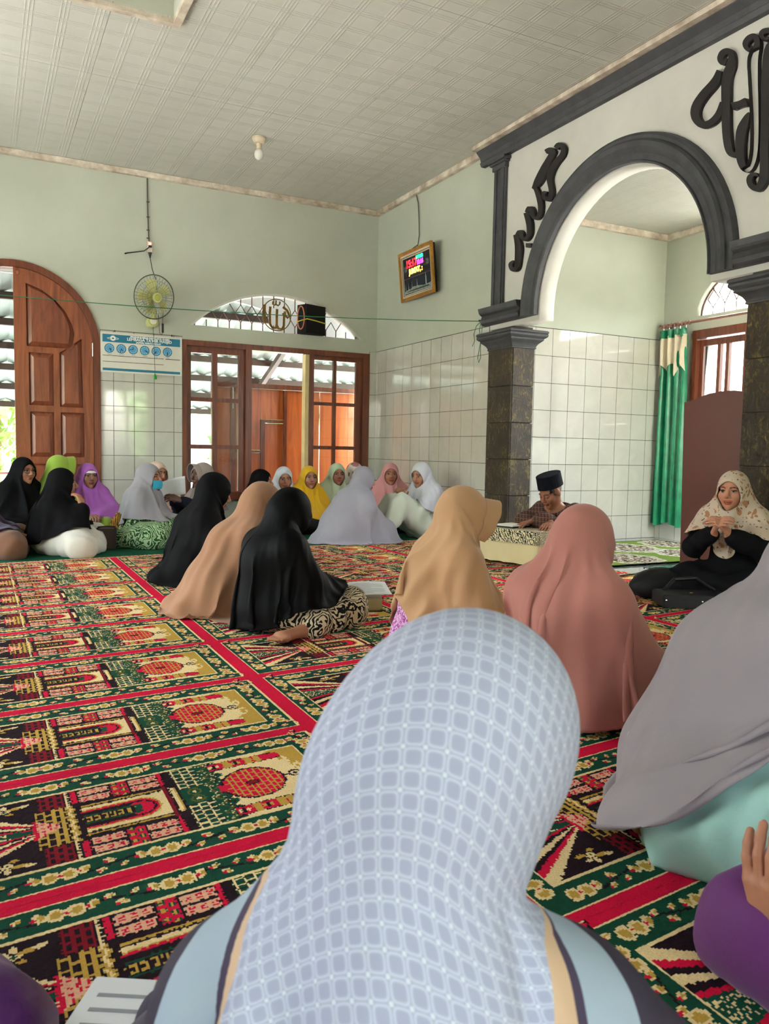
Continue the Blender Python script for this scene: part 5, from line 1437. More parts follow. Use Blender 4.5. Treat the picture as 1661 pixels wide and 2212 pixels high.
def head_field(p, ear=False):
    d = field(head_prims(True) if ear else HEADP, p)
    for s in (-1, 1):                                   # sockets, then eyeballs
        e = np.linalg.norm(p-V3(s*.031, .095, .006), axis=1)-.0155
        h = np.maximum(.010-np.abs(d+e), 0)/.010
        d = np.maximum(d, -e)+h*h*.0025
        d = np.minimum(d, np.linalg.norm(p-V3(s*.031, .0745, .006), axis=1)-.0125)
    return d

def surface_nets(xs, ys, zs, S):
    X = [xs, ys, zs]
    neg = S < 0
    nx, ny, nz = S.shape
    cn = [(i, j, k) for i in (0, 1) for j in (0, 1) for k in (0, 1)]
    sl = lambda A, c: A[c[0]:nx-1+c[0], c[1]:ny-1+c[1], c[2]:nz-1+c[2]]
    cnt = sum(sl(neg, c).astype(np.int8) for c in cn)
    I, J, K = np.nonzero((cnt > 0) & (cnt < 8))
    n = len(I)
    acc = np.zeros((n, 3)); num = np.zeros(n)
    for a in cn:
        for ax in range(3):
            if a[ax]: continue
            b = list(a); b[ax] = 1
            sa = S[I+a[0], J+a[1], K+a[2]]; sb = S[I+b[0], J+b[1], K+b[2]]
            m = (sa < 0) != (sb < 0)
            t = np.where(m, sa/np.where(m, sa-sb, 1), 0)
            pa = np.stack([xs[I+a[0]], ys[J+a[1]], zs[K+a[2]]], 1)
            pb = np.stack([xs[I+b[0]], ys[J+b[1]], zs[K+b[2]]], 1)
            acc += np.where(m[:, None], pa+(pb-pa)*t[:, None], 0); num += m
    v = acc/num[:, None]
    idx = np.full((nx-1, ny-1, nz-1), -1, np.int32); idx[I, J, K] = np.arange(n)
    F = []
    for ax in range(3):
        lo = [slice(1, -1)]*3; hi = [slice(1, -1)]*3
        lo[ax] = slice(0, -1); hi[ax] = slice(1, None)
        A, B = neg[tuple(lo)], neg[tuple(hi)]
        i, j, k = np.nonzero(A != B)
        flip = A[i, j, k]
        o = [i, j, k]; base = [o[q]+(0 if q == ax else 1) for q in range(3)]
        u, w = (ax+1) % 3, (ax+2) % 3
        def cell(du, dw):
            c = list(base); c[u] = c[u]-du; c[w] = c[w]-dw
            return idx[c[0], c[1], c[2]]
        q = np.stack([cell(1, 1), cell(0, 1), cell(0, 0), cell(1, 0)], 1)
        q[~flip] = q[~flip][:, ::-1]
        F.append(q)
    return v, np.concatenate(F)

def axis(lo, hi, coarse, fines):
    """coordinates from lo to hi: coarse steps, fine steps inside the given intervals"""
    out = [lo]
    while out[-1] < hi:
        x = out[-1]; st = coarse
        for a, b, f in fines:
            if a-1e-9 <= x <= b: st = min(st, f)
            elif x < a < x+st: st = min(st, max(a-x, f))
        out.append(x+st)
    return np.array(out)

def np_mesh(name, v, f, m, smooth=True, attr=None):
    me = bpy.data.meshes.new(name)
    f = np.asarray(f, np.int32)
    me.vertices.add(len(v)); me.vertices.foreach_set('co', np.asarray(v, np.float32).ravel())
    me.loops.add(f.size); me.loops.foreach_set('vertex_index', f.ravel())
    me.polygons.add(len(f)); me.polygons.foreach_set('loop_start', np.arange(len(f), dtype=np.int32)*f.shape[1])
    me.update(calc_edges=True)
    if smooth: me.polygons.foreach_set('use_smooth', [True]*len(f))
    if attr is not None:
        a = me.attributes.new(attr[0], 'FLOAT_COLOR', 'POINT')
        a.data.foreach_set('color', attr[1].astype(np.float32).ravel())
    me.materials.append(m)
    return me

def skin_mat():
    m, nt, b = nodes_of('skin')
    at = N(nt, 'Attribute'); at.attribute_name = 'skin'
    g = N(nt, 'NewGeometry')
    n1 = N(nt, 'TexNoise', Scale=28.0, Detail=4.0); nt.links.new(g.outputs['Position'], n1.inputs['Vector'])
    mx = N(nt, 'VectorMath', operation='SCALE'); nt.links.new(at.outputs['Color'], mx.inputs[0])
    nt.links.new(MATH(nt, 'MULTIPLY_ADD', n1.outputs[0], 0.3, 1.05), mx.inputs['Scale'])
    nt.links.new(mx.outputs[0], b.inputs['Base Color'])
    b.inputs['Roughness'].default_value = 0.5
    b.inputs['Subsurface Weight'].default_value = 0.0
    b.inputs['Specular IOR Level'].default_value = 0.35
    return m
M_SKIN = skin_mat()

def hand_prims(wrist, d, n, side, curl=0.6, spread=0.15, sc=1.0, thumb=0.6):
    """wrist, finger direction d, palm normal n (the way the palm faces); side +1: thumb towards n x d"""
    d = d/np.linalg.norm(d); n = n-d*(n@d); n = n/np.linalg.norm(n); s = np.cross(n, d)*side
    P = []
    palm_end = [wrist+d*.082*sc+s*o*sc for o in (.030, .010, -.010, -.029)]
    base = [wrist+d*.018*sc+s*o*sc for o in (.018, .006, -.006, -.017)]
    for a, b in zip(base, palm_end): P.append(('c', a, b, .0125*sc, .0105*sc, .012))
    L = [(.040, .024, .020), (.044, .028, .021), (.041, .026, .021), (.032, .020, .019)]
    for k, b in enumerate(palm_end):
        p = b; ang = 0.15*curl
        dd = d+s*spread*(0.5-k/3.0)
        dd = dd/np.linalg.norm(dd)
        for j, l in enumerate(L[k]):
            ang += curl*(0.55 if j == 0 else 0.75)
            q = p+(dd*math.cos(ang)+n*math.sin(ang))*l*sc
            r0, r1 = (.0092-.0007*j)*sc, (.0086-.0009*j)*sc
            P.append(('c', p, q, r0, r1, .004)); p = q
    t0 = wrist+d*.022*sc+s*.022*sc+n*.006*sc
    td = d*.6+s*.75+n*thumb*.5; td /= np.linalg.norm(td)
    t1 = t0+td*.040*sc
    td2 = d*.9+s*.25+n*thumb*.9; td2 /= np.linalg.norm(td2)
    t2 = t1+td2*.030*sc; t3 = t2+td2*.024*sc
    P += [('c', t0, t1, .0125*sc, .0105*sc, .012), ('c', t1, t2, .0102*sc, .0095*sc, .004), ('c', t2, t3, .0095*sc, .008*sc, .004)]
    return P

# ---------------------------------------------------------------- cloth solver on a ring grid (rows from the neck outwards, columns round the body)
class SDFGrid:
    def __init__(s, fn, lo, hi, h):
        s.lo, s.h = np.array(lo, float), h
        s.n = np.ceil((np.array(hi)-s.lo)/h).astype(int)+1
        g = np.stack(np.meshgrid(*[s.lo[i]+h*np.arange(s.n[i]) for i in range(3)], indexing='ij'), -1)
        D = fn(g.reshape(-1, 3).astype(np.float32)).reshape(s.n)
        G = np.gradient(D, h)
        s.A = np.stack([D]+list(G), -1).reshape(-1, 4).astype(np.float32)
    def __call__(s, p):
        q = ((p-s.lo)/s.h).astype(np.float32)
        q = np.clip(q, 0, s.n-1.001)
        i = q.astype(int); f = q-i
        st = np.array([s.n[1]*s.n[2], s.n[2], 1])
        b = i@st
        fx, fy, fz = f[:, 0:1], f[:, 1:2], f[:, 2:3]
        A = s.A
        r = 0
        for dx in (0, 1):
            for dy in (0, 1):
                for dz in (0, 1):
                    w = (fx if dx else 1-fx)*(fy if dy else 1-fy)*(fz if dz else 1-fz)
                    r = r+A[b+dx*st[0]+dy*st[1]+dz]*w
        return r

def relax(A, B, rest, k):
    d = B-A
    l = np.sqrt(np.einsum('...k,...k->...', d, d)+np.float32(1e-12))[..., None]
    c = d*(np.float32(0.5*k)*(1-rest/l))
    return A+c, B-c

def drape(anchor, Lf, beta, N, grid, steps=110, iters=5, beta0=1.15, centre=None, thick=0.012, floor=0.016, seed=0, bend=0.25, outw=None, wave=0.0, damp=0.03, lra=0.0):
    """anchor (M,3) fixed first ring; Lf(M) slant length per column; beta cone half angle of the cut"""
    M = len(anchor)
    rs = np.random.RandomState(seed)
    c0 = anchor.mean(0) if centre is None else centre
    out = anchor-c0; out[:, 2] = 0
    r0 = np.linalg.norm(out, axis=1).mean()
    if outw is None: out = out/np.linalg.norm(out, axis=1)[:, None]
    else: out = outw
    s = np.linspace(0, 1, N+1)[:, None]*Lf[None, :]
    P = anchor[None]+out[None]*(s*math.sin(beta0))[..., None]+V3(0, 0, -1)*(s*math.cos(beta0))[..., None]
    P = P+rs.normal(0, .004, P.shape)*(np.arange(N+1)[:, None, None] > 1)
    if wave:
        th = np.arange(M)*2*PI/M
        P = P+out[None]*(wave*np.sin(th*9+1.0)*s)[..., None]
    rm = np.repeat((Lf/N)[None, :, None], N, 0)
    circ = 2*PI/M*(r0+s*math.sin(beta))
    rc = circ[..., None]
    rdiag = np.sqrt(((rc[:-1]+rc[1:])/2)**2+rm**2)
    rc2 = rc*1.98; rm2 = rm[:-1]*1.98
    P = P.astype(np.float32); rm, rc, rdiag, rc2, rm2 = [z.astype(np.float32) for z in (rm, rc, rdiag, rc2, rm2)]
    Pp = P.copy(); A0 = P[0].copy()
    g = V3(0, 0, -9.8)*(1/55.0)**2
    g = g.astype(np.float32)
    smax = (s*lra+1e-4).astype(np.float32)
    for st in range(steps):
        vel = (P-Pp)*(1-damp)
        vl = np.sqrt((vel*vel).sum(-1, keepdims=True)); vel = vel*np.minimum(1, .03/(vl+1e-9))
        Pp = P.copy(); P = P+vel+g
        P[0] = A0
        for it in range(iters):
            for o in (0, 1):                      # along the meridians
                a = P[o:-1:2]; b = P[o+1::2]; n = min(len(a), len(b))
                P[o:o+2*n:2], P[o+1:o+1+2*n:2] = relax(a[:n], b[:n], rm[o::2][:n], 1.0)
            P[:, 0::2], P[:, 1::2] = relax(P[:, 0::2], P[:, 1::2], rc[:, 0::2], 0.9)
            a, b = relax(P[:, 1::2], np.roll(P[:, 0::2], -1, 1), rc[:, 1::2], 0.9)
            P[:, 1::2] = a; P[:, 0::2] = np.roll(b, 1, 1)
            for o in (0, 1):                      # shear
                for sg in (-1, 1):
                    a = P[o:-1:2]; b = P[o+1::2]; n = min(len(a), len(b))
                    x, y = relax(a[:n], np.roll(b[:n], sg, 1), rdiag[o::2][:n], 0.25)
                    P[o:o+2*n:2] = x; P[o+1:o+1+2*n:2] = np.roll(y, -sg, 1)
            if bend > 0 and it % 2 == 0:
                for o in (0, 1):
                    P[:, o::4], P[:, o+2::4] = relax(P[:, o::4], P[:, o+2::4], rc2[:, o::4], bend)
                    x, y = relax(P[:, o+2::4], np.roll(P[:, o::4], -1, 1), rc2[:, o+2::4], bend)
                    P[:, o+2::4] = x; P[:, o::4] = np.roll(y, 1, 1)
                for o in range(4):
                    a = P[o:-2:4]; b = P[o+2::4]; n = min(len(a), len(b))
                    P[o:o+4*n:4], P[o+2:o+2+4*n:4] = relax(a[:n], b[:n], rm2[o::4][:n], bend)
            if lra > 0:                           # no column may stretch past its cut length
                d = P-A0[None]
                l = np.sqrt(np.einsum('...k,...k->...', d, d)+np.float32(1e-12))
                P = A0[None]+d*np.minimum(1, smax/l)[..., None]
            P[0] = A0
            if it == iters-1:
                q = P.reshape(-1, 3)
                r = grid(q)
                dpen = thick-r[:, 0]
                hit = dpen > 0
                if hit.any():
                    nn = r[hit, 1:]; nn = nn/(np.linalg.norm(nn, axis=1)[:, None]+1e-9)
                    q[hit] += nn*np.minimum(dpen[hit], .05)[:, None]
                    if it == iters-1:
                        pp = Pp.reshape(-1, 3)
                        dv = q[hit]-pp[hit]; dv = dv-nn*(dv*nn).sum(1)[:, None]
                        pp[hit] += dv*0.35
                fl = q[:, 2] < floor
                if fl.any():
                    q[fl, 2] = floor
                    if it == iters-1:
                        pp = Pp.reshape(-1, 3); pp[fl, :2] += (q[fl, :2]-pp[fl, :2])*0.6
                P = q.reshape(P.shape)
                P[0] = A0
    return P

def ring_faces(R, M, closed=True):
    i = np.arange((R-1)*M).reshape(R-1, M)
    nxt = np.roll(i, -1, 1)
    f = np.stack([i, nxt, nxt+M, i+M], -1)
    if not closed: f = f[:, :-1]
    return f.reshape(-1, 4)

def add_uv(me, uv, name='cloth'):
    l = me.uv_layers.new(name=name)
    vi = np.empty(len(me.loops), np.int32); me.loops.foreach_get('vertex_index', vi)
    l.data.foreach_set('uv', uv[vi].astype(np.float32).ravel())

def cloth(name, rgb, rough=0.85, sheen=0.15, var=0.05, spec=0.2, bump=0.08):
    if max(rgb) < 70: sheen, spec = 0.0, 0.12
    return mat(name, rgb, rough=rough, spec=spec, var=var, vscale=2.5, bump=bump, bscale=220, sheen=sheen)

def pattern_mat(name, base, fg, scale=18.0, kind='leaf', third=None, rough=0.85):
    if name in MATS: return MATS[name]
    m, nt, b = nodes_of(name)
    tc = N(nt, 'TexCoord')
    n0 = N(nt, 'TexNoise', Scale=scale*.35, Detail=3.0)
    nt.links.new(tc.outputs['Object'], n0.inputs['Vector'])
    ad = N(nt, 'VectorMath', operation='MULTIPLY_ADD')
    nt.links.new(n0.outputs['Color'], ad.inputs[0]); ad.inputs[1].default_value = (.12, .12, .12); nt.links.new(tc.outputs['Object'], ad.inputs[2])
    if kind == 'leaf':
        vo = N(nt, 'TexVoronoi', Scale=scale*.55); vo.feature = 'F1'
        wv = N(nt, 'TexWave', Scale=scale*.9, Distortion=9.0, Detail=2.0)
        nt.links.new(ad.outputs[0], vo.inputs['Vector']); nt.links.new(ad.outputs[0], wv.inputs['Vector'])
        f = MATH(nt, 'GREATER_THAN', MATH(nt, 'ADD', wv.outputs[1], MATH(nt, 'MULTIPLY', vo.outputs[0], .55)), .78)
    elif kind == 'speck':
        vo = N(nt, 'TexVoronoi', Scale=scale*3.0); nt.links.new(ad.outputs[0], vo.inputs['Vector'])
        n3 = N(nt, 'TexNoise', Scale=scale*2.2, Detail=4.0); nt.links.new(tc.outputs['Object'], n3.inputs['Vector'])
        f = MATH(nt, 'GREATER_THAN', MATH(nt, 'SUBTRACT', n3.outputs[0], MATH(nt, 'MULTIPLY', vo.outputs[0], .35)), .34)
    else:
        vo = N(nt, 'TexVoronoi', Scale=scale*.6); nt.links.new(ad.outputs[0], vo.inputs['Vector'])
        f = MATH(nt, 'LESS_THAN', vo.outputs[0], .30)
    col = MIX(nt, f, lin(base), lin(fg))
    if third:
        n4 = N(nt, 'TexVoronoi', Scale=scale*1.3); nt.links.new(ad.outputs[0], n4.inputs['Vector'])
        col = MIX(nt, MATH(nt, 'LESS_THAN', n4.outputs[0], .22), col, lin(third))
    nt.links.new(col, b.inputs['Base Color'])
    b.inputs['Roughness'].default_value = rough
    b.inputs['Specular IOR Level'].default_value = 0.2
    return m

HAIR = lin((24, 20, 20))
def make_person(label, loc, heading, Ht=0.68, head=(0.0, 0.03), yaw=0.0, pitch=0.0, roll=0.0, pose='cross', lean=None,
                scarf=None, scarf_mat=None, dress=None, skin=(158, 108, 82), visor=None, hands=None, arms=None, legs=None,
                far=True, bare=False, man=False, cap=None, face=True, seed=0, shoulders=0.118, fatten=0.0, pelvis=None, extras=None, glasses=False,
                brow=(40, 30, 28), skirt=None, opening=1.0, closed_eyes=False, feet=True, name='person', under=None, torso_r=1.0, barefoot=None, drop=0.0, legk=.14):
    """local frame: x right, y forward, z up, seat on the floor at the origin"""
    t = tag(empty(name, (loc[0], loc[1], 0.0)), label, 'person', 'people seated in the hall')
    t.rotation_euler = (0, 0, heading-PI/2)
    hx, hy = head
    hc = V3(hx, hy, Ht-0.128)
    Rh = rotz(-yaw)@rotx(-pitch)@roty(roll)
    pel = V3(0, -.03, .105) if pelvis is None else np.array(pelvis, float)
    if pose == 'kneel' and pelvis is None: pel = V3(0, -.06, .17)
    nb = hc+Rh@V3(0, -.035, -.10)*.6+V3(0, -.02, -.055-drop)
    chest = nb*.66+pel*.34+V3(0, -.02, 0)
    sh = [nb+V3(s*shoulders, -.015, -.055) for s in (-1, 1)]
    if arms is None:
        arms = [((s*.19, nb[1]*.6+.05, pel[2]+.13), (s*.06, nb[1]*.6+.22, pel[2]+.06)) for s in (-1, 1)]
    arms = [tuple(np.array(q, float) for q in a) if a is not None else None for a in arms]
    if legs is None:
        if pose == 'cross': legs = [((s*.085, .0, .10), (s*.29, .25, .095), (-s*.06, .27, .055), (-s*.16, .30, .04)) for s in (-1, 1)]
        elif pose == 'kneel': legs = [((s*.085, -.03, .15), (s*.13, .34, .085), (s*.10, -.10, .05), (s*.08, -.24, .035)) for s in (-1, 1)]
        elif pose == 'side': legs = [((-.085, 0, .10), (-.16, .33, .10), (.10, .20, .055), (.17, .17, .04)), ((.085, 0, .10), (.30, .28, .095), (.33, -.10, .055), (.33, -.22, .04))]
        elif pose == 'up': legs = [((s*.085, .0, .10), (s*.10, .30, .36), (s*.10, .44, .06), (s*.10, .55, .035)) for s in (-1, 1)]
    legs = [tuple(np.array(q, float) for q in l) for l in legs]
    tr = torso_r
    core = [('c', pel, chest, .122*tr, .098*tr, .0), ('c', chest, nb+V3(0, 0, -.02), .092*tr, .048, .05), ('c', sh[0], sh[1], .050, .050, .05)]
    limbs = []
    for s, a in zip(sh, arms):
        if a is None: continue
        limbs += [('c', s, a[0], .050, .041, .03), ('c', a[0], a[1], .040, .027, .02)]
    lg = []
    for h, k, an, to in legs:
        lg += [('c', h, k, .078, .058, .05), ('c', k, an, .054, .034, .03)]
    foot = []
    for li, (h, k, an, to) in enumerate(legs):
        d_ = to-an; d_ = d_/np.linalg.norm(d_)
        foot += [('c', an-d_*.022+V3(0, 0, -.012), an+d_*.05+V3(0, 0, -.008), .031, .026, .02), ('c', an+d_*.05+V3(0, 0, -.008), to, .026, .026, .02)]
        if barefoot is not None and li == barefoot:
            sd_ = np.cross(d_, V3(0, 0, 1)); sd_ /= np.linalg.norm(sd_)
            foot += [('c', to+sd_*.022, to-sd_*.026, .021, .019, .012)]
            for q_ in range(5):
                b0 = to+sd_*(.030-.0145*q_)+d_*.012
                foot.append(('c', b0, b0+d_*(.038-.004*q_), .0105-.0008*q_, .0095-.0008*q_, .004))
    neck = [('c', nb+V3(0, 0, -.03), hc+Rh@V3(0, -.012, -.05), .052, .05, .03)]
    hp = []
    for q in (hands or []): hp += q
    prims = core+limbs+lg+foot+neck
    # ---- body: one continuous skin
    allp = np.array([q for p_ in prims+hp for q in (p_[1], p_[2])]+[hc])
    lo, hi = allp.min(0)-.16, allp.max(0)+.16
    hf = .0062 if far else .0046
    fines = [[(hc[i]-.125, hc[i]+.135, hf)] if (face or man) else [] for i in range(3)]
    if hp:
        hpts = np.array([q for p_ in hp for q in (p_[1], p_[2])])
        # separate boxes for the two hands when they are apart
        for i in range(3): fines[i].append((hpts[:, i].min()-.016, hpts[:, i].max()+.016, .0046 if far else .0036))
    if barefoot is not None:
        fpt = np.array([legs[barefoot][2], legs[barefoot][3]])
        for i in range(3): fines[i].append((fpt[:, i].min()-.06, fpt[:, i].max()+.06, .006))
    ax = [axis(lo[i], hi[i], .024, fines[i]) for i in range(3)]
    def bodyf(G):
        S = field(prims, G)
        near = np.linalg.norm(G-hc, axis=1) < .19
        if near.any(): S[near] = smin(S[near], head_field((G[near]-hc)@Rh, man), .018)
        if hp:
            nh = np.all((G > hpts.min(0)-.03) & (G < hpts.max(0)+.03), axis=1)
            if nh.any(): S[nh] = smin(S[nh], field(hp, G[nh]), .008)
        return S
    S = grid_eval(bodyf, ax, .075)
    v, f = surface_nets(ax[0], ax[1], ax[2], S)
    col = np.tile(np.array(lin(skin)), (len(v), 1))
    q = (v-hc)@Rh
    inh = (np.linalg.norm(q, axis=1) < .16) & (q[:, 1] > .02)
    def paint(m_, c): col[inh & m_] = c
    lip = lin(tuple(int(x*y) for x, y in zip(skin, (.90, .70, .70))))
    paint(d_ell(q, V3(0, .083, -.052), V3(.025, .014, .0062)) < .0022, lip); paint(d_ell(q, V3(0, .081, -.062), V3(.021, .014, .0072)) < .002, lip)
    paint((np.abs(q[:, 2]+.0565) < .0016) & (np.abs(q[:, 0]) < .02) & (q[:, 1] > .07), lin((70, 36, 36)))
    for s in (-1, 1):
        xx = (q[:, 0]*s-.031)
        paint((np.abs(q[:, 2]-(.0285-xx*xx*7-.04*np.maximum(0, xx))) < .0036) & (np.abs(xx) < .021) & (q[:, 1] > .05), lin(brow))
        if closed_eyes:
            paint((np.abs(q[:, 2]-.002) < .0025) & (np.abs(xx) < .016) & (q[:, 1] > .06), lin((40, 26, 24)))
        else:
            ball_ = np.linalg.norm(q-V3(s*.031, .0745, .006), axis=1)
            e = (ball_ < .0148) & (np.abs(q[:, 2]-.005) < .0048-xx*xx*12) & (q[:, 1] > .07)
            paint(e, lin((176, 164, 156))); paint(e & (np.abs(xx) < .0062), lin((28, 18, 16)))
            paint((ball_ < .0165) & (np.abs(q[:, 2]-.0115+xx*xx*10) < .003) & (np.abs(xx) < .0165) & (q[:, 1] > .066), lin((34, 24, 24)))
    if man:
        paint((q[:, 1] < .06) & (q[:, 2] > .02) & (np.abs(q[:, 0]) > .05), HAIR)
        hm = (np.linalg.norm(q, axis=1) < .16) & (q[:, 1] <= .035) & (q[:, 2] > -.035) & (q[:, 2] > -.02+q[:, 1]*.5) & (np.abs(q[:, 0]) < .088)
        col[hm & ~(np.abs(np.abs(q[:, 0])-.078) < .012)] = lin((70, 64, 60))
    body = put('body', np_mesh('body', v, f, M_SKIN, attr=('skin', col)), t, local=True)
    # ---- clothes over torso, arms and legs
    if dress is not None:
        dp = core+[p_ for p_ in limbs]+lg
        dp2 = []
        for p_ in dp:
            p_ = list(p_)
            if any(p_[3:5] == list(l_[3:5]) and np.allclose(p_[2], l_[2]) for l_ in limbs) and p_[4] < .03: p_[2] = p_[1]+(p_[2]-p_[1])*.88; p_[4] = .036
            dp2.append(tuple(p_))
        a_lo, a_hi = allp.min(0)-.2, allp.max(0)+.2
        a_lo[2] = -.03
        h = .021 if far else .0135
        axs = [np.arange(a_lo[i], a_hi[i]+h, h) for i in range(3)]
        infl = .016+fatten
        rs = np.random.RandomState(seed+5)
        waves = []
        for q_ in range(5):
            kv = rs.normal(size=3); kv[2] *= .35; kv = kv/np.linalg.norm(kv)*rs.uniform(26, 60)
            waves.append((kv.astype(np.float32), rs.rand()*6, rs.normal(0, 9, 3).astype(np.float32)))
        def dressf(G):
            S = field(dp2, G, infl)
            S = smin(S, field(lg, G, infl+.006, k=legk), .06)
            for kv, ph, k2 in waves: S = S+.0042*np.sin(G@kv+ph+1.8*np.sin(G@k2))      # cloth folds
            S = np.maximum(S, .006-G[:, 2])
            return np.maximum(S, -(d_ell(G, hc, V3(.15, .15, .16))))
        S = grid_eval(dressf, axs, .075 if far else .055)
        v, f = surface_nets(axs[0], axs[1], axs[2], S)
        put('dress', np_mesh('dress', v, f, dress), t, local=True)
    # ---- head scarf
    if scarf is not None:
        M = scarf.get('M', 48 if far else 92)
        Nr = scarf.get('N', 18 if far else 32)
        th = np.arange(M)*2*PI/M
        o = opening
        off = scarf.get('off', .015)
        e = np.stack([np.sin(th)*.062*o, np.full(M, .062)+.012*np.cos(th), -.030+np.cos(th)*.088*(1+.25*(o-1))], 1)
        if scarf.get('bonnet'): e[:, 1] += .03
        e = e/np.linalg.norm(e, axis=1)[:, None]
        neckR = scarf.get('neck', (.088, .10))
        nbs = nb+V3(0, .012, .02)
        Rz = rotz(-yaw*.6)
        npts = nbs+(np.stack([np.sin(th)*neckR[0], -np.cos(th)*neckR[1], .03+.035*np.cos(th)], 1))@Rz.T
        dn = (npts-hc)@Rh                                     # head frame
        rn = np.linalg.norm(dn, axis=1); dn = dn/rn[:, None]
        H = 9 if far else 14
        rows = []
        wp = np.stack([np.sin(th)*.95, .12-.62*np.cos(th), .80*np.cos(th)], 1)
        wp /= np.linalg.norm(wp, axis=1)[:, None]
        def slerp(a_, b_, u_):
            om = np.arccos(np.clip((a_*b_).sum(1), -.9995, .9995))
            return (np.sin((1-u_)*om)/np.sin(om))[:, None]*a_+(np.sin(u_*om)/np.sin(om))[:, None]*b_
        for k in range(H):
            s_ = k/(H-1.0)
            dirs = slerp(e, wp, s_*2) if s_ <= .5 else slerp(wp, dn, s_*2-1)
            dirs /= np.linalg.norm(dirs, axis=1)[:, None]
            a_, b_ = np.full(M, .03), np.full(M, .20)
            for it in range(22):
                mid = (a_+b_)/2
                dd = head_field(dirs*mid[:, None])-off
                ins = dd < 0
                a_ = np.where(ins, mid, a_); b_ = np.where(ins, b_, mid)
            w = min(1, max(0, (s_-.62)/.38)); w = w*w*(3-2*w)
            r_ = (a_+b_)/2
            if scarf.get('bun'): r_ = r_+scarf['bun']*np.exp(-((dirs-scarf.get('bundir', V3(0, -.994, .11)))**2).sum(1)/.3)
            r_ = r_*(1-w)+rn*w
            rows.append((dirs*r_[:, None])@Rh.T+hc)
        rows = np.array(rows)
        # smooth the hood a little
        for it in range(3):
            rows[1:-1] = rows[1:-1]*.6+.2*(rows[:-2]+rows[2:])
            rows[1:] = rows[1:]*.7+.15*(np.roll(rows[1:], 1, 1)+np.roll(rows[1:], -1, 1))
        for it in range(3):                   # keep the hood clear of the skull
            q_ = ((rows.reshape(-1, 3)-hc)@Rh)
            r_ = np.linalg.norm(q_, axis=1, keepdims=True)
            need_ = np.maximum(0, (off-.002)-head_field(q_))[:, None]
            rows = rows+((q_/r_*need_*1.05)@Rh.T).reshape(rows.shape)
        ka = int(round((H-1)*scarf.get('free', .58)))
        rows = rows[:ka+1]
        inner = rows[0:1]+ (((-rows[0:1]+hc)/np.linalg.norm(rows[0:1]-hc, axis=-1, keepdims=True))*.012)
        Lfront, Lside, Lback = scarf['L']
        c_ = np.cos(th)
        Lf = np.where(c_ > 0, Lside+(Lback-Lside)*c_**2, Lside+(Lfront-Lside)*c_**2)
        if 'Lth' in scarf: Lf = scarf['Lth'](th, Lf)
        if 'edge' in scarf: Lf = np.minimum(Lf, scarf['edge']/np.maximum(.2, np.abs(np.sin(th))))
        col_prims = core+limbs+lg+foot
        glo = np.minimum(allp.min(0)-.35, V3(-.75, -.75, -.06)); ghi = np.maximum(allp.max(0)+.35, V3(.75, .75, Ht+.1))
        def colf(p_):
            d = field(col_prims, p_, .030+fatten)
            d2 = field([q_ for q_ in lg], p_, .036+fatten, k=legk)
            d = smin(d, d2, .06)
            d = smin(d, d_ell(p_, hc, V3(.085, .10, .11), Rh)-off+.004, .02)
            for ex in scarf.get('collide', []): d = np.minimum(d, ex(p_))
            return d
        grid = SDFGrid(colf, glo, ghi, .03 if far else .026)
        outw = None
        P = drape(rows[-1], Lf, scarf.get('beta', .62), Nr, grid, steps=scarf.get('steps', 64 if far else 95), iters=4 if far else 6, beta0=scarf.get('beta0', 1.1), seed=seed, thick=.010, bend=scarf.get('bend', .06), wave=scarf.get('wave', .10), lra=scarf.get('lra', 0.0))
        fa_ = scarf.get('fold', .011 if far else .009)
        if fa_ > 0:
            rs = np.random.RandomState(seed+77)
            du = np.roll(P, -1, 1)-np.roll(P, 1, 1); dv_ = np.gradient(P, axis=0)
            nr = np.cross(dv_, du); nr /= np.linalg.norm(nr, axis=-1, keepdims=True)+1e-9
            if (nr*(P-P.mean((0, 1)))).sum() < 0: nr = -nr
            tt = np.linspace(0, 1, P.shape[0])[:, None]
            dis = 0
            for q_ in range(4):
                fr_ = rs.randint(6, 17 if far else 22)
                sn = np.sin(fr_*th[None]+rs.rand()*6+1.3*np.sin(2*tt+rs.rand()*6)+.8*np.sin(th[None]*3+rs.rand()*6))
                dis = dis+(1-2*np.abs(sn)**.8)*rs.uniform(.3, 1)*np.clip(1.2*np.sin(th[None]*rs.randint(1, 4)+rs.rand()*6)+.4, 0, 1)
            P = P+nr*(fa_*dis*np.clip(tt*1.6, 0, 1)*(.4+.6*tt))[..., None]
            for (t0_, s0_, t1_, s1_, wd_, am_) in scarf.get('creases', []):      # single pulled folds
                A_, B_ = V3(t0_*.22, s0_*.5, 0)[:2], V3(t1_*.22, s1_*.5, 0)[:2]
                tw = (th+PI) % (2*PI)-PI
                q_ = np.stack(np.broadcast_arrays(tw[None]*.22, tt*.5), -1)
                ab_ = B_-A_; u_ = np.clip(((q_-A_)@ab_)/(ab_@ab_), 0, 1)
                df = q_-A_-u_[..., None]*ab_
                ds = (df[..., 0]*ab_[1]-df[..., 1]*ab_[0])/np.linalg.norm(ab_)
                en = np.exp(-((np.linalg.norm(df, axis=-1)-np.abs(ds))/wd_)**2)*np.sin(PI*np.clip(u_*.9+.1, 0, 1))
                P = P+nr*(am_*en*(np.exp(-((ds-wd_*.9)/wd_)**2)-1.1*np.exp(-(ds/wd_)**2)))[..., None]
            P[..., 2] = np.maximum(P[..., 2], .012)
        if not far:
            for it in range(1): P[1:-1] = P[1:-1]*.7+.15*(P[:-2]+P[2:])
        R_ = np.concatenate([inner, rows, P[1:]])
        n = R_.shape[0]
        me = np_mesh('headscarf', R_.reshape(-1, 3), ring_faces(n, M)[:, ::-1], scarf_mat)
        seg = np.linalg.norm(np.diff(R_, axis=0), axis=-1)
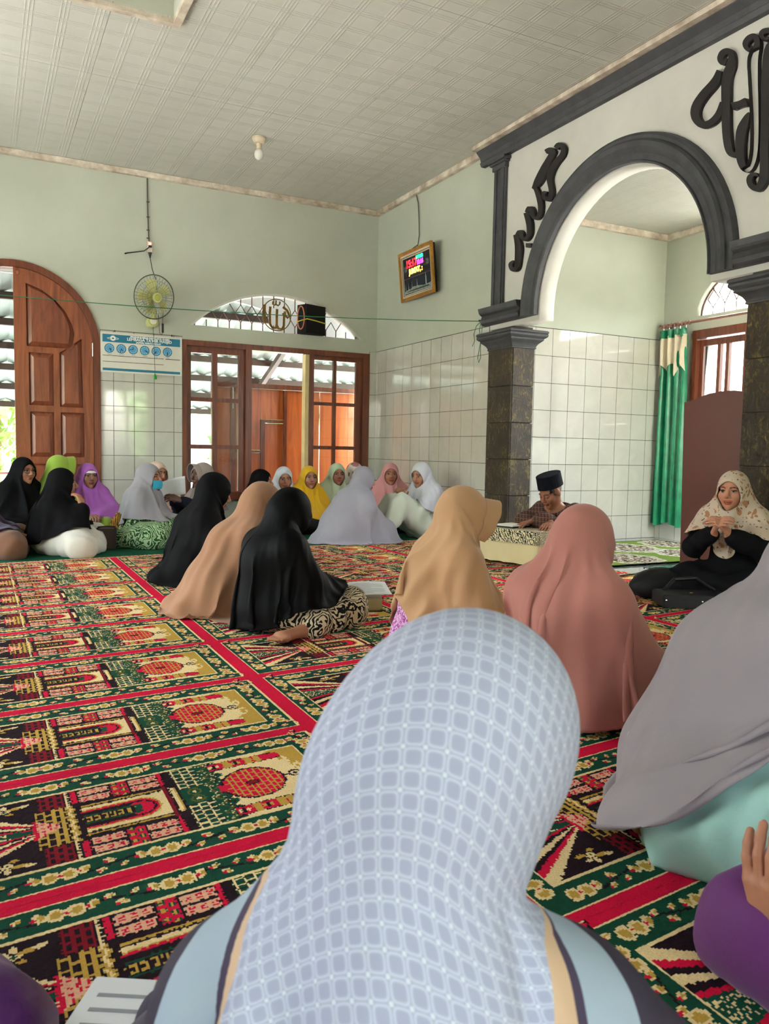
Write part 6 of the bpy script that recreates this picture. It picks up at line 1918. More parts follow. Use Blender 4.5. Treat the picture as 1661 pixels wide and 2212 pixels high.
        vd = np.concatenate([np.zeros((1, M)), np.cumsum(seg, 0)])
        hem = vd[-1:]-vd
        uvu = np.repeat((th/(2*PI))[None], n, 0)
        if not scarf.get('arcuv'): add_uv(me, np.stack([uvu, hem], -1).reshape(-1, 2))
        else:                # arc length along each ring from the middle of the back
            sg_ = np.linalg.norm(np.roll(R_, -1, 1)-R_, axis=-1)
            right = np.concatenate([np.zeros((n, 1)), np.cumsum(sg_[:, :M//2], 1)], 1)[:, :M//2]
            left = -np.cumsum(sg_[:, ::-1][:, :M-M//2], 1)[:, ::-1]
            ua = np.concatenate([right, left], 1)
            for it in range(6): ua[1:-1] = ua[1:-1]*.5+.25*(ua[:-2]+ua[2:])
            vm_ = np.repeat(vd[:, 0:1], M, 1)*.5+vd*.5
            lat = np.abs(ua).copy(); lat[:len(rows)+1] = 0
            add_uv(me, np.stack([uvu, lat], -1).reshape(-1, 2))
            add_uv(me, np.stack([ua, vm_], -1).reshape(-1, 2), 'flat')
        so_ = put('headscarf', me, t, local=True)
        sm = so_.modifiers.new('sub', 'SUBSURF'); sm.levels = 1; sm.render_levels = 1
        sd = so_.modifiers.new('thick', 'SOLIDIFY'); sd.thickness = .0022; sd.offset = -1
        if visor is not None:                 # stiff ribbed brim running round the face edge
            vm, vl = visor
            ids = [i % M for i in range(-int(M*.33), int(M*.33)+1)]
            vv, ff = [], []
            nB = 10
            for j in range(nB+1):
                u_ = j/nB
                for i in ids:
                    w_ = max(0.0, .45+.55*math.cos(th[i]*.85 if th[i] < PI else (th[i]-2*PI)*.85))
                    bdir = rows[0][i]-hc; bdir = bdir/np.linalg.norm(bdir)
                    vv.append(rows[1][i]+bdir*(.004+.002*(j % 2))+(Rh@V3(0, 1, .02))*(vl+.012)*u_*w_-(Rh@V3(0, 1, 0))*.012*(1-u_)+bdir*.006*u_)
            nA = len(ids)
            for j in range(nB):
                for i in range(nA-1): ff.append((j*nA+i, j*nA+i+1, (j+1)*nA+i+1, (j+1)*nA+i))
            vo_ = put('visor', pymesh('visor', vv, ff, vm, True), t, local=True)
            sd = vo_.modifiers.new('thick', 'SOLIDIFY'); sd.thickness = .004; sd.offset = 0
    if under is not None:           # inner cap band at the forehead
        th2 = np.linspace(-1.15, 1.15, 15)
        vv = []
        for r_, dz in ((.0, .045), (.0, .085)):
            for a in th2:
                dr = V3(math.sin(a)*.8, math.cos(a)*.85, dz/.095*.62); dr /= np.linalg.norm(dr)
                lo_, hi_ = .04, .16
                for it in range(20):
                    mid = (lo_+hi_)/2
                    if head_field((dr*mid)[None])[0] < .005: lo_ = mid
                    else: hi_ = mid
                vv.append(hc+Rh@(dr*lo_))
        ff = [(i, i+1, 15+i+1, 15+i) for i in range(14)]
        put('inner_cap', pymesh('inner_cap', vv, ff, under, True), t, local=True)
    if glasses:
        gb = MB()
        for s in (-1, 1):
            gb.tube([tuple(hc+Rh@V3(s*.033+.024*math.cos(a), .098-.01*abs(math.cos(a)), .004+.018*math.sin(a))) for a in [2*PI*i/16 for i in range(17)]], .0022, 5, cap=False)
            gb.tube([tuple(hc+Rh@V3(s*.056, .092, .006)), tuple(hc+Rh@V3(s*.076, .02, .008))], .002, 5)
        gb.tube([tuple(hc+Rh@V3(-.01, .104, .006)), tuple(hc+Rh@V3(.01, .104, .006))], .002, 5)
        put('glasses', pymesh('glasses', gb.v, gb.f, M_BLACK), t, local=True)
    return t, dict(hc=hc, Rh=Rh, nb=nb, sh=sh, pel=pel, arms=arms, legs=legs)
def mb_local(mb, name, m, parent, smooth=False):
    return put(name, pymesh(name, mb.v, mb.f, m, smooth), parent, local=True)
DEG = PI/180
def to_local(w, loc, heading):
    dx, dy = w[0]-loc[0], w[1]-loc[1]
    return V3(dx*math.sin(heading)-dy*math.cos(heading), dx*math.cos(heading)+dy*math.sin(heading), w[2])
K_BLACK = cloth('black_crepe', (11, 10, 12), rough=0.8, sheen=0.0, spec=0.12)
K_BLACK2 = cloth('black_satin_jersey', (4, 4, 5), rough=0.65, sheen=0.0, spec=0.12)
K_TAN = cloth('tan_crepe', (156, 114, 86))
K_BEIGE = cloth('sand_jersey', (186, 144, 105), rough=0.7)
K_PINK = cloth('dusty_rose_jersey', (172, 112, 100), rough=0.75)
K_GREY = cloth('warm_grey_jersey', (142, 133, 138), rough=0.75)
D_BATIK = pattern_mat('black_cream_leaf_print', (22, 20, 20), (206, 190, 158), 25, 'leaf')
D_PURF = pattern_mat('purple_speckle_print', (212, 168, 204), (150, 66, 136), 48, 'speck')
D_TEAL = pattern_mat('teal_floral_print', (0, 120, 138), (150, 128, 104), 13, 'leaf', third=(60, 50, 48))
D_MINT = cloth('mint_crepe', (156, 198, 190), rough=0.7)
D_WHITE = cloth('ivory_cotton', (202, 196, 184))
D_GREENB = pattern_mat('green_white_batik', (44, 78, 46), (168, 196, 150), 22, 'leaf')

# ---------------- the row of women in the middle of the carpet
make_person('kneeling woman in a black headscarf seen in profile behind the tan scarf', (-3.0, -3.66), -6*DEG, Ht=.68, head=(0, .10), yaw=-.1, pitch=.30, pose='kneel', pelvis=(0, -.03, .12),
    scarf=dict(L=(.50, .56, .70), beta=.70, bend=.02, wave=.2, lra=1.03, fold=.013), scarf_mat=K_BLACK, dress=cloth('pale_blue_cotton', (176, 196, 206)), far=False, seed=1)
make_person('kneeling woman in a long tan headscarf reaching the carpet', (-3.10, -4.58), 0*DEG, Ht=.66, head=(0, .20), yaw=-.05, pitch=.6, pose='kneel', pelvis=(0, -.03, .12),
    scarf=dict(L=(.56, .66, .80), beta=.85, bend=.015, wave=.25, lra=1.03, fold=.016), scarf_mat=K_TAN, dress=cloth('tan_crepe', (156, 114, 86)), far=False, seed=2)
_l, _h = (-2.98, -5.03), 12*DEG
make_person('kneeling woman in a glossy black headscarf and leaf print skirt with a bare foot', _l, _h, Ht=.652, head=(0, .08), yaw=-.1, pitch=.5, pose='side', legs=[((-.085, 0, .10), (-.08, .30, .10), (.05, .10, .055), (.06, .0, .04)), ((.085, 0, .10), to_local((-2.65, -5.09, .07), _l, _h), to_local((-2.90, -5.27, .05), _l, _h), to_local((-3.06, -5.36, .035), _l, _h))],
    scarf=dict(L=(.28, .40, .58), beta=.80, bend=.02, wave=.2, lra=1.03, free=.86, neck=(.080, .086), fold=.012), scarf_mat=K_BLACK2, dress=D_BATIK, far=False, seed=3, barefoot=1)
_t, _i = make_person('woman in a sand headscarf with a ribbed visor and purple speckled dress', (-2.62, -5.86), -5*DEG, Ht=.70, head=(0, .12), yaw=.05, pitch=.22, pose='cross',
    scarf=dict(L=(.56, .62, .42), beta=.85, bend=.015, wave=.25, lra=1.03, fold=.014), scarf_mat=K_BEIGE, dress=D_PURF, visor=(K_BEIGE, .045), far=False, seed=4)
_p = _i['hc']+_i['Rh']@V3(.075, .088, .0)
mb_local(MB().box(_p[0]-.002, _p[0]+.002, _p[1]-.022, _p[1]+.022, _p[2]-.005, _p[2]+.005), 'label_tag', mat('orange_tag', (206, 110, 20), rough=.5), _t)
make_person('woman in a dusty pink headscarf and teal floral skirt seen from behind', (-2.56, -6.60), 18*DEG, Ht=.675, head=(0.0, .05), yaw=.1, pitch=.35, pose='cross',
    scarf=dict(L=(.56, .60, .63), beta=1.05, fold=.016, lra=1.03, bend=.02, wave=.25, Lth=lambda th, L: L-.13*np.maximum(0, np.sin(th-.2))**2), scarf_mat=K_PINK, dress=D_TEAL, far=False, seed=5)

# ---------------- near women at the bottom and right
def fore_mat():
    m, nt, b = nodes_of('printed_grid_scarf')
    uv = N(nt, 'UVMap'); uv.uv_map = 'flat'
    uh = N(nt, 'UVMap'); uh.uv_map = 'cloth'
    sp = N(nt, 'SeparateXYZ'); nt.links.new(uv.outputs[0], sp.inputs[0])
    sh_ = N(nt, 'SeparateXYZ'); nt.links.new(uh.outputs[0], sh_.inputs[0])
    C = 1/.0150
    ca, sa = math.cos(.30)*C, math.sin(.30)*C
    fx = MATH(nt, 'FRACT', MATH(nt, 'ADD', MATH(nt, 'MULTIPLY', sp.outputs[0], ca), MATH(nt, 'MULTIPLY', sp.outputs[1], -sa)))
    fy = MATH(nt, 'FRACT', MATH(nt, 'ADD', MATH(nt, 'MULTIPLY', sp.outputs[0], sa), MATH(nt, 'MULTIPLY', sp.outputs[1], ca)))
    ax_ = MATH(nt, 'ABSOLUTE', MATH(nt, 'SUBTRACT', fx, .5)); ay_ = MATH(nt, 'ABSOLUTE', MATH(nt, 'SUBTRACT', fy, .5))
    p4 = MATH(nt, 'POWER', MATH(nt, 'ADD', MATH(nt, 'POWER', ax_, 4.0), MATH(nt, 'POWER', ay_, 4.0)), .25)
    line = MATH(nt, 'LESS_THAN', MATH(nt, 'ABSOLUTE', MATH(nt, 'SUBTRACT', p4, .41)), .045)
    inn = MATH(nt, 'LESS_THAN', p4, .30)
    star = MATH(nt, 'GREATER_THAN', MATH(nt, 'MINIMUM', ax_, ay_), .40)
    diag = MATH(nt, 'LESS_THAN', MATH(nt, 'ABSOLUTE', MATH(nt, 'SUBTRACT', ax_, ay_)), .03)
    col = MIX(nt, inn, lin((174, 179, 200)), lin((168, 172, 195)))
    col = MIX(nt, line, col, lin((196, 203, 219)))
    col = MIX(nt, star, col, lin((212, 220, 228)))
    hd = sh_.outputs[1]
    def band(c, lo_, hi_, rgb):
        f = MATH(nt, 'MULTIPLY', MATH(nt, 'GREATER_THAN', hd, lo_), MATH(nt, 'LESS_THAN', hd, hi_))
        return MIX(nt, f, c, lin(rgb))
    col = band(col, .140, .162, (214, 182, 150)); col = band(col, .162, .173, (78, 68, 88)); col = band(col, .173, .235, (166, 182, 196)); col = band(col, .235, 9, (66, 60, 74))
    nt.links.new(col, b.inputs['Base Color'])
    b.inputs['Roughness'].default_value = 0.8; b.inputs['Specular IOR Level'].default_value = 0.2
    return m
make_person('nearest woman in a pale grid print headscarf with peach and blue border', (-3.878, -8.047), 58*DEG, Ht=.688, head=(-.022, .115), yaw=.25, pitch=.24, roll=.40, pose='cross', drop=.045,
    scarf=dict(L=(.30, .36, .62), beta=.80, bend=.03, wave=.12, creases=[(-1.0, .02, -.25, .42, .016, .020), (-.75, .10, -.55, .45, .014, .014), (.95, .02, .25, .34, .016, .018), (-.1, .12, .15, .5, .013, .010), (.7, .16, .05, .22, .012, .012)], fold=.042, off=.027, bun=.030, bundir=V3(-.45, -.87, -.2), M=112, N=38, free=.94, neck=(.088, .092), steps=90, arcuv=True), scarf_mat=fore_mat(), dress=cloth('slate_purple_cotton', (70, 62, 76)), far=False, seed=6)
make_person('woman in a long warm grey headscarf and mint skirt at the right edge', (-2.68, -7.27), -42*DEG, Ht=.70, head=(-.02, .18), yaw=-.3, pitch=.35, pose='cross', legs=[((-.085, 0, .10), (-.27, .27, .10), (.06, .27, .055), (.16, .30, .04)), ((.085, 0, .10), (.33, .16, .12), (.24, -.08, .07), (.22, -.18, .05))],
    scarf=dict(L=(.54, .64, .80), beta=.85, bend=.02, wave=.25, N=42, fold=.014, lra=1.03, Lth=lambda th, L: L-.40*np.clip((th-.55)/.5, 0, 1)*np.clip((2.8-th)/.5, 0, 1)), scarf_mat=K_GREY, dress=D_MINT, far=False, seed=7, fatten=.035, legk=.2)

# woman cut by the lower right corner: purple trousers, raised hand
_l, _h = (-2.72, -7.90), 165*DEG
_w = to_local((-3.140, -7.755, .105), _l, _h); _f = to_local((-3.150, -7.740, .21), _l, _h)
_t8, _i8 = make_person('seated woman in purple trousers and a raised hand at the lower right corner', _l, _h, Ht=.70, head=(0, .0), pose='cross',
    legs=[((-.085, 0, .10), (-.30, .22, .09), (.05, .24, .05), (.14, .26, .04)), ((.085, 0, .10), to_local((-3.085, -7.70, .065), _l, _h), to_local((-3.12, -7.98, .05), _l, _h), to_local((-3.10, -8.1, .04), _l, _h))],
    arms=[((-.2, .05, .25), (-.08, .2, .17)), ((.20, .18, .22), tuple(_w))], hands=[hand_prims(_w, _f-_w, V3(.2, -1, .1), 1, curl=.25, spread=.25)],
    scarf=dict(L=(.22, .28, .3), beta=.7), scarf_mat=cloth('plum_crepe', (96, 52, 100)), dress=cloth('purple_jersey', (98, 44, 104), rough=.7), far=False, seed=8, legk=.05)
mb_local(MB().tube([tuple(_w+(_f-_w)*.05), tuple(_w-(_f-_w)*.25+V3(0, -.01, 0)), tuple(_w-(_f-_w)*.6+V3(.02, -.05, 0)), tuple(V3(.18, .2, .12))], [.034, .045, .055, .06], 18), 'sleeve', pattern_mat('plum_paisley_print', (58, 34, 62), (196, 120, 196), 26, 'leaf', third=(226, 214, 226)), _t8, True)
_l, _h = (-4.62, -7.47), -15*DEG
make_person('seated woman in purple at the lower left corner', _l, _h, Ht=.68, pose='cross', legs=[((-.085, 0, .10), (-.22, .26, .09), (.06, .26, .05), (.14, .27, .04)), ((.085, 0, .10), to_local((-4.205, -7.40, .05), _l, _h), (-.02, .22, .05), (-.1, .24, .04))],
    scarf=dict(L=(.22, .28, .32), beta=.7), scarf_mat=cloth('plum_crepe', (96, 52, 100)), dress=cloth('deep_purple_satin', (84, 36, 98), rough=.5), seed=9, legk=.05)

# ---------------- speaker beside the second pillar
def floral_mat(name, base, a, b_, sc=9):
    return pattern_mat(name, base, a, sc, 'dot', third=b_)
_l, _h = (-0.25, -5.27), 208*DEG
_hd = to_local((-0.50, -5.40, .425), _l, _h)
K_SPK = floral_mat('beige_scarf_rust_flowers', (200, 180, 162), (172, 124, 92), (122, 88, 78), 30)
make_person('woman in a flowered beige headscarf and black jacket clasping her hands', _l, _h, Ht=.757, head=(-.01, .05), yaw=.12, pitch=.02, pose='cross', skin=(176, 122, 98), opening=1.02, legs=[((s_*.085, 0, .10), (s_*.21, .20, .09), (-s_*.05, .21, .055), (-s_*.12, .22, .04)) for s_ in (-1, 1)],
    arms=[((-.19, .12, .30), tuple(_hd+V3(-.04, -.055, -.035))), ((.19, .12, .30), tuple(_hd+V3(.045, -.055, -.035)))],
    hands=[hand_prims(_hd+V3(-.045, -.055, -.03), V3(.45, .55, .75), V3(.9, -.1, -.3), 1, curl=.75, spread=.1), hand_prims(_hd+V3(.05, -.055, -.03), V3(-.45, .5, .7), V3(-.9, -.2, -.3), -1, curl=.7, spread=.1)],
    scarf=dict(L=(.20, .26, .28), beta=.7, M=72, N=20), scarf_mat=K_SPK, dress=cloth('black_jacket', (20, 19, 22)), under=None, far=False, seed=10)

# ---------------- man reading at the low table
def plaid_mat():
    m, nt, b = nodes_of('brown_plaid_shirt')
    tc = N(nt, 'TexCoord'); sp = N(nt, 'SeparateXYZ'); nt.links.new(tc.outputs['Object'], sp.inputs[0])
    def st(o, f, w): return MATH(nt, 'LESS_THAN', MATH(nt, 'FRACT', MATH(nt, 'MULTIPLY', o, f)), w)
    q = MATH(nt, 'ADD', sp.outputs[0], MATH(nt, 'MULTIPLY', sp.outputs[1], .8))
    c = MIX(nt, st(q, 34.0, .35), lin((62, 34, 30)), lin((92, 52, 40)))
    c = MIX(nt, st(sp.outputs[2], 34.0, .3), c, lin((48, 28, 28)))
    c = MIX(nt, st(sp.outputs[2], 34.0, .08), c, lin((140, 100, 74))); c = MIX(nt, st(q, 34.0, .08), c, lin((130, 92, 70)))
    nt.links.new(c, b.inputs['Base Color']); b.inputs['Roughness'].default_value = .85
    return m
_l, _h = (-0.10, -3.60), 196*DEG
_w1 = to_local((-0.43, -3.63, .315), _l, _h); _w2 = to_local((-0.40, -3.80, .315), _l, _h)
_t, _i = make_person('man in a black cap and brown plaid shirt leaning over the low table', _l, _h, Ht=.662, head=(0, .20), yaw=.15, pitch=.50, pose='cross', man=True, skin=(136, 88, 66), shoulders=.15, closed_eyes=True, far=False,
    arms=[((-.26, .18, .30), tuple(_w1)), ((.26, .18, .30), tuple(_w2))],
    hands=[hand_prims(_w1, V3(.25, 1, -.15), V3(0, 0, -1), 1, curl=.35), hand_prims(_w2, V3(-.25, 1, -.15), V3(0, 0, -1), -1, curl=.35)], dress=plaid_mat(), seed=11, fatten=.006)
cv, cf = [], []
for j, (z, k) in enumerate(((.045, 1.0), (.145, .97), (.147, .90))):
    for i in range(28):
        a = 2*PI*i/28
        p = V3(math.cos(a)*.087*k, -.010+math.sin(a)*.108*k, z)
        cv.append(_i['hc']+_i['Rh']@(rotx(.18)@p))
for j in range(2):
    for i in range(28): cf.append((j*28+i, j*28+(i+1) % 28, (j+1)*28+(i+1) % 28, (j+1)*28+i))
cf.append(tuple(2*28+i for i in range(28)))
put('cap', pymesh('cap', cv, cf, cloth('navy_black_velvet', (20, 22, 30))), _t, local=True)

# ---------------- far rows along the back and right wall
def far_person(label, loc, head_deg, Ht, m, dress, **k):
    L = k.pop('L', (.36, .42, .44)); 
    sc_ = dict(L=tuple(q*1.22 for q in L), beta=k.pop('beta', .75), bend=.02, wave=.15, lra=1.03)
    sc_.update(k.pop('sc', {}))
    return make_person(label, loc, head_deg*DEG, Ht=Ht, scarf=sc_, scarf_mat=m, dress=dress, far=True, **k)
DK = cloth('dark_navy_cotton', (30, 30, 44))
_l, _h = (-4.22, -1.95), -5*DEG
far_person('seated woman in a grey purple scarf and brown trousers cut by the left edge', _l, -5, .68, cloth('grey_purple_crepe', (92, 82, 112)), cloth('brown_cotton', (112, 78, 58)), L=(.28, .33, .4), arms=[((-.2, .1, .2), (-.05, .24, .16)), ((.19, .1, .2), (.05, .25, .16))], hands=[hand_prims(V3(.05, .25, .16), V3(-.3, 1, -.1), V3(0, 0, -1), 1)], seed=20)
far_person('woman in a black headscarf with glasses beside the arched door', (-3.86, -1.0), -62, .725, K_BLACK, K_BLACK, glasses=True, yaw=-.1, seed=21, L=(.40, .46, .46))
far_person('woman in a lime green headscarf with a visor in front of the door', (-3.58, -.92), 22, .745, cloth('lime_green_jersey', (150, 178, 70)), cloth('lime_green_jersey', (150, 178, 70)), visor=(cloth('lime_green_jersey', (150, 178, 70)), .05), seed=22)
_l, _h = (-3.68, -1.97), -18*DEG
_w = V3(.10, .22, .34)
far_person('woman in a black headscarf and white robe with a hand at her chin', _l, -18, .66, K_BLACK, D_WHITE, L=(.20, .31, .46), head=(0, .06), yaw=-.25, arms=[((-.18, .1, .24), (-.06, .22, .17)), ((.17, .20, .22), tuple(_w))], hands=[hand_prims(_w, V3(-.25, -.15, 1), V3(-.3, -.9, 0), 1, curl=.7)], seed=23)
_w1, _w2 = V3(-.03, .28, .20), V3(.06, .27, .20)
far_person('elderly woman in a violet headscarf with a white inner cap', (-3.31, -.80), -84, .675, cloth('violet_crepe', (170, 98, 186)), cloth('magenta_cotton', (190, 50, 120)), yaw=-.15, under=cloth('white_knit', (226, 222, 226)), skin=(140, 98, 80), arms=[((-.19, .12, .24), tuple(_w1)), ((.19, .12, .24), tuple(_w2))], hands=[hand_prims(_w1, V3(.5, 1, .1), V3(0, 0, -1), 1), hand_prims(_w2, V3(-.4, 1, .2), V3(0, 0, -1), -1)], L=(.34, .40, .42), seed=24)
_l, _h = (-2.97, -1.55), -40*DEG
_t, _i = far_person('woman in a grey headscarf and blue face mask with green batik dress', _l, -40, .695, cloth('silver_grey_crepe', (148, 144, 150)), D_GREENB, L=(.24, .30, .42), head=(0, .08), yaw=-.05, pose='side', seed=25, fatten=.012)
# face mask
mv, mf = [], []
for j in range(7):
    for i in range(9):
        a = (i/8-.5)*1.9; z = -.022-.075*(j/6)
        r = .100+.014*math.cos(a)*math.sin(PI*min(1, (j+.6)/6.5))
        mv.append(_i['hc']+_i['Rh']@V3(math.sin(a)*.082, math.cos(a)*r+.006, z+.004*math.sin(j*2.2)))
for j in range(6):
    for i in range(8): mf.append((j*9+i, j*9+i+1, j*9+i+10, j*9+i+9))
put('face_mask', pymesh('face_mask', mv, mf, cloth('turquoise_mask', (56, 160, 190), rough=.8), True), _t, local=True)
st_ = MB()
for zz in (-.03, -.085): st_.tube([tuple(_i['hc']+_i['Rh']@V3(.068, .03, zz)), tuple(_i['hc']+_i['Rh']@V3(.098, -.03, zz+.01)), tuple(_i['hc']+_i['Rh']@V3(.055, -.115, zz+.0)), tuple(_i['hc']+_i['Rh']@V3(-.055, -.115, zz)), tuple(_i['hc']+_i['Rh']@V3(-.098, -.03, zz+.01))], .003, 5)
mb_local(st_, 'mask_strap', cloth('turquoise_mask', (56, 160, 190)), _t)
far_person('woman in a pale peach headscarf behind the masked woman', (-2.73, -.95), -65, .70, cloth('pale_peach_crepe', (212, 182, 164)), cloth('pale_peach_crepe', (212, 182, 164)), seed=26)
_l, _h = (-2.36, -1.30), 200*DEG
_w = V3(-.10, .30, .36)
far_person('woman in a taupe visor headscarf and navy sleeves holding papers', _l, 200, .70, cloth('taupe_crepe', (150, 136, 132)), DK, L=(.22, .26, .34), visor=(cloth('taupe_crepe', (150, 136, 132)), .04), skin=(96, 66, 54), arms=[((-.20, .14, .26), tuple(_w)), ((.20, .12, .24), (.06, .28, .34))], hands=[hand_prims(_w, V3(.1, 1, .4), V3(.6, 0, -.6), 1, curl=.6)], seed=27)
far_person('woman in a black headscarf mostly hidden behind the tan scarf', (-1.80, -1.15), -30, .64, K_BLACK, K_BLACK, seed=28)
far_person('elderly woman in a white headscarf before the plywood screen', (-1.48, -.88), -82, .66, cloth('white_cotton_scarf', (200, 200, 208)), DK, L=(.34, .40, .42), head=(0, .06), yaw=.25, pitch=.12, skin=(160, 112, 86), seed=29, opening=1.05)
far_person('woman in a mustard yellow headscarf facing the room', (-1.23, -.98), -84, .672, cloth('mustard_jersey', (212, 164, 30)), cloth('dark_floral', (44, 40, 44)), L=(.30, .34, .36), yaw=.15, skin=(146, 100, 80), seed=30, opening=1.05)
far_person('woman in a sage green headscarf by the right window jamb', (-.87, -.86), -88, .70, cloth('sage_crepe', (176, 190, 160)), cloth('sage_crepe', (176, 190, 160)), yaw=.15, skin=(140, 92, 74), seed=31)
_l = (-1.28, -1.98)
_t, _i = far_person('kneeling woman in a lilac grey cloak tied at the nape', _l, 8, .69, cloth('lilac_grey_crepe', (152, 148, 158)), cloth('lilac_grey_crepe', (152, 148, 158)), L=(.42, .50, .60), beta=.75, head=(0, .22), yaw=.25, pitch=.2, pose='kneel', sc=dict(free=.9, neck=(.075, .08), M=72, N=24, bun=.01), seed=32)
mb_local(MB().ball(tuple(_i['nb']+V3(.0, -.10, .04)), (.03, .035, .03), 10, 8).tube([tuple(_i['nb']+V3(.03, -.11, .03)), tuple(_i['nb']+V3(.06, -.15, -.08)), tuple(_i['nb']+V3(.05, -.19, -.16))], [.014, .018, .004], 7), 'scarf_knot', cloth('lilac_grey_crepe', (152, 148, 158)), _t, True)
far_person('woman in a rose sprigged white scarf behind the pink one', (-.60, -.72), -92, .71, floral_mat('white_rose_sprig', (218, 204, 198), (164, 110, 108), (120, 90, 90), 12), K_BLACK, skin=(166, 116, 92), yaw=-.1, seed=33)
far_person('smiling woman in a rose pink headscarf near the tiled corner', (-.40, -1.18), -108, .715, cloth('rose_pink_crepe', (202, 140, 142)), K_BLACK, L=(.34, .40, .42), yaw=.05, skin=(150, 98, 76), seed=34, opening=1.1)
_l, _h = (-.40, -1.86), 190*DEG
_w1, _w2 = V3(-.02, .22, .36), V3(.05, .22, .36)
far_person('woman in a white headscarf and pale mint skirt with raised knees praying', _l, 190, .735, cloth('white_cotton_scarf', (200, 200, 208)), cloth('pale_mint_cotton', (200, 206, 190)), L=(.22, .28, .34), head=(0, .02), yaw=-.25, pitch=.25, pose='up', skin=(156, 108, 82),
    arms=[((-.17, .12, .28), tuple(_w1)), ((.17, .12, .28), tuple(_w2))], hands=[hand_prims(_w1, V3(.2, .35, 1), V3(.9, .2, -.1), 1, curl=.7), hand_prims(_w2, V3(-.25, .35, 1), V3(-.9, .2, -.1), -1, curl=.7)], seed=35, legs=[((-.085, 0, .10), (-.09, .34, .33), (-.09, .52, .06), (-.09, .64, .035)), ((.085, 0, .10), (.10, .30, .31), (.10, .48, .06), (.10, .6, .035))])
# ---------------------------------------------------------------- low reading table with an ornamental cloth
def ornament_mat(name, base, fg, sc):
    m, nt, b = nodes_of(name)
    tc = N(nt, 'TexCoord')
    vo = N(nt, 'TexVoronoi', Scale=sc); vo.feature = 'DISTANCE_TO_EDGE'
    wv = N(nt, 'TexWave', Scale=sc*.8, Distortion=7.0, Detail=1.5)
    for n in (vo, wv): nt.links.new(tc.outputs['Object'], n.inputs['Vector'])
    f = MATH(nt, 'GREATER_THAN', MATH(nt, 'ADD', wv.outputs[1], MATH(nt, 'MULTIPLY', vo.outputs[0], 2.2)), .72)
    nt.links.new(MIX(nt, f, lin(base), lin(fg)), b.inputs['Base Color'])
    b.inputs['Roughness'].default_value = .85
    return m
M_ORN = ornament_mat('black_cream_ornament', (24, 22, 24), (208, 194, 156), 58)
M_CREAMC = cloth('cream_table_cloth', (214, 196, 152))
tb = tag(empty('reading_table', (-.56, -3.62, 0)), 'low table under a cream and black ornamental cloth before the man', 'table')
ax_ = Vector((-.62, -3.48, 0)); TX, TY = Vector((.30, -1.0, 0)).normalized(), Vector((1.0, .30, 0)).normalized()
def tbp(a, b, z): p = Vector((-.55, -3.64, 0))+TX*a*.8+TY*b; return (p.x, p.y, z*.92)
def tbox(a0, a1, b0, b1, z0, z1, m, name, par=tb, bev=0.004):
    v = [tbp(a, b, z) for z in (z0, z1) for b in (b0, b1) for a in (a0, a1)]
    me = pymesh(name, v, [(0, 2, 3, 1), (4, 5, 7, 6), (0, 1, 5, 4), (2, 6, 7, 3), (0, 4, 6, 2), (1, 3, 7, 5)], m)
    bm = bmesh.new(); bm.from_mesh(me); bmesh.ops.recalc_face_normals(bm, faces=bm.faces); bm.to_mesh(me); bm.free()
    return put(name, me, par)
tbox(-.34, .34, -.16, .16, .265, .285, M_WOOD, 'table_top')
for a in (-.3, .3):
    for b in (-.12, .12): tbox(a-.02, a+.02, b-.02, b+.02, .0, .265, M_WOOD, 'leg')
tbox(-.345, .345, -.165, .165, .285, .291, M_ORN, 'cloth_top')
def skirt_cloth(z0, z1, o, amp, m, name, n=120):
    v, f = [], []
    per = [(-.35, -.17), (.35, -.17), (.35, .17), (-.35, .17)]
    pts = []
    for k in range(4):
        p, q = Vector(per[k]), Vector(per[(k+1) % 4])
        for i in range(n//4): pts.append((p.lerp(q, i/(n//4)), (q-p).normalized()))
    for j in range(5):
        t = j/4
        for i, (p, d) in enumerate(pts):
            nrm = Vector((d.y, -d.x)); w = o+amp*t*math.sin(i*.9)+.02*t
            q = p+nrm*w
            v.append(tbp(q.x, q.y, z1+(z0-z1)*t))
    for j in range(4):
        for i in range(n): f.append((j*n+i, j*n+(i+1) % n, (j+1)*n+(i+1) % n, (j+1)*n+i))
    return put(name, pymesh(name, v, f, m, True), tb)
skirt_cloth(.19, .291, .002, .004, M_ORN, 'cloth_border'); skirt_cloth(.03, .195, .004, .014, M_CREAMC, 'cloth_skirt')
bk = tag(empty('open_book', (-.6, -3.55, .291)), 'open dark covered book lying on the ornamental low table', 'book')
tbox(-.24, -.005, -.10, .12, .2915, .305, M_BLACK, 'cover', bk); tbox(-.23, -.01, -.095, .115, .305, .315, mat('page_cream', (226, 220, 204), rough=.7), 'pages', bk)
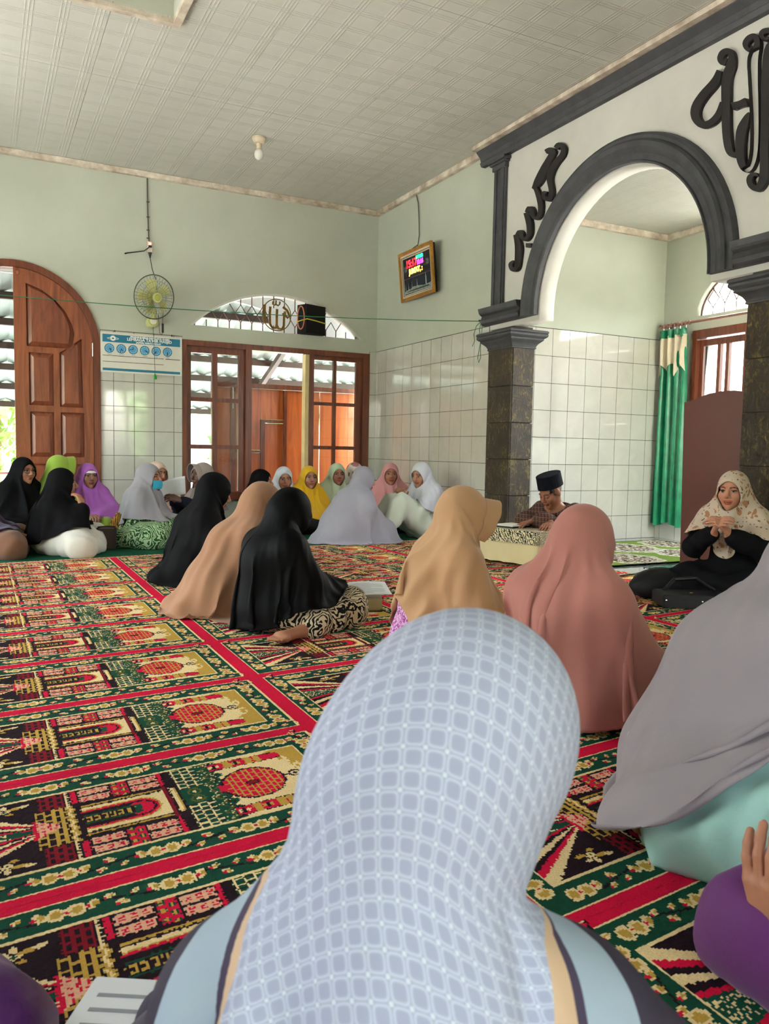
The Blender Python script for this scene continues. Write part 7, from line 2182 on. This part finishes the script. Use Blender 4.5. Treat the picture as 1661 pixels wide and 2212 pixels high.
# metal stand on the table end
# ---------------------------------------------------------------- papers, books, bags on the floor
M_PAPER = mat('printed_paper', (222, 224, 226), rough=.7, var=.03)
M_INK = mat('faint_print', (150, 152, 158), rough=.8)
def sheet_paper(name, o, U_, V_, label, cat='papers', bendz=.03, nlines=9, parent=None):
    o, U_, V_ = Vector(o), Vector(U_), Vector(V_)
    Nn = U_.cross(V_).normalized()
    t = tag(empty(name, tuple(o)), label, cat) if parent is None else parent
    v, f = [], []
    for j in range(7):
        for i in range(7):
            a, b = i/6, j/6
            v.append(o+U_*a+V_*b+Nn*bendz*math.sin(PI*a)*math.sin(1.2*b+.6))
    for j in range(6):
        for i in range(6): f.append((j*7+i, j*7+i+1, j*7+i+8, j*7+i+7))
    s = put('page', pymesh('page', v, f, M_PAPER, True), t)
    sd = s.modifiers.new('t', 'SOLIDIFY'); sd.thickness = .0012
    for k in range(nlines):
        b = .1+.8*k/nlines
        vv, ff = [], []
        for i in range(7):
            a = .1+.8*i/6*(1 if k % 4 else .7)
            for db in (0, .018):
                vv.append(o+U_*a+V_*(b+db)+Nn*(bendz*math.sin(PI*a)*math.sin(1.2*(b+db)+.6)+.0014))
        for i in range(6): ff.append((2*i, 2*i+2, 2*i+3, 2*i+1))
        put('text_line', pymesh('text_line', vv, ff, M_INK), s)
    return t
gb = tag(empty('thick_book', (-2.44, -4.80, 0)), 'thick gilt edged book under open pages on the carpet', 'book')
v = []
c0, e1, e2 = Vector((-2.44, -4.80, 0)), Vector((.20, -.02, 0)), Vector((.03, .13, 0))
def obox(c, e1, e2, z0, z1, m, name, par):
    v = [(c+e1*a+e2*b)+Vector((0, 0, z)) for z in (z0, z1) for b in (-1, 1) for a in (-1, 1)]
    me = pymesh(name, v, [(0, 2, 3, 1), (4, 5, 7, 6), (0, 1, 5, 4), (2, 6, 7, 3), (0, 4, 6, 2), (1, 3, 7, 5)], m)
    bm = bmesh.new(); bm.from_mesh(me); bmesh.ops.recalc_face_normals(bm, faces=bm.faces)
    bmesh.ops.bevel(bm, geom=list(bm.edges), offset=min(.008, (z1-z0)*.2), segments=2, affect='EDGES', clamp_overlap=True)
    bm.to_mesh(me); bm.free()
    return put(name, me, par)
e1, e2 = Vector((.115, -.035, 0)), Vector((.04, .085, 0))
obox(c0, e1, e2, .012, .075, mat('gilt_page_edge', (176, 164, 124), rough=.35, metal=.3), 'page_block', gb)
obox(c0, e1*1.03, e2*1.03, .009, .013, M_BLACK, 'cover', gb)
sheet_paper('open_pages', (-2.58, -4.87, .085), (.27, -.05, .01), (.06, .20, .03), 'open white printed pages beside the leaf print skirt', bendz=.012)
sheet_paper('paper_sheets', (-2.86, -1.55, .50), (.26, -.02, .08), (.02, .05, -.16), 'white papers held up by the woman in the taupe visor', bendz=.05, nlines=5)
obox(Vector((-2.55, -4.46, 0)), Vector((.15, .02, 0)), Vector((-.01, .06, 0)), .010, .05, mat('dark_brown_leather', (52, 36, 34), rough=.5), 'pouch_body', tag(empty('leather_pouch', (-2.55, -4.46, 0)), 'dark brown flat pouch on the carpet behind the open pages', 'pouch'))
# brown handbag by the white robe
hb = tag(empty('handbag', (-3.30, -1.88, 0)), 'dark brown leather handbag between the white robe and the violet scarf', 'bag')
M_BAG = mat('brown_leather', (58, 38, 34), rough=.4, var=.15, vscale=6)
obox(Vector((-3.30, -1.86, 0)), Vector((.085, -.01, 0)), Vector((.01, .06, 0)), .009, .165, M_BAG, 'bag_body', hb)
obox(Vector((-3.30, -1.87, 0)), Vector((.088, -.012, 0)), Vector((.012, .064, 0)), .155, .178, M_BAG, 'flap', hb)
MB().tube([(-3.37, -1.93, .17), (-3.36, -1.945, .19), (-3.30, -1.95, .195), (-3.24, -1.945, .19), (-3.23, -1.93, .17)], .008, 7).build('handle', M_BAG, hb)
bd_ = tag(empty('cloth_bundle', (-3.12, -1.62, 0)), 'yellow and green patterned cloth bundle beside the brown handbag', 'bundle')
def lump(c, r, m, name, par, seed, k=.25, n=26):
    rs = np.random.RandomState(seed); v = []
    w = [(rs.normal(0, 1, 3)*7, rs.rand()*6) for _ in range(5)]
    mb_ = MB().ball((0, 0, 0), 1.0, n, n//2)
    for p in mb_.v:
        p = np.array(p); s = 1+k*sum(math.sin(p@a+b) for a, b in w)/5
        q = p*s*np.array(r)+np.array(c)
        v.append((q[0], q[1], max(.009, q[2])))
    return put(name, pymesh(name, v, mb_.f, m, True), par)
D_YEL = pattern_mat('mustard_print', (176, 128, 36), (92, 66, 30), 20, 'leaf')
lump((-3.12, -1.52, .17), (.085, .06, .10), D_YEL, 'yellow_cloth', bd_, 1); lump((-3.09, -1.68, .09), (.09, .07, .085), D_YEL, 'yellow_cloth', bd_, 2)
lump((-3.15, -1.78, .06), (.07, .05, .06), cloth('leaf_green_cloth', (110, 160, 50)), 'green_cloth', bd_, 3)
pl = lump((-3.0, -1.80, .03), (.15, .07, .035), cloth('straw_cushion', (196, 170, 122)), 'cushion', None, 4, .12)
tag(pl, 'small straw coloured cushion before the green batik dress', 'cushion')
# black bag and laptop case near the speaker
bb = lump((-.60, -5.12, .075), (.24, .15, .10), mat('matt_black_bag', (12, 12, 14), rough=.7), 'cloth_bag', None, 6, .1)
tag(bb, 'soft black bag lying on the carpet before the flowered scarf', 'bag')
lc = tag(empty('black_case', (-.72, -5.42, 0)), 'black hard case with a small gold badge at the black bag', 'case')
obox(Vector((-.72, -5.42, 0)), Vector((.15, -.10, 0)), Vector((.05, .09, 0)), .012, .085, mat('dark_case', (34, 34, 38), rough=.45), 'case_body', lc)
MB().tube([(-.80, -5.30, .08), (-.72, -5.30, .14), (-.62, -5.36, .15), (-.56, -5.44, .09)], .012, 8).build('case_handle', M_BLACK, lc)
MB().ball((-.73, -5.43, .0865), (.012, .008, .003), 10, 6).build('badge', mat('gold_badge', (206, 150, 70), metal=.6, rough=.3), lc)
for (a, b) in ((-.905, -5.42), (-.75, -5.525)): MB().ball((a, b, .055), .006, 8, 6).build('rivet', M_STEEL, lc)
cbm = MB().tube([(-.45, -4.50, .018), (-.2, -4.46, .018), (0.02, -4.36, .012), (.12, -4.28, .012), (.22, -4.24, .012), (.25, -4.30, .012), (.12, -4.34, .016), (.08, -4.27, .02), (.2, -4.36, .014), (.30, -4.38, .012), (.22, -4.5, .014), (-.05, -4.75, .016), (-.25, -4.95, .018)], .006, 6)
tag(cbm.build('power_cable', M_BLACK), 'black cable looping over the floor tiles by the pulpit', 'cable')
wc = MB().tube([(.06, -4.30, .02), (.14, -4.38, .012), (.2, -4.5, .012), (.16, -4.6, .012), (-.1, -4.8, .014)], .005, 6)
tag(wc.build('white_cable', mat('white_plastic_cord', (222, 226, 232), rough=.4)), 'white cord crossing the black cable on the floor', 'cable')
# book and paper at the lower left corner
b2 = tag(empty('notebook', (-4.06, -7.36, 0)), 'white notebook on the carpet beside the purple sleeve', 'book')
obox(Vector((-4.03, -7.40, 0)), Vector((.06, -.035, 0)), Vector((.045, .075, 0)), .010, .014, mat('teal_cover', (80, 140, 130), rough=.5), 'cover', b2)
obox(Vector((-4.03, -7.40, 0)), Vector((.058, -.034, 0)), Vector((.044, .073, 0)), .014, .030, M_PAPER, 'page_block', b2)
for k in range(3):
    c_ = Vector((-4.03, -7.40, 0))+Vector((.045, .075, 0))*(.5-.35*k)
    obox(c_, Vector((.04, -.023, 0)), Vector((.002, .003, 0)), .0302, .0306, M_INK, 'text_line', b2)
